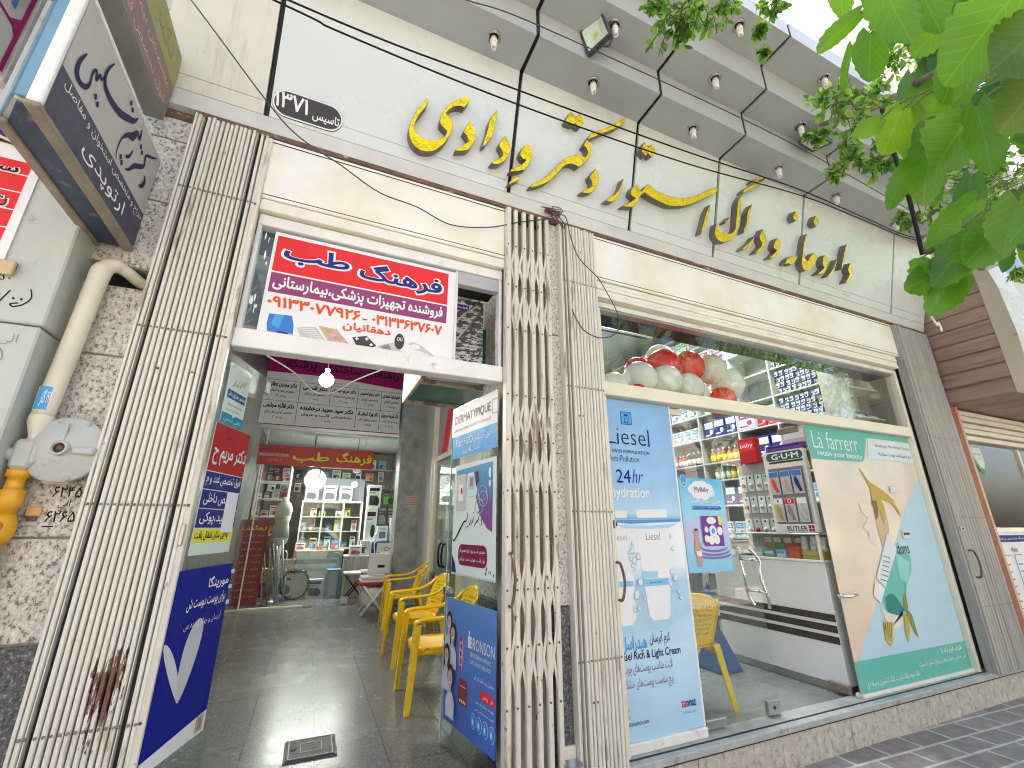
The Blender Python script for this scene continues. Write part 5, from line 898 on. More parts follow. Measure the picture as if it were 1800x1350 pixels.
m = MB(); m.text(f, 'DERMATYPIQUE', -.555, 1.99, -.075, 2.055, BLK, .0068); m.text(f, 'LABORATOIRE DERMATOLOGIQUE', -.555, 1.945, -.075, 1.965, MGREY, .0068); m.text(f, 'PatcH2O', -.52, 1.845, -.29, 1.892, WHT, .0076); m.text(f, 'حاوی کمپلکس', -.27, 1.838, -.05, 1.892, WHT, .0076); m.text(f, 'آبرسانی', -.30, 1.79, -.19, 1.822, WHT, .0076); m.text(f, '48', -.355, 1.792, -.31, 1.822, WHT, .0076); m.text(f, 'ساعته', -.43, 1.79, -.365, 1.818, WHT, .0076); m.build('lettering', t)
t = thing('clinic_poster', 'mint clinic poster with blood pressure monitors and maroon pill box, middle of the right leaf', 'poster', (.86, 2.5, 1.08))
m = MB(); slab(m, f, -.53, 1.078, -.005, 1.722, .002, .005, MINT); m.build('sheet', t)
m = MB(); GR1 = zprint('blue_violet', [(0, (.26, .06, .26)), (.35, (.20, .10, .36)), (.7, (.10, .30, .55)), (1, (.12, .40, .62))]); m.poly(f, [(-.50, 1.69), (-.04, 1.70), (-.04, 1.32), (-.10, 1.34), (-.17, 1.40), (-.21, 1.47), (-.25, 1.54), (-.33, 1.60), (-.50, 1.64)], GR1, .006); m.build('colour_field', t)
m = MB(); m.rrect(f, -.49, 1.44, -.36, 1.66, .012, LGREY, .0068); m.rect(f, -.46, 1.50, -.40, 1.60, WHT, .0076); m.ell(f, -.42, 1.56, .012, .02, DRED, .0085); m.rrect(f, -.35, 1.52, -.22, 1.66, .02, PALE, .0068); m.rrect(f, -.33, 1.56, -.25, 1.64, .008, LGREY, .0076); m.rrect(f, -.31, 1.58, -.27, 1.63, .004, MGREY, .0084); m.poly(f, [(-.26, 1.66), (-.21, 1.66), (-.20, 1.60), (-.23, 1.57)], DGRY, .0076); m.ell(f, -.07, 1.64, .014, .03, WHT, .0076); m.ell(f, -.07, 1.58, .012, .02, WHT, .0076)
for cx, cy in ((-.15, 1.53), (-.14, 1.50), (-.19, 1.46)): m.tube([f.p(cx + .05 * math.cos(k * .5), cy + .042 * math.sin(k * .5), .008) for k in range(14)], .0022, LGREY, 4)
m.rrect(f, -.44, 1.135, -.09, 1.25, .045, MAROON, .006); m.poly(f, [(-.525, 1.09), (-.46, 1.09), (-.48, 1.14), (-.525, 1.19)], NAVY, .006); m.rect(f, -.525, 1.082, -.01, 1.087, LGREY, .006)
rn = random.Random(8)
for k in range(9): x, y = rn.uniform(-.11, -.02), rn.uniform(1.1, 1.14); m.ell(f, x, y, .004, .009, DGRY, .006, 8)
m.build('printed_picture', t)
m = MB()
for pts, wd in (([(-.15, 1.40), (-.16, 1.385), (-.155, 1.365), (-.17, 1.355)], (.003, .008, .008, .003)), ([(-.185, 1.415), (-.20, 1.385), (-.225, 1.37), (-.25, 1.35)], (.003, .009, .009, .003)), ([(-.25, 1.41), (-.265, 1.38), (-.28, 1.36)], (.003, .008, .004)), ([(-.285, 1.39), (-.30, 1.365), (-.315, 1.355)], (.003, .009, .004)), ([(-.33, 1.43), (-.335, 1.40), (-.35, 1.38), (-.38, 1.375), (-.43, 1.33), (-.50, 1.27), (-.525, 1.275)], (.003, .008, .008, .01, .014, .012, .004))): brush(m, f, pts, wd, BLK, .0066)
for x, y in ((-.19, 1.43), (-.20, 1.425), (-.26, 1.425), (-.33, 1.35), (-.345, 1.345)): m.ell(f, x, y, .005, .006, BLK, .0066, 6)
m.text(f, 'متخصص قلب و عروق، فوق تخصص اکو', -.42, 1.203, -.11, 1.228, WHT, .0075); m.text(f, 'نوار قلب، هولتر، تست ورزش', -.42, 1.158, -.11, 1.182, WHT, .0075); m.build('lettering', t)
t = thing('supplement_board', 'royal blue vitamin board with a smiling family, standing at the foot of the right leaf', 'poster board', (.86, 2.5, .33))
m = MB(); slab(m, f, -.562, .335, .012, .948, .002, .008, zprint('royal_sheet', [(0, (.05, .13, .50)), (.55, (.08, .20, .56)), (1, (.12, .28, .62))], .4)); slab(m, f, -.567, .335, -.562, .948, .002, .008, WHT); m.build('sheet', t)
m = MB(); q_ = lambda k: .0088 + .0012 * k; SHIRT = ink('shirt', (.50, .56, .66)); SHIRT2 = ink('shirt_grey', (.58, .60, .64)); FACE = ink('face', (.50, .40, .36)); LIP = ink('lip', (.40, .12, .12))
def person_print(cx, cy, s, shirt, lay, hair_long):
    m.poly(f, [(cx - s * .62, cy - s * 2.3), (cx + s * .62, cy - s * 2.3), (cx + s * .66, cy - s * 1.35), (cx + s * .3, cy - s * .85), (cx, cy - s * .75), (cx - s * .3, cy - s * .85), (cx - s * .66, cy - s * 1.35)], shirt, q_(lay))
    m.ell(f, cx, cy + s * .1, s * .47, s * .66, HAIR, q_(lay + 1), 16)
    if hair_long: m.poly(f, [(cx - s * .5, cy + .1 * s), (cx - s * .48, cy - s * .7), (cx - s * .3, cy - s * .8), (cx - s * .28, cy), (cx + s * .28, cy), (cx + s * .3, cy - s * .8), (cx + s * .48, cy - s * .7), (cx + s * .5, cy + .1 * s)], HAIR, q_(lay + 1))
    m.poly(f, [(cx - .14 * s, cy - .4 * s), (cx + .14 * s, cy - .4 * s), (cx + .18 * s, cy - .9 * s), (cx - .18 * s, cy - .9 * s)], FACE, q_(lay + 2)); m.ell(f, cx, cy - s * .05, s * .36, s * .5, FACE, q_(lay + 2), 16)
    for e in (-1, 1): m.ell(f, cx + e * .15 * s, cy + .04 * s, s * .05, s * .03, HAIR, q_(lay + 3), 8)
    m.poly(f, [(cx - .14 * s, cy - .24 * s), (cx + .14 * s, cy - .24 * s), (cx + .08 * s, cy - .33 * s), (cx - .08 * s, cy - .33 * s)], WHT, q_(lay + 3)); m.poly(f, [(cx - .03 * s, cy - .02 * s), (cx + .03 * s, cy - .02 * s), (cx + .05 * s, cy - .14 * s), (cx - .05 * s, cy - .14 * s)], LIP if hair_long else SKIN, q_(lay + 3))
person_print(-.515, .82, .075, SHIRT, 0, False); person_print(-.452, .77, .075, SHIRT, 4, True); person_print(-.512, .655, .075, SHIRT, 8, True); person_print(-.445, .56, .082, SHIRT2, 12, False); m.build('family_picture', t)
m = MB(); m.ell(f, -.355, .69, .022, .085, PINK, q_(0)); 
for k, y in enumerate((.76, .725, .69, .655, .62)): m.ell(f, -.358 + .004 * (k % 2), y, .011, .015, DRED, q_(1), 10)
m.rrect(f, -.375, .455, -.27, .575, .012, ink('pack_brown', (.24, .05, .05)), q_(0)); m.rect(f, -.36, .54, -.285, .545, PINK, q_(1))
for k in range(4): m.ell(f, -.35 + k * .02, .475, .006, .008, WHT, q_(1), 8)
m.rrect(f, -.135, .535, .01, .578, .02, RED, q_(0))
for k in range(4):
    cx, cy = -.20 + k * .062, .425; m.ell(f, cx, cy, .029, .034, PALE, q_(0)); m.ell(f, cx, cy, .0265, .0315, BLUE, q_(1)); m.ell(f, cx, cy, .018, .022, SKY, q_(2)); m.rect(f, cx - .005, cy - .01, cx + .005, cy + .01, WHT, q_(3))
m.ell(f, -.262, .805, .008, .011, WHT, q_(0), 10); m.poly(f, [(-.275, .79), (-.249, .79), (-.249, .735), (-.275, .735)], WHT, q_(0)); m.build('printed_picture', t)
m = MB(); m.text(f, 'BRONSON', -.25, .735, .006, .79, WHT, q_(1)); m.text(f, 'GENTLE IRON WITH C', -.25, .70, -.03, .718, WHT, q_(1)); m.text(f, 'SUSTAINED RELEASE', -.25, .668, -.03, .686, PALE, q_(1)); m.text(f, 'محصولی نو در مکمل های آهن', -.20, .605, .004, .632, WHT, q_(1)); m.text(f, 'آهن + ویتامین C', -.12, .545, .0, .568, WHT, q_(2)); m.text(f, 'بهبود و درمان کم خونی', -.18, .505, .004, .525, WHT, q_(1)); m.text(f, 'تقویت سیستم ایمنی بدن', -.18, .475, .004, .492, WHT, q_(1)); m.build('lettering', t)

# ---------------------------------------------------------------- yellow plastic armchairs
YPL, N, L, P = _new('yellow_plastic'); P.inputs['Base Color'].default_value = c4((.88, .57, .008)); P.inputs['Roughness'].default_value = .24; P.inputs['Subsurface Weight'].default_value = .0
t_ = tex(N, L, 'noise', 4, 4, .6); r = ramp(N, [(.3, (.84, .53, .006)), (.7, (.92, .62, .012))]); L.new(t_.outputs[0], r.inputs[0]); L.new(r.outputs[0], P.inputs['Base Color'])
def grid(m, fn, nu, nv, q, hole=None, th=.006, dn=None):
    """a curved shell with real thickness; cells listed by hole() stay open"""
    P_ = [[Vector(fn(i / nu, j / nv)) for j in range(nv + 1)] for i in range(nu + 1)]
    Nn = [[None] * (nv + 1) for _ in range(nu + 1)]
    for i in range(nu + 1):
        for j in range(nv + 1):
            a = P_[min(i + 1, nu)][j] - P_[max(i - 1, 0)][j]; b = P_[i][min(j + 1, nv)] - P_[i][max(j - 1, 0)]; Nn[i][j] = a.cross(b).normalized()
    V = [P_[i][j] + Nn[i][j] * th / 2 for i in range(nu + 1) for j in range(nv + 1)] + [P_[i][j] - Nn[i][j] * th / 2 for i in range(nu + 1) for j in range(nv + 1)]
    K = (nu + 1) * (nv + 1); ix = lambda i, j: i * (nv + 1) + j; F = []
    solid = lambda i, j: 0 <= i < nu and 0 <= j < nv and not (hole and hole(i, j))
    for i in range(nu):
        for j in range(nv):
            if not solid(i, j): continue
            a, b, c_, d_ = ix(i, j), ix(i + 1, j), ix(i + 1, j + 1), ix(i, j + 1); F += [(a, b, c_, d_), (K + d_, K + c_, K + b, K + a)]
            for (p, q_, di, dj) in ((a, b, 0, -1), (b, c_, 1, 0), (c_, d_, 0, 1), (d_, a, -1, 0)):
                if not solid(i + di, j + dj): F.append((q_, p, K + p, K + q_))
    m.add(V, F, q, True)
def yellow_chair(name, label):
    t = thing(name, label, 'chair', (0, 0, 0), 'yellow plastic armchairs')
    m = MB()
    def seat(u, v):
        x = (u - .5) * .45; y = -.235 + v * .45; e = max(0, abs(u - .5) * 2 - .82) / .18; f_ = max(0, .14 - v) / .14
        rr = .06 * max(0, (abs(u - .5) * 2 - .7) / .3) ** 2 * (1 if v < .15 else 0)
        return (x, y + rr, .435 - .02 * math.sin(math.pi * v) - .022 * e * e - .035 * f_ * f_ - .012 * v + .010 * (abs(u - .5) * 2) ** 2)
    grid(m, seat, 16, 16, YPL, th=.007)
    def apron(u, v):
        q = [(-.215, .20), (-.222, -.10), (-.20, -.20), (-.12, -.232), (.12, -.232), (.20, -.20), (.222, -.10), (.215, .20)]; f_ = u * 7; i = min(6, int(f_)); a, b = Vector(q[i]), Vector(q[i + 1]); p_ = a.lerp(b, f_ - i); return (p_.x * (1 + .02 * v), p_.y * (1 + .02 * v), .425 - .055 * v)
    grid(m, apron, 28, 3, YPL, th=.006); m.build('seat', t)
    m = MB()
    def back(u, v):
        wv = .235 + .03 * v - .11 * max(0, (v - .72) / .28) ** 2; a = (u - .5) * 2
        return (a * wv, .205 + .13 * v - .055 * a * a * (1 - .3 * v), .43 + v * .40 + (-.03 * a * a * max(0, (v - .5) * 2)))
    grid(m, back, 33, 33, YPL, lambda i, j: 3 < i < 29 and 5 < j < 27 and (i + (j // 2) % 2) % 2 == 0 and j % 3 != 2 and j % 14 != 13, .006)
    rim = [back(0, k / 12) for k in range(13)] + [back(k / 12, 1) for k in range(1, 12)] + [back(1, 1 - k / 12) for k in range(13)]
    m.tube([(x, y + .006, z) for x, y, z in rim], .0095, YPL, 7); m.build('backrest', t)
    for sx in (-1, 1):
        for fr_ in (1, 0):
            m = MB()
            if fr_: top, foot = Vector((sx * .262, -.235, .60)), Vector((sx * .285, -.285, 0)); w0, w1, d0, d1 = .064, .046, .056, .040
            else: top, foot = Vector((sx * .225, .20, .44)), Vector((sx * .262, .30, 0)); w0, w1, d0, d1 = .058, .042, .052, .036
            n = 6; V = []; F = []
            for k in range(n + 1):
                f_ = k / n; c_ = foot.lerp(top, f_); a, b = w1 + (w0 - w1) * f_, d1 + (d0 - d1) * f_
                s_ = -1 if fr_ else 1
                V += [c_ + Vector((sx * a * .5, s_ * b * .5, 0)), c_ + Vector((-sx * a * .5, s_ * b * .5, 0)), c_ + Vector((-sx * a * .5, s_ * b * .2, 0)), c_ + Vector((sx * a * .15, s_ * b * .2, 0)), c_ + Vector((sx * a * .15, -s_ * b * .5, 0)), c_ + Vector((sx * a * .5, -s_ * b * .5, 0))]
            for k in range(n):
                for q in range(6): F.append((k * 6 + q, k * 6 + (q + 1) % 6, k * 6 + 6 + (q + 1) % 6, k * 6 + 6 + q))
            F += [(0, 1, 2, 3), (0, 3, 4, 5), (n * 6 + 3, n * 6 + 2, n * 6 + 1, n * 6), (n * 6 + 5, n * 6 + 4, n * 6 + 3, n * 6)]
            m.add(V, F, YPL); m.build('leg', t)
        m = MB(); ap = curve([(sx * .262, -.252, .575), (sx * .264, -.262, .615), (sx * .268, -.20, .642), (sx * .272, -.05, .648), (sx * .27, .10, .665), (sx * .252, .22, .72), (sx * .235, .285, .785)], 5)
        V, F = [], []
        for k, p in enumerate(ap):
            wd = .024 - .010 * max(0, (k / len(ap) - .7) / .3); V += [p + Vector((-wd, 0, .004)), p + Vector((wd, 0, 0)), p + Vector((wd, 0, -.022)), p + Vector((wd - .006, 0, -.022)), p + Vector((wd - .006, 0, -.006)), p + Vector((-wd, 0, -.004))]
        for k in range(len(ap) - 1):
            for q in range(6): F.append((k * 6 + q, k * 6 + (q + 1) % 6, k * 6 + 6 + (q + 1) % 6, k * 6 + 6 + q))
        F += [(5, 4, 1, 0), (4, 3, 2, 1)]; b_ = (len(ap) - 1) * 6; F += [(b_, b_ + 1, b_ + 4, b_ + 5), (b_ + 1, b_ + 2, b_ + 3, b_ + 4)]
        m.add(V, F, YPL, True); m.build('armrest', t)
    return t
ch = yellow_chair('plastic_armchair', 'nearest yellow plastic armchair in the passage, beside the blue vitamin board')
ch.location = (.975, 3.59, .184); ch.rotation_euler = (0, 0, R(-92)); ch.scale = (.86, .86, .86)
dup(ch, (1.04, 4.65, .184), R(-88), 'middle yellow plastic armchair of the passage row, behind the nearest one'); dup(ch, (1.19, 6.17, .184), R(-94), 'farthest yellow plastic armchair in the passage, beside the white folding stools')
dup(ch, (2.54, 2.82, .19), R(171), 'yellow plastic armchair with perforated back inside the pharmacy glass door')

# ---------------------------------------------------------------- passage: floor hatch, column notice, side door, hanging box
t = thing('floor_hatch', 'rectangular black iron hatch cover with white traces in the passage floor', 'hatch cover', (.07, 3.09, .184))
IRON = mat('worn_iron', (.045, .045, .045), .4, metal=.5, var=.3, bmp=.3, stains=((.4, .4, .4), .6, .66, 30, None)); m = MB()
m.rbox(.02, .285, 2.98, 3.25, .180, .190, DGREY, .002); m.rbox(.03, .275, 2.99, 3.24, .190, .194, IRON, .002); hp = t; m.build('plate', t)
m = MB()
for a, b, c_, d_ in ((.04, 3.0, .265, 3.006), (.04, 3.224, .265, 3.23), (.04, 3.006, .046, 3.224), (.259, 3.006, .265, 3.224), (.10, 3.06, .21, 3.065), (.10, 3.165, .21, 3.17), (.10, 3.065, .105, 3.165), (.205, 3.065, .21, 3.165)): m.rbox(a, c_, b, d_, .194, .1965, LGREY, .001)
m.lathe([(.016, 0), (.016, .001)], (.068, 3.11, .1942), BLACK, 'z', 14); m.build('raised_lines', t)
t = thing('column_notice', 'small pale pink notice with red lines on the grey marble column', 'notice', (1.5, 7.59, 1.65)); f = fy(7.594); m = MB(); m.box(1.40, 1.60, 7.595, 7.599, 1.66, 1.84, ink('pale_pink', (.62, .46, .44))); m.build('sheet', t); m = MB()
for k in range(4): m.text(f, 'لطفا هنگام ورود به ساختمان', 1.41, 1.685 + k * .038, 1.59, 1.712 + k * .038, DRED, .001, .02)
m.build('lettering', t)
t = thing('side_shop_door', 'glass side door with cream posts and black pull handles in the right passage wall', 'glass door', (1.6, 5.9, .184))
m = MB()
for y in (5.15, 6.45, 6.62): m.rbox(1.585, 1.64, y, y + .07, .184, 3.3, ALU, .004)
m.rbox(1.59, 1.64, 5.22, 6.45, 2.26, 2.33, ALU, .004); m.build('frame', t); m = MB(); m.box(1.612, 1.62, 5.22, 5.82, .2, 2.26, GLSIN); m.box(1.612, 1.62, 5.84, 6.45, .2, 2.26, GLSIN); m.build('pane', t)
m = MB(); m.box(1.632, 1.639, 5.22, 6.45, .2, 2.26, mat('pale_backdrop', (.42, .46, .45), .4, var=.15, scale=2)); m.box(1.625, 1.632, 5.4, 5.9, 1.3, 1.55, WHT); m.box(1.625, 1.632, 5.3, 5.8, 1.62, 1.80, DGREY); m.box(1.625, 1.632, 5.35, 5.7, 1.86, 2.2, LGREY); m.build('backing', t)
for y in (5.76, 5.92): m = MB(); m.tube(curve([(1.60, y, .86), (1.57, y, .88), (1.555, y, 1.0), (1.57, y, 1.12), (1.60, y, 1.14)], 6), .013, BLK, 8); m.build('door_handle', t)
t = thing('red_wall_banner', 'red and white banner high on the right wall of the passage', 'banner', (1.6, 5.8, 2.4)); m = MB(); m.box(1.605, 1.61, 5.22, 6.40, 2.34, 3.2, ink('banner_grey', (.40, .36, .36))); f = fxm(1.604); m.poly(f, [(-6.2, 2.34), (-5.9, 2.34), (-5.5, 3.2), (-5.8, 3.2)], RED, 0); m.poly(f, [(-5.85, 2.34), (-5.75, 2.34), (-5.35, 3.2), (-5.45, 3.2)], WHT, 0); m.build('sheet', t)
t = thing('hanging_box', 'worn teal bottomed box with flaking wooden rim hanging above the right glass leaf', 'sign box', (1.0, 3.1, 2.3))
WOODW = mat('flaking_wood', (.52, .44, .34), .7, var=.2, scale=9, bmp=.3, stains=((.22, .15, .10), .52, .6, 10, None)); TEALG = mat('teal_sheet', (.03, .16, .145), .22, var=.25, scale=2)
m = MB(); m.box(.575, 1.39, 2.78, 3.42, 2.315, 2.33, TEALG); m.build('underside', t); m = MB()
for a, b, c_, d_ in ((.55, .575, 2.75, 3.45), (1.39, 1.415, 2.75, 3.45), (.575, 1.39, 2.75, 2.78), (.575, 1.39, 3.42, 3.45), (.575, 1.39, 2.86, 2.90)): m.rbox(a, b, c_, d_, 2.29, 2.33, WOODW, .004)
m.build('rim', t); m = MB(); m.box(.55, .556, 2.75, 3.45, 2.33, 2.72, mat('dented_zinc', (.45, .47, .46), .35, metal=.6, var=.2, bmp=.6, bscale=40)); m.box(.556, 1.415, 2.75, 2.756, 2.33, 2.72, TEALG); m.box(.556, 1.415, 3.444, 3.45, 2.33, 2.72, TEALG); m.build('case', t); m = MB(); m.tube([(.62, 3.3, 2.72), (.62, 3.3, 4.3)], .006, STEEL, 6); m.tube([(1.3, 3.3, 2.72), (1.3, 3.3, 4.3)], .006, STEEL, 6); m.build('hanger', t)

# ---------------------------------------------------------------- passage: directory and inner shop front
f = fy(7.86)
t = thing('doctors_directory', 'large maroon and grey directory of doctors on the wall above the inner shop', 'directory board', (.1, 7.87, 2.93)); m = MB(); m.rbox(-.97, 1.24, 7.86, 7.90, 2.91, 4.22, ink('board_grey', (.76, .77, .79)), .004); m.build('panel', t)
m = MB(); m.poly(f, [(-.97, 4.22), (1.24, 4.22), (1.24, 3.74), (.9, 3.76), (.3, 3.80), (-.3, 3.815), (-.97, 3.80)], MAG, Z(0)); m.rect(f, -.97, 2.91, 1.24, 2.925, MAG, Z(0))
for x, z0, z1 in ((-.45, 2.96, 3.66), (.03, 3.34, 3.66), (.48, 2.96, 3.66), (.88, 2.96, 3.66)): m.rect(f, x, z0, x + .008, z1, DGRY, Z(1))
for z in (3.31, 3.665): m.rect(f, -.95, z, 1.22, z + .006, DGRY, Z(1))
m.build('printed_bands', t)
m = MB(); m.text(f, 'راهنمای ساختمان پزشکان', -.8, 3.86, 1.16, 4.08, BLK, Z(2), .02); m.text(f, '۵۰ تا ۱۰ صبح', .0, 3.69, .5, 3.745, MGREY, Z(1))
def cell(x0, x1, z0, a, b, c_):
    m.text(f, a, x0, z0 + .195, x1, z0 + .30, BLK, Z(1), .045); m.text(f, b, x0 + .03, z0 + .11, x1 - .02, z0 + .178, BLK, Z(1), .02); m.text(f, c_, (x0 + x1) / 2 - .07, z0 + .03, (x0 + x1) / 2 + .07, z0 + .085, DGRY, Z(1), .01)
cell(-.92, -.50, 3.34, 'دکتر محسن عطایی', 'متخصص مغز و اعصاب', 'واحد ۴'); cell(-.40, -.02, 3.34, 'دکتر شریفی', 'متخصص زنان و زایمان', 'واحد ۳'); cell(.06, .45, 3.34, 'دکتر مریم حیدری', 'فوق تخصص غدد و متابولیسم', 'واحد ۲'); cell(.51, .85, 3.34, 'دکتر رحیم تسلیمی', 'متخصص ارتوپدی', 'واحد ۴'); cell(.91, 1.21, 3.34, 'حمیدرضا سعدی', 'متخصص کودکان', 'واحد ۱')
cell(-.94, -.49, 2.98, 'دکتر فائزه مجلسی', 'متخصص گوش و حلق و بینی', 'واحد ۳'); cell(-.40, .44, 2.98, 'دکتر سید مجید درخشنده', 'متخصص قلب و عروق', 'واحد ۲'); cell(.51, .86, 2.98, 'دکتر بهزاد شریفی فر', 'متخصص بیماریهای داخلی', 'طبقه ۱'); cell(.91, 1.21, 2.98, 'دکتر علیرضا سرجیان', 'پوست، مو، داخلی، اعصاب', 'واحد ۲'); m.build('lettering', t)
t = thing('inner_shop_front', 'frameless glass front of the medical shop at the end of the passage', 'shop front', (.2, 8.0, .184))
m = MB(); m.box(-.98, .035, 8.0, 8.012, .21, 2.60, GLSIN); m.box(.045, .68, 8.0, 8.012, .21, 2.28, GLSIN); m.box(-.98, 1.26, 8.0, 8.012, 2.29, 2.86, GLSIN); m.build('pane', t)
m = MB(); m.rbox(-.98, .04, 7.98, 8.03, .184, .215, ALU, .003); m.rbox(-.98, 1.26, 7.99, 8.02, 2.855, 2.885, STEEL, .003); m.rbox(.045, 1.26, 7.99, 8.02, 2.275, 2.292, STEEL, .003); m.rbox(-.82, -.80, 7.995, 8.017, .2, 2.86, ALU, .002); m.build('rail', t)
m = MB(); m.rbox(.045, .20, 7.985, 8.03, .20, .25, STEEL, .003); m.rbox(.56, .68, 7.985, 8.03, .20, .30, STEEL, .003); m.rbox(.55, .67, 7.985, 8.03, 2.23, 2.28, STEEL, .003); m.build('patch_fitting', t)
m = MB(); m.rbox(.86, 1.25, 8.0, 8.012, .2, 2.28, GLSIN); m.tube(curve([(1.02, 7.99, .62), (1.00, 7.95, .66), (1.03, 7.94, .85), (1.00, 7.94, 1.05), (1.03, 7.95, 1.2), (1.01, 7.99, 1.22)], 6), .014, CHROME, 8); m.build('door_leaf', t)
f = fy(7.94)
t = thing('shop_banner', 'red horizontal banner with yellow Persian shop name over the inner glass front', 'banner', (0, 7.95, 2.3)); m = MB(); m.box(-.90, .86, 7.945, 7.955, 2.285, 2.60, mat('banner_red', (.50, .04, .025), .5, var=.06)); m.build('sheet', t)
m = MB(); m.text(f, 'فرهنگ', .26, 2.335, .83, 2.55, YEL, 0, .02); m.text(f, 'طب', -.40, 2.335, .15, 2.52, YEL, 0, .02); m.text(f, '۰۹۱۳۳۰۷۷۹۲۶', -.86, 2.50, -.46, 2.57, DGRY, 0, .01); m.rect(f, -.88, 2.42, -.46, 2.465, PINK, 0); m.text(f, '۰۳۱۳۳۶۳۷۶۰۷', -.85, 2.425, -.50, 2.46, DRED, .001); m.text(f, 'دهقانیان', -.76, 2.33, -.56, 2.39, PINK, 0); m.build('lettering', t)
t = thing('standing_banner', 'tall dark red leaning banner with price list behind the inner glass on the left', 'banner', (-.75, 8.15, .2)); MT = Matrix.Translation((-.58, 8.15, .2)) @ Matrix.Rotation(R(.5), 4, 'Y'); f = Fr(MT @ Vector((0, 0, 0)), MT.to_3x3() @ Vector((1, 0, 0)), MT.to_3x3() @ Vector((0, 0, 1)), (0, -1, 0))
m = MB(); slab(m, f, -.41, .03, -.02, 1.25, -.01, 0, mat('banner_red2', (.33, .025, .025), .45, var=.1)); m.build('sheet', t); m = MB(); m.text(f, 'فرهنگ طب', -.38, 1.08, -.05, 1.17, YEL, .001, .02)
for k, s_ in enumerate(('لوازم پزشکی', 'دستگاه فشار سنج', 'تست قند خون', 'لوازم ارتوپدی', 'تشک مواج', 'ویلچر و واکر', 'عصا و جوراب', 'صندلی حمام', 'ترازو و بخور', 'ملحفه یکبار مصرف')): m.text(f, s_, -.34, .99 - k * .095, -.07, 1.035 - k * .095, PINK, .001, .005)
m.build('lettering', t)
# lit medical shop behind the glass
t = thing('ceiling_tube_lamp', 'bright fluorescent fitting over the counter of the medical shop', 'ceiling lamp', (.35, 9.0, 2.4)); m = MB(); m.rbox(-.2, .9, 8.9, 9.1, 2.50, 2.56, WPAINT, .005); m.build('housing', t); m = MB(); m.rbox(-.16, .86, 8.92, 9.08, 2.46, 2.499, emit('tube_light', (1, .98, .94), 7), .01); m.build('diffuser', t)
m = MB(); m.tube([(-.1, 9, 2.56), (-.1, 9, 3.0)], .006, STEEL, 6); m.tube([(.8, 9, 2.56), (.8, 9, 3.0)], .006, STEEL, 6); m.build('hanger', t)
l_ = bpy.data.lights.new('shop_tube', 'AREA'); l_.shape = 'RECTANGLE'; l_.size = 1.1; l_.size_y = .5; l_.energy = 15; l_.color = (1, .97, .92); lo = bpy.data.objects.new('shop_tube', l_); col.objects.link(lo); lo.location = (.35, 9.0, 2.44)
for k, (x, la) in enumerate(((-.11, 'left of two small glowing round lamps over the medical shop counter'), (.68, 'right of two small glowing round lamps over the medical shop counter'))):
    t = thing('globe_lamp', la, 'light bulb', (x, 9.1, 2.12), 'round lamps in the medical shop'); m = MB(); m.lathe([(0, -.05)] + [(.055 * math.sin(R(a)), -.055 * math.cos(R(a))) for a in range(25, 160, 15)] + [(0, .06)], (x, 9.1, 2.12), emit('globe_%s' % ('a', 'b')[k], (1, .95, .85), 8), 'z', 16); m.build('bulb', t); m = MB(); m.tube([(x, 9.1, 2.17), (x, 9.1, 3.0)], .006, BLK, 6); m.build('cord', t)
t = thing('display_cabinet', 'glass fronted wall cabinet of medical devices at the back of the medical shop', 'display cabinet', (.35, 9.7, .9))
m = MB(); m.box(-.2, .92, 9.95, 9.98, .95, 1.82, mat('cabinet_back', (.16, .13, .09), .6, var=.2)); m.rbox(-.2, .92, 9.6, 9.95, .93, .955, WPAINT, .003); m.rbox(-.2, .92, 9.6, 9.95, 1.80, 1.825, WPAINT, .003)
for x in (-.2, .17, .55, .9): m.rbox(x, x + .025, 9.6, 9.95, .955, 1.80, WPAINT, .003)
for z in (1.25, 1.52): m.rbox(-.175, .9, 9.65, 9.95, z, z + .012, WPAINT, .002)
m.build('cabinet_frame', t); m = MB(); m.box(-.2, .92, 9.585, 9.591, .955, 1.80, GLSIN); m.build('glass_front', t)
def carton(name, label, cat, group, x, y, z, w_, d_, h_, q, deco=None, rot=0, **kw):
    t = thing(name, label, cat, (x, y, z), group)
    m = MB(); m.rbox(-w_ / 2, w_ / 2, -d_ / 2, d_ / 2, 0, h_, q, .003); m.v = [p + Vector((x, y, z)) for p in m.v]; m.build('carton', t)
    f = Fr((x, y - d_ / 2 - .0005, z), (1, 0, 0), (0, 0, 1), (0, -1, 0)); m = MB()
    if deco: deco(m, f, w_, h_)
    m.build('print', t); t.rotation_euler = (0, 0, rot); return t
def d_device(c1, c2): return lambda m, f, w_, h_: (m.rrect(f, -w_ * .36, h_ * .12, w_ * .22, h_ * .55, w_ * .08, c1, Z(0)), m.ell(f, w_ * .18, h_ * .3, w_ * .2, h_ * .2, c2, Z(1)), m.rect(f, -w_ * .4, h_ * .75, w_ * .35, h_ * .88, c2, Z(0)), m.rect(f, -w_ * .4, h_ * .64, w_ * .1, h_ * .68, MGREY, Z(0)))
rn = random.Random(11)
for k in range(14):
    x, z = -.13 + (k % 7) * .155, (.956, 1.263, 1.533)[k % 3]; q = rn.choice([WHT, PALE, LGREY, TAN, DGRY, MINT, BLUE, MGREY, DGRY, GOLDY]); c_ = carton('device_box', 'small medical device box behind the cabinet glass', 'box', 'device boxes in the glass cabinet', x, 9.80, z, rn.uniform(.09, .13), .12, rn.uniform(.1, .22), q, d_device(rn.choice([DGRY, BLUE, TAN]), rn.choice([DGRY, RED, SKY])))
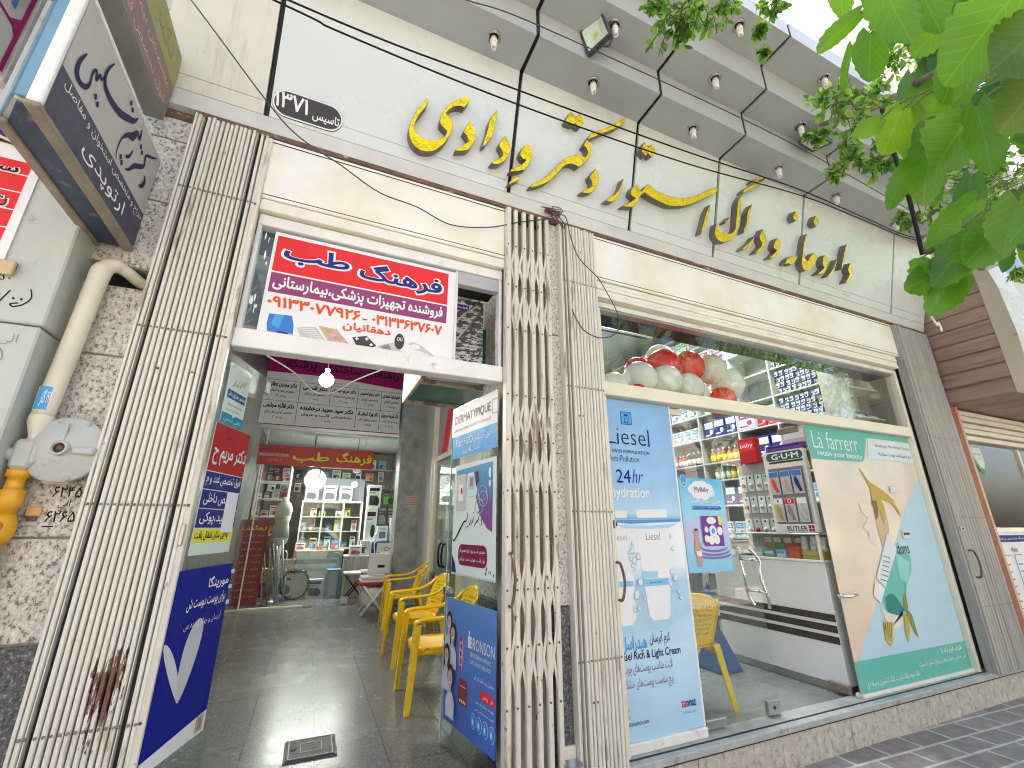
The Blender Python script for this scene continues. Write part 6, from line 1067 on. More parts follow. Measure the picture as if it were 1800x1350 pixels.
for k, (x, la) in enumerate(((-.05, 'white inhaler box, leftmost on top of the glass cabinet'), (.28, 'white inhaler box, middle one on top of the glass cabinet'), (.58, 'white inhaler box, rightmost on top of the glass cabinet'))): carton('inhaler_box', la, 'box', 'inhaler boxes on the cabinet', x, 9.75, 1.826, .24, .15, .30, WHT, d_device(DGRY, DGRY))
t = thing('dark_backboard', 'dark display board behind the inhaler boxes', 'board', (.4, 9.9, 1.83)); m = MB(); m.rbox(-.2, .95, 9.9, 9.93, 1.826, 2.3, ink('slate', (.16, .17, .19)), .004); m.build('panel', t)
carton('tall_carton', 'white carton with a round black device, upper left of the carton pile by the column', 'box', None, 1.05, 9.0, 1.68, .24, .2, .42, WHT, d_device(DGRY, BLK)); carton('tall_carton', 'dark green carton with a black device on top of the carton pile', 'box', None, 1.31, 9.0, 1.72, .24, .2, .32, ink('dark_green', (.09, .11, .05)), d_device(GRN, BLK)); carton('tall_carton', 'white washing machine shaped carton with a black round window in the carton pile', 'box', None, 1.03, 8.98, 1.09, .2, .2, .59, WHT, d_device(PALE, BLK))
carton('tall_carton', 'left charcoal carton in the carton pile', 'box', 'charcoal cartons', 1.22, 9.0, 1.36, .16, .2, .36, DGRY, d_device(MGREY, MGREY)); carton('tall_carton', 'right charcoal carton in the carton pile', 'box', 'charcoal cartons', 1.39, 9.0, 1.36, .16, .2, .36, DGRY, d_device(MGREY, MGREY)); carton('tall_carton', 'white carton with a slate cushion picture in the carton pile', 'box', None, 1.23, 8.85, 1.10, .19, .2, .26, WHT, lambda m, f, w_, h_: (m.rrect(f, -w_ * .32, h_ * .15, w_ * .32, h_ * .6, .02, ink('slate_blue', (.12, .22, .42)), Z(0)), m.rect(f, -w_ * .3, h_ * .75, w_ * .3, h_ * .85, LGREY, Z(0)))); carton('tall_carton', 'white carton with a scale picture at the right of the carton pile', 'box', None, 1.45, 8.85, 1.10, .17, .2, .40, WHT, d_device(LGREY, DGRY))
carton('walker_box', 'large blue and white carton under the pile by the column', 'box', None, 1.27, 8.85, .72, .44, .3, .37, WHT, lambda m, f, w_, h_: (m.rect(f, -w_ * .5, 0, -w_ * .28, h_, NAVY, Z(0)), m.rect(f, w_ * .32, 0, w_ * .5, h_ * .9, NAVY, Z(0)), m.ell(f, -w_ * .2, h_ * .3, .05, .08, SKY, Z(1)), m.ell(f, w_ * .12, h_ * .66, .055, .035, RED, Z(1)), m.ell(f, w_ * .12, h_ * .66, .04, .02, WHT, Z(2)), m.rect(f, w_ * .02, h_ * .35, w_ * .28, h_ * .42, BLUE, Z(1)), m.rect(f, -w_ * .5, h_ * .93, w_ * .5, h_, BLUE, Z(1))))
carton('plain_carton', 'plain brown carton on the floor under the blue and white carton', 'box', None, 1.27, 8.9, .184, .44, .3, .53, TAN, lambda m, f, w_, h_: m.rect(f, -w_ * .3, h_ * .6, w_ * .3, h_ * .8, LGREY, Z(0)))
t = thing('wood_cabinet', 'low striped wood cabinet in front of the medical shop counter', 'cabinet', (.85, 8.75, .184)); m = MB(); m.rbox(.62, 1.05, 8.7, 9.1, .184, .84, mat('striped_wood', (.42, .38, .32), .5, var=.35, scale=5, stretch=(9, 1, .4)), .006); m.rbox(.61, 1.06, 8.69, 9.1, .84, .86, WPAINT, .004); m.build('case', t)
t = thing('shop_counter', 'grey glass topped counter of the medical shop', 'counter', (.2, 9.2, .184)); m = MB(); m.rbox(-.15, .60, 9.05, 9.5, .184, .92, mat('counter_grey', (.38, .42, .39), .35, var=.1), .005); m.build('body', t); m = MB(); m.rbox(-.18, .62, 9.02, 9.52, .92, .945, TAN, .004); m.build('top', t)
t = thing('blue_stool', 'light blue plastic stool in front of the medical shop counter', 'stool', (.48, 8.85, .184)); BPL = mat('blue_plastic', (.08, .28, .52), .35, var=.08); m = MB(); m.rbox(.36, .60, 8.75, 8.97, .62, .65, BPL, .01); m.build('seat', t)
for x, y in ((.365, 8.76), (.565, 8.76), (.365, 8.93), (.565, 8.93)): m = MB(); m.rbox(x, x + .035, y, y + .03, .184, .62, BPL, .004); m.build('leg', t)
t = thing('corset_dummy', 'white headless torso form wearing a brace on the left of the medical shop', 'dummy', (-.45, 8.75, 1.05))
m = MB(); PROF = [(.02, .0), (.11, .02), (.135, .12), (.115, .28), (.10, .36), (.125, .48), (.14, .58), (.10, .68), (.05, .72), (.045, .78), (0, .785)]
m.lathe(PROF, (-.45, 8.75, 1.05), mat('cream_plastic', (.72, .73, .62), .4, var=.04), (Vector((1, 0, 0)), Vector((0, .6, 0)), Vector((0, 0, 1))), 20); m.build('torso', t); m = MB(); m.lathe([(.139, .12), (.12, .28), (.105, .36), (.128, .47)], (-.45, 8.75, 1.05), mat('brace_grey', (.5, .5, .46), .7, var=.1), (Vector((1.02, 0, 0)), Vector((0, .62, 0)), Vector((0, 0, 1))), 20); m.build('brace', t); m = MB(); m.tube([(-.45, 8.75, 1.05), (-.45, 8.75, .2)], .015, STEEL, 8); m.lathe([(.12, 0), (.12, .015), (.02, .03)], (-.45, 8.75, .184), STEEL, 'z', 16); m.build('stand', t)
t = thing('crutch_bundle', 'bundle of grey metal crutches and walking sticks wrapped in plastic by the red banner', 'crutches', (-.42, 8.5, .184)); rn = random.Random(3)
for k in range(9): m = MB(); x = -.56 + k * .035; m.tube([(x + rn.uniform(-.02, .1), 8.45 + rn.uniform(0, .1), .19), (x - .10 + rn.uniform(-.04, .04), 8.55, 1.0 + rn.uniform(-.1, .15))], .011, STEEL if k % 3 else LGREY, 7); m.build('crutch', t)
m = MB(); m.tube(curve([(-.45, 8.5, .30), (-.36, 8.5, .5), (-.44, 8.52, .8), (-.52, 8.52, 1.05), (-.50, 8.52, 1.16)], 6), [.09] * 8 + [.08] * 8 + [.05] * 9, glass('plastic_wrap', (.82, .86, .85), .14, .6), 10); m.build('plastic_wrap', t)
t = thing('black_wheelchair', 'folded black and chrome wheelchair behind the crutches', 'wheelchair', (-.2, 8.9, .184)); m = MB()
m.tube([(-.12 + .22 * math.cos(a * .26), 8.8, .42 + .22 * math.sin(a * .26)) for a in range(25)], .012, BLK, 7); m.build('wheel', t); m = MB(); m.tube(curve([(-.34, 8.85, .95), (-.30, 8.85, .90), (-.28, 8.85, .62), (.05, 8.85, .60), (.08, 8.85, .25)], 5), .013, CHROME, 7); m.tube([(-.28, 8.85, .62), (-.26, 8.85, .25)], .012, CHROME, 7); m.build('frame', t); m = MB(); m.rbox(-.28, .05, 8.82, 9.0, .60, .63, BLK, .01); m.build('seat', t)
rn = random.Random(77)
t = thing('brown_backdrop', 'dark brown panelled back wall of the medical shop', 'wall panel', (.3, 10.6, .2)); m = MB(); m.rbox(-.95, 1.6, 10.6, 10.64, .2, 2.95, mat('brown_panel', (.13, .10, .075), .45, var=.3, scale=6, stretch=(6, 1, .5)), .004); m.build('panel', t)
for k in range(30):
    x, z = -.85 + (k % 10) * .245 + rn.uniform(-.02, .02), 2.05 + .27 * (k // 10); carton('hanging_pack', 'small packaged brace hanging on the brown back wall of the medical shop', 'pack', 'packs on the brown back wall', x, 10.56, z, rn.uniform(.12, .18), .04, rn.uniform(.16, .22), rn.choice([WHT, TAN, LGREY, DGRY, SKY, GOLDY, MINT]), d_device(rn.choice([TAN, DGRY, BLUE]), rn.choice([RED, NAVY, MGREY])))
for k, (x, y, z, w_, h_, q, la) in enumerate(((-.12, 9.2, .946, .16, .12, WHT, 'white box at the left end of the medical shop counter'), (.08, 9.25, .946, .12, .2, TAN, 'tan box standing on the medical shop counter'), (.25, 9.2, .946, .2, .07, DGRY, 'flat black device on the medical shop counter'), (.46, 9.22, .946, .14, .16, BLUE, 'blue box at the right end of the medical shop counter'), (-.3, 9.4, .184, .3, .34, WHT, 'white carton on the floor left of the medical shop counter'), (-.3, 9.4, .53, .26, .26, TAN, 'tan carton stacked on the white floor carton'), (-.62, 8.95, .184, .3, .5, TAN, 'tall tan carton behind the crutch bundle'), (.2, 8.96, .184, .26, .3, LGREY, 'grey carton on the floor before the counter'), (.78, 8.66, .865, .2, .16, WHT, 'white box lying on the striped wood cabinet'), (.95, 8.85, .865, .16, .24, LGREY, 'grey box standing on the striped wood cabinet'))): carton('counter_box', la, 'box', None, x, y, z, w_, .16, h_, q, d_device(rn.choice([DGRY, SKY, RED]), rn.choice([MGREY, NAVY, TAN])))
# shelves on the left of the medical shop
t = thing('stock_shelves', 'steel stock shelves with small boxes on the left of the medical shop', 'shelves', (-.75, 9.2, .184)); m = MB()
for x, y in ((-.96, 8.95), (-.45, 8.95), (-.96, 9.35), (-.45, 9.35)): m.rbox(x, x + .025, y, y + .025, .184, 2.4, WPAINT, .003)
for z in (1.2, 1.5, 1.8, 2.1): m.rbox(-.96, -.42, 8.95, 9.375, z, z + .02, WPAINT, .003)
m.build('rack', t); rn = random.Random(12)
for k in range(16): carton('stock_box', 'small stock box on the steel shelves of the medical shop', 'box', 'stock boxes on the steel shelves', -.90 + (k % 4) * .135, 9.05, 1.22 + .3 * (k // 4), .11, .15, rn.uniform(.08, .2), rn.choice([WHT, LGREY, TAN, DGRY, MGREY, GOLDY, BLUE]), d_device(rn.choice([DGRY, LGREY, TAN]), rn.choice([LGREY, MGREY, RED])))
# white bath stools and commode chairs
t = thing('folding_stool', 'white topped folding stool with crossed black legs in the medical shop doorway', 'stool', (.78, 8.3, .184)); m = MB(); m.rbox(.60, .97, 8.15, 8.45, .60, .635, WPAINT, .012); m.build('seat', t)
for y in (8.17, 8.43): m = MB(); m.tube([(.62, y, .6), (.95, y, .19)], .011, BLK, 7); m.tube([(.95, y, .6), (.62, y, .19)], .011, BLK, 7); m.build('leg_pair', t)
WPL = mat('white_plastic', (.74, .74, .75), .3, var=.04)
t = thing('commode_chair', 'white plastic folding commode chair with grey lid and dark red rim beside the yellow chairs', 'commode chair', (.92, 7.1, .184))
m = MB(); m.rbox(.74, 1.12, 6.9, 7.3, .60, .635, WPL, .012); m.rbox(.73, 1.13, 6.89, 7.31, .565, .598, DRED, .01); m.rbox(.75, 1.11, 6.92, 7.28, .64, .675, WPL, .012); m.build('seat', t); m = MB(); M_ = Matrix.Translation((1.02, 7.2, .68)) @ Matrix.Rotation(R(14), 4, 'X'); m.rbox(-.17, .15, -.02, .02, 0, .30, WPL, .015, M_); m.rbox(-.04, .06, -.022, -.0195, .10, .14, BLK, .001, M_); m.build('backrest', t)
for y in (6.92, 7.26): m = MB(); m.tube([(.78, y, .19), (1.08, y, .57)], .022, WPL, 8); m.tube([(1.08, y, .19), (.78, y, .57)], .022, WPL, 8); m.build('leg_pair', t)
m = MB(); m.lathe([(.10, 0), (.14, .02), (.15, .18), (.155, .25)], (.92, 7.1, .28), WPL, 'z', 20); m.build('bucket', t)
t = thing('shower_seat', 'grey and white shower seat with a handle behind the dark red rimmed commode', 'shower seat', (.95, 7.6, .184)); m = MB(); m.rbox(.80, 1.2, 7.42, 7.8, .68, .71, WPL, .012); m.build('seat', t); m = MB(); m.rbox(1.05, 1.22, 7.45, 7.75, .72, .95, mat('light_grey_plastic', (.55, .56, .57), .35, var=.04), .02); m.build('backrest', t)
for x, y in ((.83, 7.46), (1.15, 7.46), (.83, 7.74), (1.15, 7.74)): m = MB(); m.tube([(x, y, .19), (x, y, .68)], .014, CHROME, 7); m.build('leg', t)
# ---------------------------------------------------------------- pharmacy interior
def arealamp(name, loc, sx, sy, e, c=(1, .97, .92)):
    l_ = bpy.data.lights.new(name, 'AREA'); l_.shape = 'RECTANGLE'; l_.size = sx; l_.size_y = sy; l_.energy = e; l_.color = c; lo = bpy.data.objects.new(name, l_); col.objects.link(lo); lo.location = loc
PANEL = emit('panel_light', (1, .98, .95), 9)
for k, (x, y, la) in enumerate(((3.62, 4.3, 'round lit ceiling lamp near the front of the pharmacy'), (3.0, 5.9, 'round lit ceiling lamp at the back of the pharmacy'), (4.3, 3.1, 'round lit ceiling lamp over the pharmacy counter'))):
    t = thing('ceiling_lamp', la, 'ceiling lamp', (x, y, 4.42), 'pharmacy ceiling lamps'); m = MB(); m.lathe([(.17, 0), (.17, -.03), (.14, -.035), (.14, -.02)], (x, y, 4.41 if k == 0 else 4.495), WPAINT, 'z', 24); m.build('ring', t); m = MB(); m.lathe([(.139, -.022), (.08, -.035), (0, -.04)], (x, y, 4.41 if k == 0 else 4.495), PANEL, 'z', 24); m.build('diffuser', t); arealamp('pharmacy_lamp', (x, y, 4.34), .5, .5, 15)
t = thing('ceiling_track', 'dark slatted track hanging under the pharmacy ceiling at the left', 'ceiling track', (3.6, 4.7, 4.1)); m = MB()
for k in range(4): m.rbox(2.9, 4.45, 4.62 + k * .07, 4.66 + k * .07, 4.10, 4.13, WPAINT if k % 2 == 0 else DGREY, .004)
m.build('track', t); m = MB(); m.tube([(3.2, 4.7, 4.13), (3.2, 4.7, 4.5)], .006, STEEL, 6); m.tube([(4.3, 4.7, 4.13), (4.3, 4.7, 4.5)], .006, STEEL, 6); m.build('hanger', t)
# wall shelving on the right
SH = mat('shelf_white', (.52, .53, .525), .4, var=.04); SX = 5.0
t = thing('pharmacy_shelves', 'tall white shelving full of medicines along the right wall of the pharmacy', 'shelves', (5.2, 4.4, .19))
DY = [2.66, 3.42, 3.98, 4.62, 5.3, 6.0, 6.7]; LZ = [.25, .75, 1.2, 1.6, 1.93, 2.17, 2.52, 2.86, 3.2, 3.55, 3.9, 4.2]
m = MB(); m.box(5.32, 5.36, 2.66, 6.72, .19, 4.25, mat('shelf_back', (.33, .34, .34), .6, var=.05)); m.build('back_panel', t)
for y in DY: m = MB(); m.rbox(SX, 5.32, y, y + .022, .19, 4.25, SH, .003); m.build('upright', t)
for z in LZ:
    m = MB()
    for a, b in zip(DY[:-1], DY[1:]): m.rbox(SX + .004, 5.32, a + .023, b - .001, z, z + .02, SH, .002)
    m.build('shelf', t)
rn = random.Random(21); PROTO = {}
def product(kind, label, group, c1, c2, w_, d_, h_):
    t = thing(kind, label, 'bottle' if 'bottle' in kind else 'box', (0, 0, -50), group); f = fxm(-d_ / 2 - .0006); m = MB()
    if 'bottle' in kind:
        r_ = w_ / 2; m.lathe([(r_ * .92, 0), (r_, .004), (r_, h_ * .62), (r_ * .8, h_ * .72), (r_ * .36, h_ * .8), (r_ * .36, h_ * .84)], (0, 0, 0), c1, 'z', 12); m.v = [p + Vector((0, 0, -50)) for p in m.v]; m.build('body', t)
        m = MB(); m.lathe([(r_ * .42, 0), (r_ * .42, h_ * .14), (0, h_ * .145)], (0, 0, h_ * .84), WHT, 'z', 10); m.v = [p + Vector((0, 0, -50)) for p in m.v]; m.build('cap', t); m = MB(); m.lathe([(r_ * 1.02, h_ * .14), (r_ * 1.02, h_ * .52)], (0, 0, 0), c2, 'z', 12); m.v = [p + Vector((0, 0, -50)) for p in m.v]; m.build('label', t)
    else:
        m.rbox(-d_ / 2, d_ / 2, -w_ / 2, w_ / 2, 0, h_, c1, .002); m.v = [p + Vector((0, 0, -50)) for p in m.v]; m.build('carton', t)
        m = MB(); m.rect(f, -w_ * .42, h_ * .55, w_ * .42, h_ * .9, c2, 0); m.rect(f, -w_ * .42, h_ * .12, w_ * .1, h_ * .2, c2, 0); m.ell(f, w_ * .2, h_ * .32, w_ * .16, h_ * .14, c2, 0, 12); m.rect(f, -w_ * .3, h_ * .66, w_ * .3, h_ * .72, WHT if c2 != WHT else NAVY, .0006); m.rect(f, -w_ * .3, h_ * .78, w_ * .2, h_ * .82, WHT if c2 != WHT else NAVY, .0006)
        m.v = [p + Vector((0, 0, -50)) for p in m.v]; m.build('print', t)
    PROTO[kind] = [t, False, label]; return t
for a in (('blue_carton', 'small navy medicine carton in the dense grid on the right pharmacy shelving', 'navy medicine cartons in the front bay', NAVY, WHT, .050, .10, .068),
          ('white_carton', 'white medicine carton on the right pharmacy shelving', 'white medicine cartons on the shelving', WHT, SKY, .13, .12, .19), ('diaper_pack_box', 'pale blue and purple hygiene pack on the right pharmacy shelving', 'hygiene packs on the shelving', PALE, PURP, .24, .18, .24),
          ('red_carton', 'red carton with pale print on the right pharmacy shelving', 'red cartons on the shelving', DRED, PINK, .12, .1, .17), ('green_bottle', 'green shampoo bottle on the right pharmacy shelving', 'green bottles on the shelving', GRN, WHT, .07, .07, .22), ('amber_bottle', 'amber bottle with yellow label on the right pharmacy shelving', 'amber bottles on the shelving', ink('amber', (.50, .20, .02)), YEL, .075, .07, .20),
          ('dark_bottle', 'dark brown bottle with pale label on the right pharmacy shelving', 'brown bottles on the shelving', HAIR, LGREY, .08, .07, .21), ('red_bottle', 'dark red bottle on the right pharmacy shelving', 'red bottles on the shelving', DRED, WHT, .065, .06, .19), ('green_pack_box', 'green and white feeding bottle pack on the high back shelving', 'green packs on the high shelving', MINT, GRN, .13, .1, .22), ('blue_pack_box', 'bright blue teether pack on the high back shelving', 'blue packs on the high shelving', WHT, BLUE, .16, .1, .22), ('plain_white_box', 'white box with tiny prints stacked at the far end of the high shelving', 'white boxes at the far end of the high shelving', WHT, ink('tiny_print', (.62, .66, .72)), .22, .2, .16), ('navy_pack_box', 'navy hygiene pack on the right pharmacy shelving', 'navy hygiene packs on the shelving', NAVY, PALE, .17, .15, .24)): product(*a)
def put(kind, x, y, z, rz=0):
    p = PROTO[kind]
    if not p[1]: p[0].location = (x, y, z); p[0].rotation_euler = (0, 0, rz); p[1] = True; return p[0]
    return dup(p[0], (x, y, z), rz)
def row(kind, y0, y1, z, step, x=5.10, jit=.3):
    y = y0
    while y < y1: put(kind, x + rn.uniform(-.01, .02), y, z, rn.uniform(-.12, .12) * jit); y += step * rn.uniform(1.0, 1.06)
for lz in (2.54, 2.88):               # the dense grid of navy cartons in the front bay
    for k in range(4): row('blue_carton', 2.73, 3.40, lz + k * .072, .060, 5.07, .15)
for k in range(2): row('blue_carton', 2.73, 3.40, 2.192 + k * .072, .060, 5.07, .15)
row('blue_carton', 2.73, 3.4, 3.222, .062, 5.07, .15); row('navy_pack_box', 3.5, 3.9, 2.192, .19); row('diaper_pack_box', 3.58, 3.98, 2.542, .26); row('red_carton', 3.5, 3.72, 2.542, .13, 5.06); row('diaper_pack_box', 4.12, 4.6, 2.882, .25); row('diaper_pack_box', 4.15, 4.6, 3.222, .26); row('diaper_pack_box', 4.14, 4.62, 3.572, .25); row('navy_pack_box', 4.1, 4.6, 2.542, .19)
for z in (3.222, 3.572): row('green_pack_box', 5.4, 5.98, z, .145); row('blue_pack_box', 4.74, 5.26, z, .18)
row('green_pack_box', 4.74, 5.28, 3.922, .145); row('blue_pack_box', 5.40, 5.95, 3.922, .18); row('blue_pack_box', 4.74, 5.26, 2.882, .18); row('white_carton', 4.74, 5.28, 2.542, .145); row('green_pack_box', 5.4, 5.98, 2.882, .145)
for z in (3.222, 3.382, 3.572, 3.732, 3.922): row('plain_white_box', 6.12, 6.6, z, .23, 5.12)
row('amber_bottle', 4.08, 4.6, 2.192, .085); row('green_bottle', 3.78, 3.97, 2.192, .08, 5.05); row('dark_bottle', 4.70, 4.98, 2.192, .09); row('red_bottle', 5.0, 5.28, 2.192, .08)
for y0, y1, k, s_ in ((3.5, 3.66, 'dark_bottle', .09), (3.68, 3.82, 'green_bottle', .08), (3.84, 3.96, 'red_bottle', .075), (4.06, 4.3, 'amber_bottle', .085), (4.32, 4.6, 'green_bottle', .09), (2.72, 3.05, 'red_bottle', .08), (3.07, 3.4, 'amber_bottle', .09)): row(k, y0, y1, 1.952, s_)
row('white_carton', 2.75, 3.4, 1.622, .145); row('red_carton', 3.5, 3.96, 1.622, .14); row('navy_pack_box', 4.08, 4.6, 1.622, .19); row('white_carton', 4.08, 4.6, 1.222, .15); row('white_carton', 3.5, 3.95, 1.222, .15)
# end bay beside the right jamb with folders
t = thing('end_shelf', 'cream shelf niche beside the right window jamb', 'shelves', (4.98, 2.5, 2.2)); CB = mat('cream_board', (.60, .56, .44), .5, var=.06); m = MB(); m.box(4.60, 5.17, 2.62, 2.64, 2.19, 2.95, CB); m.rbox(4.60, 4.635, 2.40, 2.62, 2.19, 2.95, SH, .003); m.rbox(4.635, 5.17, 2.42, 2.62, 2.36, 2.375, WPAINT, .002); m.rbox(4.635, 5.17, 2.42, 2.62, 2.66, 2.675, WPAINT, .002); m.build('niche', t)
for k, la in enumerate(('left navy folder lying on the cream niche shelf', 'right navy folder lying on the cream niche shelf')):
    t = thing('folder', la, 'folder', (4.77 + k * .22, 2.52, 2.376), 'navy folders in the niche'); m = MB(); x = 4.68 + k * .23; m.rbox(x, x + .21, 2.44, 2.60, 2.376, 2.40, ink('folder_blue', (.05, .08, .16)), .004); m.rbox(x + .02, x + .19, 2.45, 2.60, 2.401, 2.425, ink('folder_blue2', (.09, .14, .27)), .004); m.build('cover', t); m = MB(); m.rbox(x + .02, x + .18, 2.437, 2.4395, 2.38, 2.396, LGREY, .001); m.build('spine_label', t)
# counter, showcase and displays
t = thing('pharmacy_counter', 'white pharmacy counter with three dark stripes and a glass showcase on top', 'counter', (3.95, 2.9, .19)); CW = mat('counter_white', (.76, .78, .77), .22, var=.03, coat=.3); CD = mat('dark_stripe', (.045, .038, .036), .2, var=.3, scale=5)
m = MB(); m.rbox(3.68, 4.25, 2.37, 3.45, .25, 1.08, CW, .004); m.rbox(3.70, 4.25, 2.38, 3.45, .19, .25, STEEL, .002); m.build('body', t); m = MB()
for z in (.52, .595, .67): m.box(3.676, 3.6805, 2.371, 3.449, z, z + .05, CD)
m.build('stripe', t); m = MB(); m.rbox(3.665, 4.26, 2.36, 3.46, 1.081, 1.10, WPAINT, .003); m.rbox(3.67, 3.69, 2.37, 2.39, 1.101, 1.285, ALU, .002); m.rbox(3.67, 3.69, 3.43, 3.45, 1.101, 1.285, ALU, .002); m.rbox(3.665, 4.26, 2.36, 3.46, 1.286, 1.298, STEEL, .002); m.box(4.2, 4.22, 2.39, 3.43, 1.101, 1.285, INWALL); m.build('showcase_frame', t); m = MB(); m.box(3.676, 3.682, 2.392, 3.428, 1.101, 1.285, GLSIN); m.build('showcase_glass', t)
def small(kind, la, x, y, z, w_, d_, h_, c1, c2, rz=0, tx=None):
    t = thing(kind, la, 'box', (x, y, z)); f = fxm(x - d_ / 2 - .0006); f.o = Vector((x - d_ / 2 - .0006, y, z)); m = MB(); m.rbox(x - d_ / 2, x + d_ / 2, y - w_ / 2, y + w_ / 2, z, z + h_, c1, .002); m.build('carton', t); m = MB(); m.rect(f, -w_ * .42, h_ * .5, w_ * .42, h_ * .88, c2, 0)
    if tx: m.text(f, tx, -w_ * .38, h_ * .58, w_ * .38, h_ * .8, WHT, .0008)
    m.build('print', t); return t
rn = random.Random(31)
for k, (y, w_, h_, c1, c2, la) in enumerate(((2.47, .16, .07, GOLDY, TAN, 'brown flat box in the counter showcase'), (2.62, .09, .09, ORNG, RED, 'orange box in the counter showcase'), (2.74, .08, .06, PALE, SKY, 'small pale blue box in the counter showcase'), (2.85, .09, .05, TEAL, WHT, 'small teal box in the counter showcase'), (2.97, .09, .07, WHT, LGREY, 'small white box in the counter showcase'), (3.08, .10, .06, DGRY, LGREY, 'dark box in the counter showcase'), (3.22, .12, .05, LGREY, WHT, 'light grey box in the counter showcase'))): small('showcase_box', la, 3.76, y, 1.101, w_, .1, h_, c1, c2)
for k, (y, c1, la) in enumerate(((2.66, RED, 'red packet hanging in the counter showcase'), (2.76, ORNG, 'orange packet hanging in the counter showcase'), (2.86, GRN, 'green packet hanging in the counter showcase'), (2.95, GOLDY, 'golden packet hanging in the counter showcase'))): small('hanging_packet', la, 3.86, y, 1.16, .08, .01, .11, c1, WHT)
for k in range(3): 
    t = thing('white_sock_pair', ('left', 'middle', 'right')[k] + ' white folded bootee under the toothbrush display', 'bootee', (3.80, 2.42 + (2 - k) * .075, 1.18), 'white bootees in the showcase'); m = MB(); y = 2.42 + (2 - k) * .075; m.tube(curve([(3.80, y, 1.27), (3.79, y, 1.21), (3.77, y - .01, 1.185), (3.745, y - .03, 1.18)], 5), .024, WHT, 10); m.build('bootee', t)
f = fxm(3.742)
t = thing('toothbrush_display', 'white counter display of toothbrush packs with green header and red crossed footer', 'display stand', (3.75, 2.57, 1.3))
m = MB(); m.rbox(3.75, 3.79, 2.395, 2.775, 1.30, 1.99, WPAINT, .006); m.rbox(3.742, 3.75, 2.395, 2.425, 1.37, 1.84, WPAINT, .002); m.rbox(3.742, 3.75, 2.745, 2.775, 1.37, 1.84, WPAINT, .002); m.rbox(3.742, 3.75, 2.395, 2.775, 1.30, 1.37, WPAINT, .003); m.rbox(3.742, 3.75, 2.395, 2.775, 1.84, 1.99, WPAINT, .003); m.build('board', t)
m = MB(); m.rect(fxm(3.7495), -2.745, 1.37, -2.425, 1.84, MGREY); m.rrect(f, -2.74, 1.905, -2.405, 1.975, .03, ink('gum_green', (.05, .14, .12)), .001); m.rect(f, -2.72, 1.882, -2.41, 1.90, DGRY, .001); m.rect(f, -2.425, 1.372, -2.41, 1.84, LGREY, .001)
for a, b in ((0, 0), (1, 0), (0, 1), (1, 1)): m.rect(f, -2.475 + a * .026, 1.312 + b * .026, -2.453 + a * .026, 1.334 + b * .026, DRED, .001)
m.build('header_print', t); m = MB(); m.text(f, 'G·U·M', -2.69, 1.915, -2.44, 1.965, WHT, .002, .03); m.text(f, 'BUTLER', -2.66, 1.312, -2.485, 1.352, BLK, .001, .01); m.build('lettering', t)
for k in range(6):
    y = 2.70 - (k % 3) * .105; z = 1.615 if k < 3 else 1.385; c1 = (ORNG, PINK, NAVY, GOLDY, MGREY, LGREY)[k]; la = ('orange', 'pink', 'navy', 'golden', 'dark grey', 'light grey')[k] + (' toothbrush blister in the upper row of the display' if k < 3 else ' toothbrush blister in the lower row of the display')
    t = thing('toothbrush_pack', la, 'toothbrush pack', (3.74, y, z), 'toothbrush packs on the display'); m = MB(); m.rbox(3.738, 3.7425, y - .045, y + .045, z, z + .20, LGREY, .002); m.build('card', t); m = MB(); f2 = fxm(3.7375); m.rect(f2, -y - .04, z + .15, -y + .04, z + .195, (BLUE, BLUE, BLUE, WHT, RED, WHT)[k], 0); m.v = m.v; m.build('print', t); m = MB(); m.tube(curve([(3.735, y - .02, z + .02), (3.73, y, z + .08), (3.735, y + .015, z + .14)], 4), [.012] * 4 + [.016] * 3 + [.01] * 2, c1, 8); m.build('brush', t)
    if k in (3, 4):
        m = MB(); m.ell(fxm(3.7372), -y, z + .175, .016, .018, WHT, 0); m.ell(fxm(3.7372), -y, z + .175, .008, .009, BLK, .0006); m.build('round_tag', t)
t = thing('peg_board', 'grey peg board behind the toothbrush display', 'board', (4.22, 3.25, 1.28)); m = MB(); m.rbox(4.215, 4.24, 3.06, 3.44, 1.30, 1.98, mat('peg_grey', (.33, .33, .32), .5, var=.1), .003); m.build('board', t)
rn = random.Random(41)
for k in range(12):
    y = 3.40 - (k % 4) * .092; z = 1.78 - (k // 4) * .22; t = thing('pacifier_pack', 'clear blister with a pale pacifier on the grey peg board', 'blister pack', (4.2, y, z), 'pacifier packs on the peg board'); m = MB(); m.rbox(4.209, 4.214, y - .04, y + .04, z - .08, z + .085, LGREY if k % 2 else MINT, .002); m.build('card', t); m = MB(); m.lathe([(.022, 0), (.024, .006), (.012, .016), (.008, .03), (0, .034)], (4.209, y, z - .02), rn.choice([WHT, TAN, PALE, RED, MINT]), (Vector((0, 1, 0)), Vector((0, 0, 1)), Vector((-1, 0, 0))), 12); m.build('pacifier', t); m = MB(); m.ell(fxm(4.2085), -y, z + .06, .012, .012, DGRY, 0, 10); m.build('hang_hole', t)
t = small('baby_powder_box', 'red box with white print standing on the peg board top', 4.2, 3.25, 1.985, .20, .08, .26, DRED, RED, tx='baby'); small('purple_box', 'long purple box on top of the toothbrush display', 3.77, 2.56, 1.992, .34, .06, .05, ink('violet', (.20, .07, .33)), NAVY); small('grey_box', 'grey cosmetics box standing behind the purple box', 3.86, 2.5, 1.99, .22, .08, .2, LGREY, WHT)
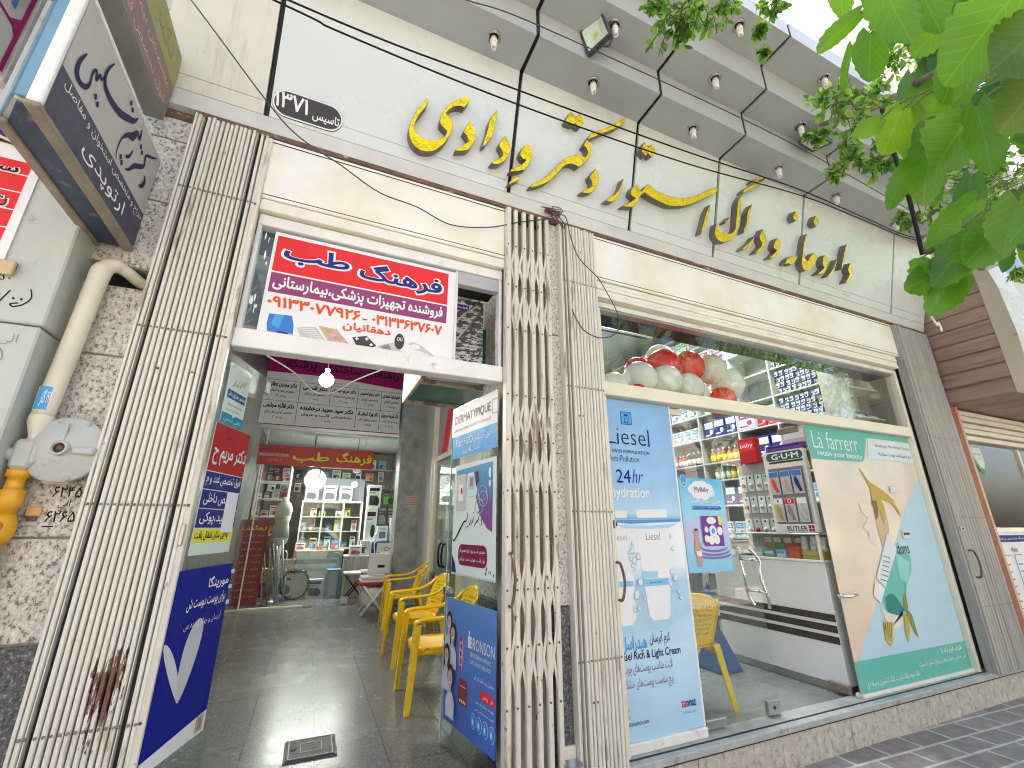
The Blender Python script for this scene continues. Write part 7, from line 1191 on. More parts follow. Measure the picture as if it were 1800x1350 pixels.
# weighing scale
t = thing('weighing_scale', 'blue floor scale with a chrome column inside the pharmacy door', 'weighing scale', (3.35, 3.2, .19)); SB = mat('scale_blue', (.04, .12, .30), .35, var=.1)
m = MB(); m.tube([(3.345, 3.25, .80), (3.345, 3.25, 1.15)], .028, CHROME, 12); m.rbox(3.31, 3.395, 3.20, 3.28, .48, .82, SB, .008); m.build('column', t); m = MB(); bm = bmesh.new(); bmesh.ops.create_cube(bm, size=1)
for q in bm.verts: q.co = Vector((3.36 + q.co.x * (.26 if q.co.z < 0 else .085), 3.24 + q.co.y * (.30 if q.co.z < 0 else .08), .19 if q.co.z < 0 else .50))
bmesh.ops.bevel(bm, geom=bm.edges[:], offset=.012, segments=2, affect='EDGES'); m.bm(bm, SB); m.build('base', t); m = MB(); m.rbox(3.22, 3.44, 3.2, 3.27, 1.15, 1.30, SB, .01); m.rbox(3.25, 3.41, 3.196, 3.2, 1.19, 1.27, BLK, .002); m.build('head', t)
# balloons resting on the transom
BW = mat('white_balloon', (.74, .72, .66), .18, var=.03); BR_ = mat('red_balloon', (.72, .008, .012), .22, var=.03); bp_ = {}
def balloon(c_, la, x, y, z, r_, tilt):
    if c_ not in bp_:
        t = thing('balloon', la, 'balloon', (0, 0, 0), 'balloons above the transom bar'); m = MB(); q = BW if c_ == 'w' else BR_
        m.lathe([(.004, -1.12), (.05, -1.1), (.075, -1.06)] + [(math.sin(R(a)) * (1 - .06 * max(0, math.cos(R(180 - a)))), -math.cos(R(a)) * 1.05) for a in range(8, 180, 8)] + [(0, 1.05)], (0, 0, 0), q, 'z', 28); m.build('skin', t); m = MB(); m.lathe([(.09, -1.17), (.03, -1.12), (.055, -1.09)], (0, 0, 0), q, 'z', 12); m.build('knot', t); bp_[c_] = t; o = t
    else: o = dup(bp_[c_], (0, 0, 0), 0, la)
    o.location = (x, y, z); o.scale = (r_, r_, r_); o.rotation_euler = tilt
rn = random.Random(51)
for c_, x, y, z, r_, la in (('w', 2.12, 2.45, 2.40, .128, 'large white balloon at the left front of the bunch'), ('w', 2.36, 2.44, 2.415, .122, 'white balloon in the front row below the left red balloon'), ('w', 2.58, 2.44, 2.38, .12, 'white balloon in the front row below the right red balloon'), ('w', 2.73, 2.52, 2.36, .115, 'white balloon tucked behind the front row near its right end'), ('r', 2.45, 2.55, 2.585, .135, 'left of the two large red balloons at the top'), ('r', 2.72, 2.55, 2.615, .135, 'right of the two large red balloons at the top'), ('w', 2.95, 2.52, 2.62, .125, 'white balloon at the upper right of the bunch'), ('w', 3.10, 2.5, 2.50, .135, 'white balloon at the far right of the bunch'), ('r', 2.98, 2.49, 2.33, .12, 'red balloon low at the right end, cut by the transom bar'), ('r', 2.24, 2.6, 2.53, .11, 'dark red balloon behind the left white balloons'), ('w', 1.95, 2.55, 2.33, .12, 'white balloon low at the far left behind the gate'), ('w', 2.62, 2.75, 2.74, .13, 'white balloon peeking out behind the two large red ones'), ('r', 2.86, 2.65, 2.44, .08, 'small red balloon peeping between the right white balloons'), ('r', 2.07, 2.42, 2.30, .06, 'small red balloon low under the left white balloon')): balloon(c_, la, x, y, z, r_, (rn.uniform(-.5, .5), rn.uniform(-.5, .5), 0))
# ---------------------------------------------------------------- gas supply on the granite pillar
PIPEC = mat('cream_pipe', (.68, .64, .52), .4, var=.08, scale=4, stains=((.42, .34, .20), .60, .72, 5, (1, 1, .4))); GASG = mat('grey_green_casting', (.46, .48, .45), .5, var=.1, scale=6, bmp=.15, stains=((.32, .28, .2), .6, .72, 9, None)); YELP = mat('yellow_pipe_paint', (.72, .36, .015), .4, var=.12, scale=8)
t = thing('gas_pipe', 'thick cream wrapped gas pipe with a blue label, bending into the granite pillar', 'pipe', (-.97, 2.17, 1.6))
m = MB(); m.tube(curve([(-.978, 2.185, 1.745), (-.965, 2.185, 2.0), (-.952, 2.185, 2.33), (-.945, 2.19, 2.395), (-.92, 2.21, 2.43), (-.885, 2.25, 2.425), (-.85, 2.30, 2.41), (-.79, 2.36, 2.40)], 6), [.034] * 13 + [.036] * 6 + [.031] * 7 + [.026] * 17, PIPEC, 14); m.build('wrapped_pipe', t)
m = MB(); m.lathe([(.016, 0), (.018, .02), (.035, .075), (.036, .10), (.033, .105)], (-.979, 2.185, 1.645), PIPEC, 'z', 18); m.build('reducer', t)
m = MB(); 
for k in range(9):
    a0, a1 = R(-100 + k * 14), R(-86 + k * 14); m.add([(-.9765 + .0352 * math.sin(a), 2.185 - .0352 * math.cos(a), z) for a, z in ((a0, 1.765), (a1, 1.765), (a1, 1.855), (a0, 1.855))], [(0, 1, 2, 3)], SKY if k > 3 else PALE)
m.build('label_band', t); m = MB(); m.text(fy(2.149), '۱۹۴ گاز', -.985, 1.775, -.955, 1.845, WHT, 0, .01); m.build('label_lettering', t)
t = thing('gas_regulator', 'round grey green gas regulator with bolted rim on the granite pillar', 'gas regulator', (-.9, 2.2, 1.62))
AX = (Vector((1, 0, 0)), Vector((0, 0, 1)), Vector((0, -1, 0)))
m = MB(); m.lathe([(.085, -.06), (.118, -.012), (.122, -.004), (.122, .008), (.116, .012), (.098, .016), (.06, .034), (.03, .040), (.0, .041)], (-.882, 2.185, 1.625), GASG, AX, 32)
for k in range(8): m.lathe([(.008, .008), (.008, .018), (0, .019)], (-.882 + .111 * math.cos(k * .785 + .3), 2.185, 1.625 + .111 * math.sin(k * .785 + .3)), GASG, AX, 6)
m.rbox(-.882 + .03, -.882 + .10, 2.14, 2.165, 1.605, 1.635, GASG, .006)
m.rbox(-.886, -.878, 2.142, 2.156, 1.65, 1.72, GASG, .002, None); m.build('diaphragm_case', t)
m = MB(); m.lathe([(.028, .03), (.028, .058), (.020, .062), (.020, .045), (0, .045)], (-.882, 2.185, 1.625), GASG, AX, 18); m.lathe([(.018, .046), (0, .047)], (-.882, 2.185, 1.625), RUSTB, AX, 14); m.build('vent_boss', t)
m = MB(); m.lathe([(.02, 0), (.02, .03), (.026, .032), (.026, .06), (.022, .062), (.022, .075), (.017, .08), (.017, .10)], (-.984, 2.185, 1.65 - .10), GASG, 'z', 8)
m.tube([(-1.10, 2.185, 1.60), (-.95, 2.185, 1.60)], .026, GASG, 12); m.rbox(-1.02, -.955, 2.155, 2.215, 1.545, 1.655, GASG, .012); m.rbox(-.965, -.945, 2.152, 2.218, 1.565, 1.635, GASG, .006); m.tube([(-.95, 2.185, 1.60), (-.88, 2.2, 1.615)], .022, GASG, 10); m.lathe([(.03, 0), (.035, .02), (.022, .03), (.02, .07), (0, .075)], (-1.10, 2.16, 1.62), GASG, 'z', 10); m.lathe([(.05, 0), (.05, .012), (.03, .014)], (-1.09, 2.16, 1.605), GASG, 'z', 18); m.build('fittings', t)
m = MB(); m.rbox(-.93, -.85, 2.19, 2.25, 1.50, 1.525, mat('plaster_dab', (.6, .57, .5), .9, var=.1), .008); m.build('mount', t)
t = thing('yellow_gas_pipe', 'orange yellow gas pipe and valve below the regulator at the left edge', 'pipe', (-1.0, 2.18, 1.2)); m = MB(); m.lathe([(.034, .07), (.034, .045), (.026, .043), (.026, 0), (.038, -.002), (.038, -.06), (.030, -.065), (.030, -.085)], (-.99, 2.185, 1.475), YELP, 'z', 8); m.build('union', t)
m = MB(); m.lathe([(.032, 0), (.042, -.03), (.042, -.07), (.026, -.10)], (-.992, 2.185, 1.39), YELP, 'z', 14); m.lathe([(.018, 0), (.018, .03), (0, .032)], (-.985, 2.15, 1.35), YELP, 'y', 10); m.build('valve', t); m = MB(); m.tube([(-.993, 2.185, 1.30), (-1.0, 2.185, .1)], .024, YELP, 12); m.build('pipe', t)
f = fy(2.2485); m = MB(); m.text(f, '۶۲۴۵', -.905, 1.455, -.82, 1.495, BLK, 0, .01); m.text(f, 'الی', -.88, 1.415, -.845, 1.445, BLK, 0, 0); m.text(f, '۶۲۶۵', -.905, 1.365, -.82, 1.405, BLK, 0, .01); m.rect(f, -.905, 1.348, -.875, 1.352, BLK, 0)
o_ = m.build('handwriting', BL)
t = thing('broken_tag', 'broken orange plastic tag left on the granite pillar beside the handwritten numbers', 'tag', (-.94, 2.245, 1.37)); m = MB(); m.rbox(-.962, -.918, 2.236, 2.249, 1.385, 1.42, mat('amber_plastic', (.70, .42, .14), .4, var=.15), .004); m.build('tag', t); m = MB(); m.rbox(-.955, -.925, 2.242, 2.2488, 1.368, 1.385, RUSTB, .002); m.rbox(-.965, -.918, 2.24, 2.249, 1.352, 1.367, GASG, .002); m.build('bracket', t)

# ---------------------------------------------------------------- cables
def cable(label, pts, r_, q=BLK, name='overhead_cable', group=None, n=8):
    m = MB(); m.tube(curve(pts, n), r_, q, 6); o = m.build(name); o['label'] = label; o['category'] = 'cable'
    if group: o['group'] = group
    return o
CG = 'cables crossing the shop front'
cable('upper of the two black cables drawn across the golden lettering', [(-2.2, 1.65, 3.78), (-.37, 1.6, 3.565), (.70, 1.6, 3.60), (1.92, 1.6, 3.68), (3.06, 1.6, 3.79), (4.3, 1.75, 4.03), (5.6, 1.9, 4.30), (7.5, 1.9, 4.7)], .0048, BLK, group=CG); cable('lower of the two black cables drawn across the golden lettering', [(-2.2, 1.65, 3.72), (-.43, 1.6, 3.53), (-.15, 1.6, 3.50), (.70, 1.6, 3.497), (1.90, 1.6, 3.575), (3.13, 1.6, 3.74), (4.3, 1.74, 3.98), (5.6, 1.9, 4.27), (7.5, 1.9, 4.66)], .0048, BLK, group=CG)
cable('thin cable running under the middle soffit past the floodlights', [(.1, 1.6, 4.07), (.43, 1.6, 4.114), (.88, 1.6, 4.193), (2.59, 1.6, 4.265), (3.57, 1.6, 4.243), (5.2, 1.65, 4.22)], .0035, DGREY, group=CG)
cable('thin wire sagging across the plaque and the cream lintel to the wire knot', [(-1.25, 2.0, 4.25), (-.873, 2.0, 3.85), (-.461, 2.0, 3.373), (-.30, 2.02, 3.24), (-.087, 2.1, 3.21), (.12, 2.15, 3.15), (.34, 2.16, 3.13), (.55, 2.17, 3.08), (.80, 2.17, 3.14), (1.0, 2.17, 3.24), (1.27, 2.17, 3.36)], .0035, DGREY, 'sagging_wire', CG)
cable('wire loop hanging from the knot over the folded gate beside the pharmacy window', [(1.28, 2.16, 3.38), (1.34, 2.14, 3.37), (1.37, 2.13, 3.2), (1.42, 2.12, 3.05), (1.55, 2.11, 2.93), (1.63, 2.12, 2.83), (1.70, 2.13, 2.72), (1.71, 2.13, 2.62), (1.66, 2.13, 2.54), (1.55, 2.13, 2.50), (1.45, 2.14, 2.53), (1.40, 2.15, 2.60), (1.37, 2.16, 2.68)], .0035, DGREY, 'wire_loop', CG)
t = thing('wire_knot', 'tangled knot of thin wires on the drip trim above the lattice gate', 'wires', (1.27, 2.15, 3.4)); rn = random.Random(6)
for k in range(6): m = MB(); m.tube(curve([(1.16 + rn.uniform(0, .05), 2.16, 3.41 + rn.uniform(-.02, .02))] + [(1.27 + rn.uniform(-.05, .07), 2.15 + rn.uniform(-.02, .01), 3.40 + rn.uniform(-.05, .03)) for _ in range(3)] + [(1.30 + rn.uniform(-.08, .05), 2.16, 3.34 - rn.uniform(0, .06))], 5), .003, DGREY if k % 2 else RUSTB, 5); m.build('wire', t)
m = MB(); m.rbox(1.20, 1.31, 2.16, 2.185, 3.395, 3.415, RUSTB, .003); m.build('clamp', t)
cable('black cable hanging in front of the right end of the fascia', [(1.9, .62, 2.95), (1.93, .64, 2.72), (1.96, .65, 2.58), (2.0, .67, 2.47), (2.06, .70, 2.36)], .0075, BLK, 'hanging_cable'); cable('frayed white cord end hanging at the corner of the wood clad box', [(5.62, 2.0, 3.42), (5.66, 2.0, 3.36), (5.70, 2.0, 3.33), (5.73, 2.0, 3.37), (5.745, 2.0, 3.32), (5.74, 2.0, 3.27)], .011, WHT, 'cord_end')

# ---------------------------------------------------------------- the shop next door on the right
WD = mat('wood_grain_board', (.31, .22, .165), .5, var=.25, scale=4, stretch=(1, .35, 9), stains=((.15, .095, .07), .55, .7, 6, (1, .3, 4))); BEI = mat('beige_metal_front', (.52, .46, .36), .3, metal=.35, var=.12, scale=1.5)
t = thing('wood_clad_sign_box', 'projecting sign box with dark wood grain boards and a beige front on the next shop', 'sign box', (7.5, 2, 2.54))
for k in range(9):
    m = MB(); z = 2.55 + k * .152 + (.012 if k else 0); m.rbox(5.935 + .004 * (k % 2), 5.97, 1.675, 2.24, z, z + .148, WD, .012); m.build('board', t)
m = MB(); m.box(5.96, 10.5, 1.68, 2.3, 2.56, 3.95, WD); m.rbox(5.95, 10.5, 1.60, 1.68, 2.55, 3.95, BEI, .03); m.build('case', t)
m = MB(); m.prism(fxm(5.93), [(-1.69 + .0, 2.55), (-1.69, 3.95), (-1.60, 3.95), (-1.56, 3.6), (-1.55, 3.1), (-1.57, 2.7), (-1.62, 2.52)], -.5, 0, BEI); m.build('rounded_edge', t)
m = MB(); f = fy(1.595); m.rrect(f, 6.10, 2.62, 6.75, 3.06, .06, mat('amber_logo', (.72, .52, .05), .3, var=.05), .004); m.rrect(f, 6.16, 2.68, 6.69, 3.0, .05, GOLDY, .006); m.build('logo', t)
m = MB(); m.rbox(5.97, 6.06, 1.5, 2.2, 3.86, 3.92, WPAINT, .004); m.build('bracket', t)
t = thing('terracotta_post', 'brown painted door post between the grey gate and the next shop', 'post', (6.0, 2.2, 0)); m = MB(); m.rbox(5.915, 6.03, 2.19, 2.3, 0, 2.55, mat('terracotta', (.30, .095, .045), .6, var=.15), .006); m.build('post', t); m = MB(); m.rbox(6.03, 6.10, 2.20, 2.3, 0, 2.55, TAN, .004); m.build('cover_strip', t)
t = thing('next_shop_front', 'glass front of the next shop under white shutter slats', 'shop front', (8, 2.3, 0)); m = MB()
for k in range(5): m.rbox(6.1, 10.5, 2.24 - .02 * (k % 2), 2.4, 2.215 + k * .068, 2.268 + k * .068, LIPW, .006)
m.build('shutter_slats', t); m = MB(); m.box(6.1, 10.5, 2.40, 2.42, 2.2, 2.55, BLACK); m.build('slot', t); m = MB(); m.box(6.1, 10.5, 2.30, 2.308, .2, 2.2, GLS); m.build('pane', t)
m = MB(); m.rbox(6.1, 10.5, 2.2, 2.4, 0, .2, STEPM, .006); m.build('plinth', t); m = MB()
for x in (6.1, 7.4, 8.9): m.rbox(x, x + .04, 2.28, 2.33, .2, 2.2, ALU, .003)
m.build('mullion', t); m = MB(); m.box(6.0, 10.5, 4.2, 4.25, 0, 3, mat('dim_green_interior', (.10, .16, .09), .7, var=.4, scale=2)); m.box(6.0, 10.5, 2.45, 4.2, 2.9, 2.95, INWALL); m.build('interior', t)
t = thing('price_list_poster', 'white poster with navy heading and table lines in the next shop window', 'poster', (6.6, 2.29, .6)); f = fy(2.288); m = MB(); m.box(6.22, 7.3, 2.289, 2.297, .55, 1.30, WHT); m.build('sheet', t); m = MB(); m.rect(f, 6.25, 1.20, 7.28, 1.265, NAVY, Z(0))
for x in (6.30, 6.52, 6.74, 6.96): m.rrect(f, x, .60, x + .19, 1.08, .03, NAVY, Z(0)); m.rrect(f, x + .005, .605, x + .185, 1.075, .027, WHT, Z(1))
for k in range(6): m.rect(f, 6.32, .66 + k * .065, 6.38, .672 + k * .065, MGREY, Z(2)); m.rect(f, 6.55, .66 + k * .065, 6.64, .672 + k * .065, MGREY, Z(2))
m.build('printed_table', t); m = MB(); m.text(f, 'آزمایشگاه تشخیص پزشکی', 6.28, 1.215, 6.95, 1.252, WHT, Z(1)); m.text(f, 'ویژه', 6.5, 1.10, 6.62, 1.16, NAVY, Z(1)); m.build('lettering', t)
t = thing('leaf_sticker', 'green and pale blue leaf shaped sticker on the next shop window', 'sticker', (6.4, 2.29, 2.0)); m = MB(); f = fy(2.296); m.poly(f, [(6.30, 2.13), (6.38, 2.13), (6.48, 2.0), (6.52, 1.88), (6.42, 1.92), (6.34, 2.0)], GRN, Z(0)); m.poly(f, [(6.34, 2.16), (6.56, 2.155), (6.57, 2.02), (6.53, 1.93), (6.44, 1.95), (6.37, 2.05)], MINT, Z(1)); m.build('sticker', t); m = MB(); m.text(f, 'نوبت دهی', 6.38, 2.075, 6.53, 2.105, DGRY, Z(2)); m.text(f, 'آنلاین', 6.40, 2.03, 6.52, 2.05, MGREY, Z(2)); m.build('lettering', t)
t = thing('next_building', 'plain beige upper floors of the building next door', 'building', (11, 6, 0)); m = MB(); m.box(5.96, 16, 2.42, 10, 2.96, 8.2, mat('beige_render', (.50, .46, .39), .8, var=.1)); m.box(10.5, 16, 2.3, 10, 0, 2.96, mat('beige_render', (.50, .46, .39))); m.build('wall', t)
for k in range(4): m = MB(); x = 6.8 + k * 2.3; m.rbox(x, x + 1.3, 2.39, 2.44, 4.8, 6.4, ALU, .01); m.box(x + .06, x + 1.24, 2.383, 2.389, 4.86, 6.34, mat('dark_pane', (.05, .06, .07), .05, var=0)); m.build('window', t)
t = thing('distant_block', 'distant pale office block with yellow and white louvres seen through the leaves', 'building', (24, 6, 0)); m = MB(); m.box(19, 30, 3.2, 14, 0, 26, mat('pale_block', (.66, .64, .60), .8, var=.05)); m.build('wall', t); m = MB()
for k in range(9): m.rbox(19.2, 29, 2.9, 3.2, 15.6 + k * .22, 15.72 + k * .22, mat('yellow_louvre', (.66, .42, .05), .5, var=.1), .01)
m.build('yellow_louvres', t); m = MB()
for k in range(12): m.rbox(19.2, 29, 2.95, 3.2, 11.6 + k * .26, 11.74 + k * .26, WPAINT, .01)
m.build('white_louvres', t)

# ---------------------------------------------------------------- trees
BARK = mat('bark', (.16, .12, .085), .9, var=.35, scale=9, stretch=(3, 3, .6), bmp=.8, bscale=25); TWIG = mat('twig', (.10, .12, .04), .7, var=.2)
LM = [leafmat('leaf_green', (.065, .175, .018), (.16, .30, .06), (.20, .48, .02)), leafmat('leaf_deep', (.04, .12, .035), (.10, .20, .07), (.10, .27, .04)), leafmat('leaf_brownish', (.08, .14, .018), (.17, .25, .06), (.20, .36, .02)), leafmat('leaf_bright', (.10, .24, .012), (.22, .34, .06), (.36, .62, .02))]
FM = [leafmat('foliage_%s' % n_, c_, tuple(x * 1.6 for x in c_), tr_) for n_, c_, tr_ in (('mid', (.12, .25, .06), (.32, .58, .08)), ('deep', (.06, .15, .045), (.14, .33, .05)), ('light', (.20, .35, .07), (.5, .74, .10)))]
def bigleaf(m, b, t, s, q, rnd):
    """a heart shaped leaf: toothed edge, folded along the midrib, drooping tip"""
    b, t, s = Vector(b), Vector(t), Vector(s); ax = t - b; n_ = ax.cross(s).normalized(); L_ = ax.length; V = []; uv = []; NU = 18; fold = rnd.uniform(.10, .28); droop = rnd.uniform(.04, .14); wav = rnd.uniform(0, 6)
    for i in range(NU + 1):
        u = i / NU; wd = (math.sin(math.pi * min(1, u * .92 + .06)) ** .62) * (1.18 - .42 * u) * (1 if u < .97 else .4); wd *= 1 + .07 * math.sin(i * 2.1 + wav) + .03 * math.sin(i * 4.4)
        for j, v in enumerate((-1, -.5, 0, .5, 1)):
            back = -.14 * L_ * abs(v) * max(0, .22 - u) / .22
            p = b + ax * u + ax.normalized() * back + s * wd * v + n_ * (L_ * (fold * abs(v) * .35 * wd - droop * u * u + .018 * math.sin(u * 9 + wav + v * 2) * abs(v)))
            V.append(p); uv.append((u, .5 + v * wd * .42))
    F = [(i * 5 + j, i * 5 + j + 1, i * 5 + j + 6, i * 5 + j + 5) for i in range(NU) for j in range(4)]
    k0 = m.add(V, F, q, True)
    for k, x in enumerate(uv): m.uv[k0 + k] = x
def fineleaf(m, p, d, n_, L_, q):
    s = d.cross(n_).normalized() * L_ * .27; d = d * L_
    V = [p, p + d * .3 + s * .8 + n_ * L_ * .05, p + d * .65 + s * .9 + n_ * L_ * .03, p + d - n_ * L_ * .08, p + d * .65 - s * .9 + n_ * L_ * .03, p + d * .3 - s * .8 + n_ * L_ * .05, p + d * .5]
    k0 = m.add(V, [(0, 6, 2, 1), (6, 3, 2), (0, 5, 4, 6), (6, 4, 3)], q, True)
    for k, x in enumerate(((0, .5), (.3, .9), (.65, .95), (1, .5), (.65, .05), (.3, .1), (.5, .5))): m.uv[k0 + k] = x
rl = random.Random(17)
def rdir(): 
    a, z = rl.uniform(0, 6.283), rl.uniform(-1, 1); r_ = math.sqrt(1 - z * z); return Vector((r_ * math.cos(a), r_ * math.sin(a), z))
def spray(m, tw, p, d, L_, n_, size, q=None):
    """a twig with leaves set alternately along it"""
    d = d.normalized(); pts = [p + d * L_ * k / 4 + Vector((0, 0, -.12 * L_ * (k / 4) ** 2)) for k in range(5)]; tw.tube(pts, [.0035, .003, .0025, .002, .0012], TWIG, 4, cap=False)
    for k in range(n_):
        f_ = rl.uniform(.1, 1); i = min(3, int(f_ * 4)); o = pts[i].lerp(pts[i + 1], f_ * 4 - i); dd = (d * .5 + rdir() * .9 + Vector((0, 0, -.45))).normalized(); nn = (rdir() * .8 + Vector((0, 0, .7))); nn = (nn - dd * nn.dot(dd)).normalized()
        fineleaf(m, o, dd, nn, size * rl.uniform(.6, 1.25), q or rl.choice(FM))
t = thing('mulberry_tree', 'street tree with big drooping heart shaped green leaves close overhead at the right', 'tree', (2.6, -1.2, 0))
m = MB(); m.tube(curve([(2.6, -1.2, -.05), (2.63, -1.18, .6), (2.58, -1.22, 1.4), (2.62, -1.2, 2.2)], 5), [.16, .14, .13, .125, .12] + [.115] * 11, BARK, 14)
for pts, r0 in (([(2.6, -1.2, 2.1), (2.3, -.7, 2.5), (1.8, -.1, 2.6), (1.45, .2, 2.5), (1.2, .32, 2.36)], .05), ([(2.6, -1.2, 2.0), (2.3, -.6, 2.2), (1.75, 0, 2.15), (1.4, .3, 2.05), (1.26, .42, 1.97)], .04), ([(2.3, -.7, 2.5), (1.8, -.2, 2.75), (1.35, .12, 2.72), (1.1, .26, 2.55), (1.0, .3, 2.45)], .03), ([(2.6, -1.2, 2.2), (2.8, -1.3, 3.2), (2.7, -1.5, 4.2)], .09), ([(2.62, -1.2, 2.2), (3.2, -1.5, 3.1), (3.5, -1.9, 3.9)], .07), ([(2.6, -1.2, 2.3), (2.2, -1.9, 3.2), (2.0, -2.4, 4.0)], .06)):
    C = curve(pts, 6); m.tube(C, [r0 * (1 - .82 * k / (len(C) - 1)) for k in range(len(C))], BARK if r0 > .045 else TWIG, 8)
m.build('trunk', t)
m = MB(); tw = MB()
for q in LEAF: 
    bigleaf(m, q[0:3], q[3:6], q[6:9], LM[q[9]], rl); b = Vector(q[0:3]); tw.tube(curve([b, b + Vector((.03, -.03, .03)), b + Vector((.07, -.06, .045))], 3), .0018, TWIG, 4)
for k in range(150):      # the rest of the crown, above and behind the viewer
    c_ = Vector(rl.choice(((2.7, -1.5, 4.2), (3.4, -1.9, 4.0), (2.0, -2.4, 4.1), (2.9, -1.4, 3.6)))) + rdir() * rl.uniform(.2, 1.0); d = (rdir() * .6 + Vector((0, 0, -.7))).normalized(); s = d.cross(rdir()).normalized() * rl.uniform(.04, .07); bigleaf(m, c_, c_ + d * rl.uniform(.12, .2), s, rl.choice(LM), rl)
m.join(tw).build('crown', t)
t = thing('elm_tree', 'fine leaved street tree whose sprays hang in front of the grey soffit', 'tree', (4.6, -.9, 0))
m = MB(); m.tube(curve([(4.6, -.9, -.05), (4.55, -.85, 1.2), (4.62, -.8, 2.6), (4.5, -.7, 3.6)], 6), [.17 - .004 * k for k in range(19)], BARK, 14)
for pts, r0 in (([(4.55, -.75, 3.2), (4.0, 0, 3.7), (3.3, .7, 3.95), (2.7, 1.0, 3.72), (2.35, 1.03, 3.5)], .06), ([(4.5, -.7, 3.5), (4.2, .2, 3.9), (3.9, .9, 3.75)], .05), ([(4.5, -.7, 3.6), (3.6, -.2, 4.3), (2.4, .4, 4.3), (1.7, .85, 3.98), (1.3, 1.0, 3.84)], .05), ([(4.5, -.7, 3.6), (4.7, -.9, 4.6), (4.5, -1.2, 5.6)], .08), ([(4.5, -.7, 3.4), (5.3, -.6, 4.3), (5.9, -.4, 5.0)], .06)):
    C = curve(pts, 6); m.tube(C, [r0 * (1 - .85 * k / (len(C) - 1)) for k in range(len(C))], BARK, 7)
m.build('trunk', t)
m = MB(); tw = MB()
for x, y, z, r_ in ((2.41, .94, 3.55, .13), (2.54, .86, 3.60, .11), (2.34, 1.05, 3.43, .06), (2.69, 1.05, 3.50, .12), (2.80, 1.00, 3.38, .10), (2.62, 1.14, 3.37, .07), (3.73, 1.10, 3.62, .17), (3.88, .98, 3.62, .18), (4.10, .86, 3.70, .16), (3.83, .77, 3.38, .12), (3.66, 1.25, 3.44, .07), (1.34, 1.04, 3.72, .13), (1.40, .95, 3.74, .12), (1.56, .93, 3.76, .08), (1.79, .91, 3.72, .05), (1.85, .96, 3.66, .035), (1.76, .82, 3.79, .07), (1.24, 1.04, 3.78, .07), (1.42, 1.07, 3.68, .05), (3.31, .68, 4.33, .17), (3.00, .88, 4.16, .12), (3.71, .62, 4.33, .16), (4.73, 1.12, 3.19, .07), (4.0, 1.0, 3.45, .12)):
    for k in range(int(120 * r_) + 4):
        o = Vector((x, y, z)) + rdir() * r_ * rl.uniform(.1, .8); spray(m, tw, o + Vector((0, 0, .03)), (o - Vector((x, y, z))) * .6 + rdir() * .5 * r_ + Vector((-.03, 0, -.05)), r_ * rl.uniform(.5, 1.0), int(rl.uniform(7, 13)), .05 if x > 2 else .042)
for k in range(260):
    c_ = Vector(rl.choice(((4.5, -1.2, 5.4), (5.8, -.5, 5.0), (4.8, -1.6, 4.8), (5.2, -1.0, 5.6)))) + rdir() * rl.uniform(.2, 1.0); spray(m, tw, c_, rdir() + Vector((0, 0, -.4)), rl.uniform(.25, .45), 11, .06)
m.join(tw).build('crown', t)
def street_tree(label, x, y, h_, cr, n_):
    t = thing('street_tree', label, 'tree', (x, y, 0), 'trees along the kerb'); m = MB(); m.tube(curve([(x, y, -.1), (x + .05, y, h_ * .2), (x - .04, y + .05, h_ * .42), (x + .03, y, h_ * .62)], 5), [.17 - .006 * k for k in range(16)], BARK, 12); tips = []
    for k in range(9):
        a = k * 2.4; e = Vector((x + cr * .75 * math.cos(a), y + cr * .75 * math.sin(a), h_ * (.55 + .045 * k))); C = curve([(x, y, h_ * (.34 + .03 * k)), (x + .4 * cr * math.cos(a), y + .4 * cr * math.sin(a), h_ * (.46 + .04 * k)), e], 5); m.tube(C, [.06 * (1 - .8 * i / (len(C) - 1)) for i in range(len(C))], BARK, 6); tips.append(e)
    m.build('trunk', t); m = MB(); tw = MB()
    for k in range(n_):
        c_ = rl.choice(tips) + rdir() * cr * rl.uniform(.05, .5); spray(m, tw, c_, rdir() + Vector((0, 0, -.3)), rl.uniform(.35, .6), 12, .10)
    m.join(tw).build('crown', t)
street_tree('leafy kerb tree mirrored in the middle of the pharmacy window', 8.0, -2.6, 7.2, 2.3, 800); street_tree('tall leafy kerb tree mirrored at the right of the pharmacy window', 12.8, -2.7, 8.0, 2.5, 800); street_tree('leafy kerb tree farther along the street on the left', -4.2, -2.7, 6.2, 2.0, 220)

# ---------------------------------------------------------------- across the street (seen mirrored in the glass)
for k, (x0, x1, h_, c_) in enumerate(((-16, -3, 9.5, (.50, .44, .35)), (-2.6, 9, 7.5, (.46, .42, .35)), (9.4, 26, 11, (.42, .39, .35)))):
    t = thing('opposite_building', ('tan', 'pale', 'grey')[k] + ' building across the street, mirrored in the shop glass', 'building', ((x0 + x1) / 2, -16, 0)); m = MB(); m.box(x0, x1, -26, -15.5, 0, h_, mat('opposite_wall_%s' % 'abc'[k], c_, .85, var=.1, scale=1)); m.build('wall', t); n_ = int((x1 - x0) / 2.2)
    for j in range(n_):
        for l in range(int(h_ / 3)): m = MB(); x = x0 + .6 + j * 2.2; z = .5 + l * 3.1; m.rbox(x, x + 1.4, -15.52, -15.44, z, z + (2.1 if l == 0 else 1.5), WPAINT, .01); m.box(x + .07, x + 1.33, -15.435, -15.43, z + .07, z + (2.03 if l == 0 else 1.43), mat('dark_pane', (.05, .06, .07), .05, var=0)); m.build('window', t)
t = thing('parked_car', 'white hatchback parked across the pavement, mirrored in the inner glass', 'car', (-.2, -4.6, -.13)); CARW = mat('car_white', (.78, .78, .77), .12, var=0, coat=.6); TYRE = mat('tyre', (.02, .02, .02), .8, var=.1)
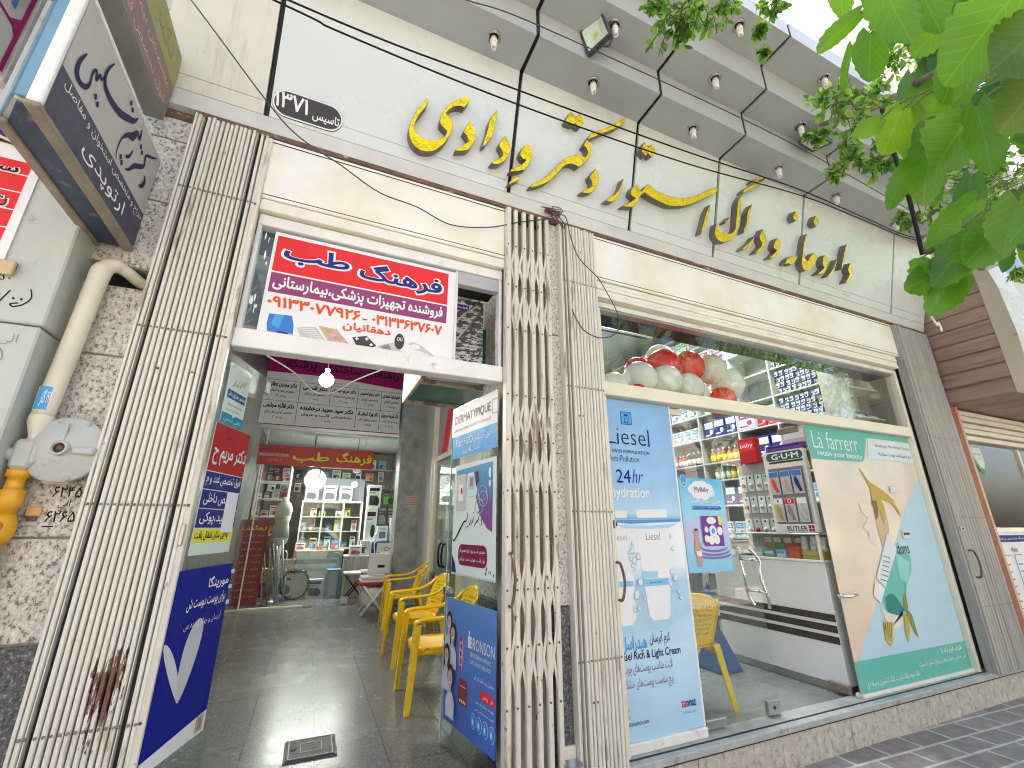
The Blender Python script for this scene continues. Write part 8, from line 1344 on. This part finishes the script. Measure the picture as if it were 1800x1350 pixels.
prof = [(-2.05, .35), (-2.08, .62), (-1.95, .78), (-1.15, .90), (-.55, 1.36), (-.2, 1.44), (.85, 1.42), (1.45, 1.02), (1.95, .95), (2.05, .75), (2.05, .38), (1.7, .28), (-1.7, .28)]
m = MB(); bm = bmesh.new(); fc_ = Fr((-.2, -4.6, -.13), (1, 0, 0), (0, 0, 1), (0, -1, 0)); tmp = MB(); tmp.prism(fc_, smooth_closed(prof, 1, 40), -.80, .80, CARW); me_ = bpy.data.meshes.new('tmp'); me_.from_pydata(tmp.v, [], tmp.f); bm.from_mesh(me_); bpy.data.meshes.remove(me_); bmesh.ops.remove_doubles(bm, verts=bm.verts[:], dist=.0005)
for q in bm.verts:
    if q.co.z > .80: q.co.y = -4.6 + (q.co.y + 4.6) * (1 - .28 * (q.co.z - .8))
bmesh.ops.recalc_face_normals(bm, faces=bm.faces[:]); m.bm(bm, CARW); m.build('body', t); DP = MATS['dark_pane']
for s_, nm in ((1, 'north'), (-1, 'south')):
    for pts in ([(-.98, .90), (-.5, 1.30), (-.08, 1.34), (-.08, .90)], [(0, .90), (0, 1.34), (.78, 1.33), (1.20, 1.0), (1.1, .90)]): m = MB(); m.add([(-.2 + x, -4.6 + s_ * (.803 * (1 - .28 * max(0, z - .13 - .8)) + .002), z - .13) for x, z in pts], [(0, 1, 2, 3) if len(pts) == 4 else (0, 1, 2, 3, 4)], DP); m.build('side_window', t)
    for x in (-1.32, 1.28): wh = MB(); wh.lathe([(.31, -.1), (.33, -.07), (.33, .07), (.31, .1), (.2, .1)], (-.2 + x, -4.6 + s_ * .74, .20), TYRE, (Vector((1, 0, 0)), Vector((0, 0, 1)), Vector((0, s_, 0))), 24); wo = wh.build('wheel', t); wh = MB(); wh.lathe([(.21, .085), (.2, .1), (.05, .11), (0, .11)], (-.2 + x, -4.6 + s_ * .74, .20), CHROME, (Vector((1, 0, 0)), Vector((0, 0, 1)), Vector((0, s_, 0))), 18); wh.build('rim', wo)
for x, q, nm in ((-2.06, LGREY, 'headlight'), (2.03, RED, 'tail_light')):
    for s_ in (-1, 1): m = MB(); m.rbox(-.2 + x - .03, -.2 + x + .05, -4.6 + s_ * .6 - .14, -4.6 + s_ * .6 + .14, .50, .62, q, .02); m.build(nm, t)
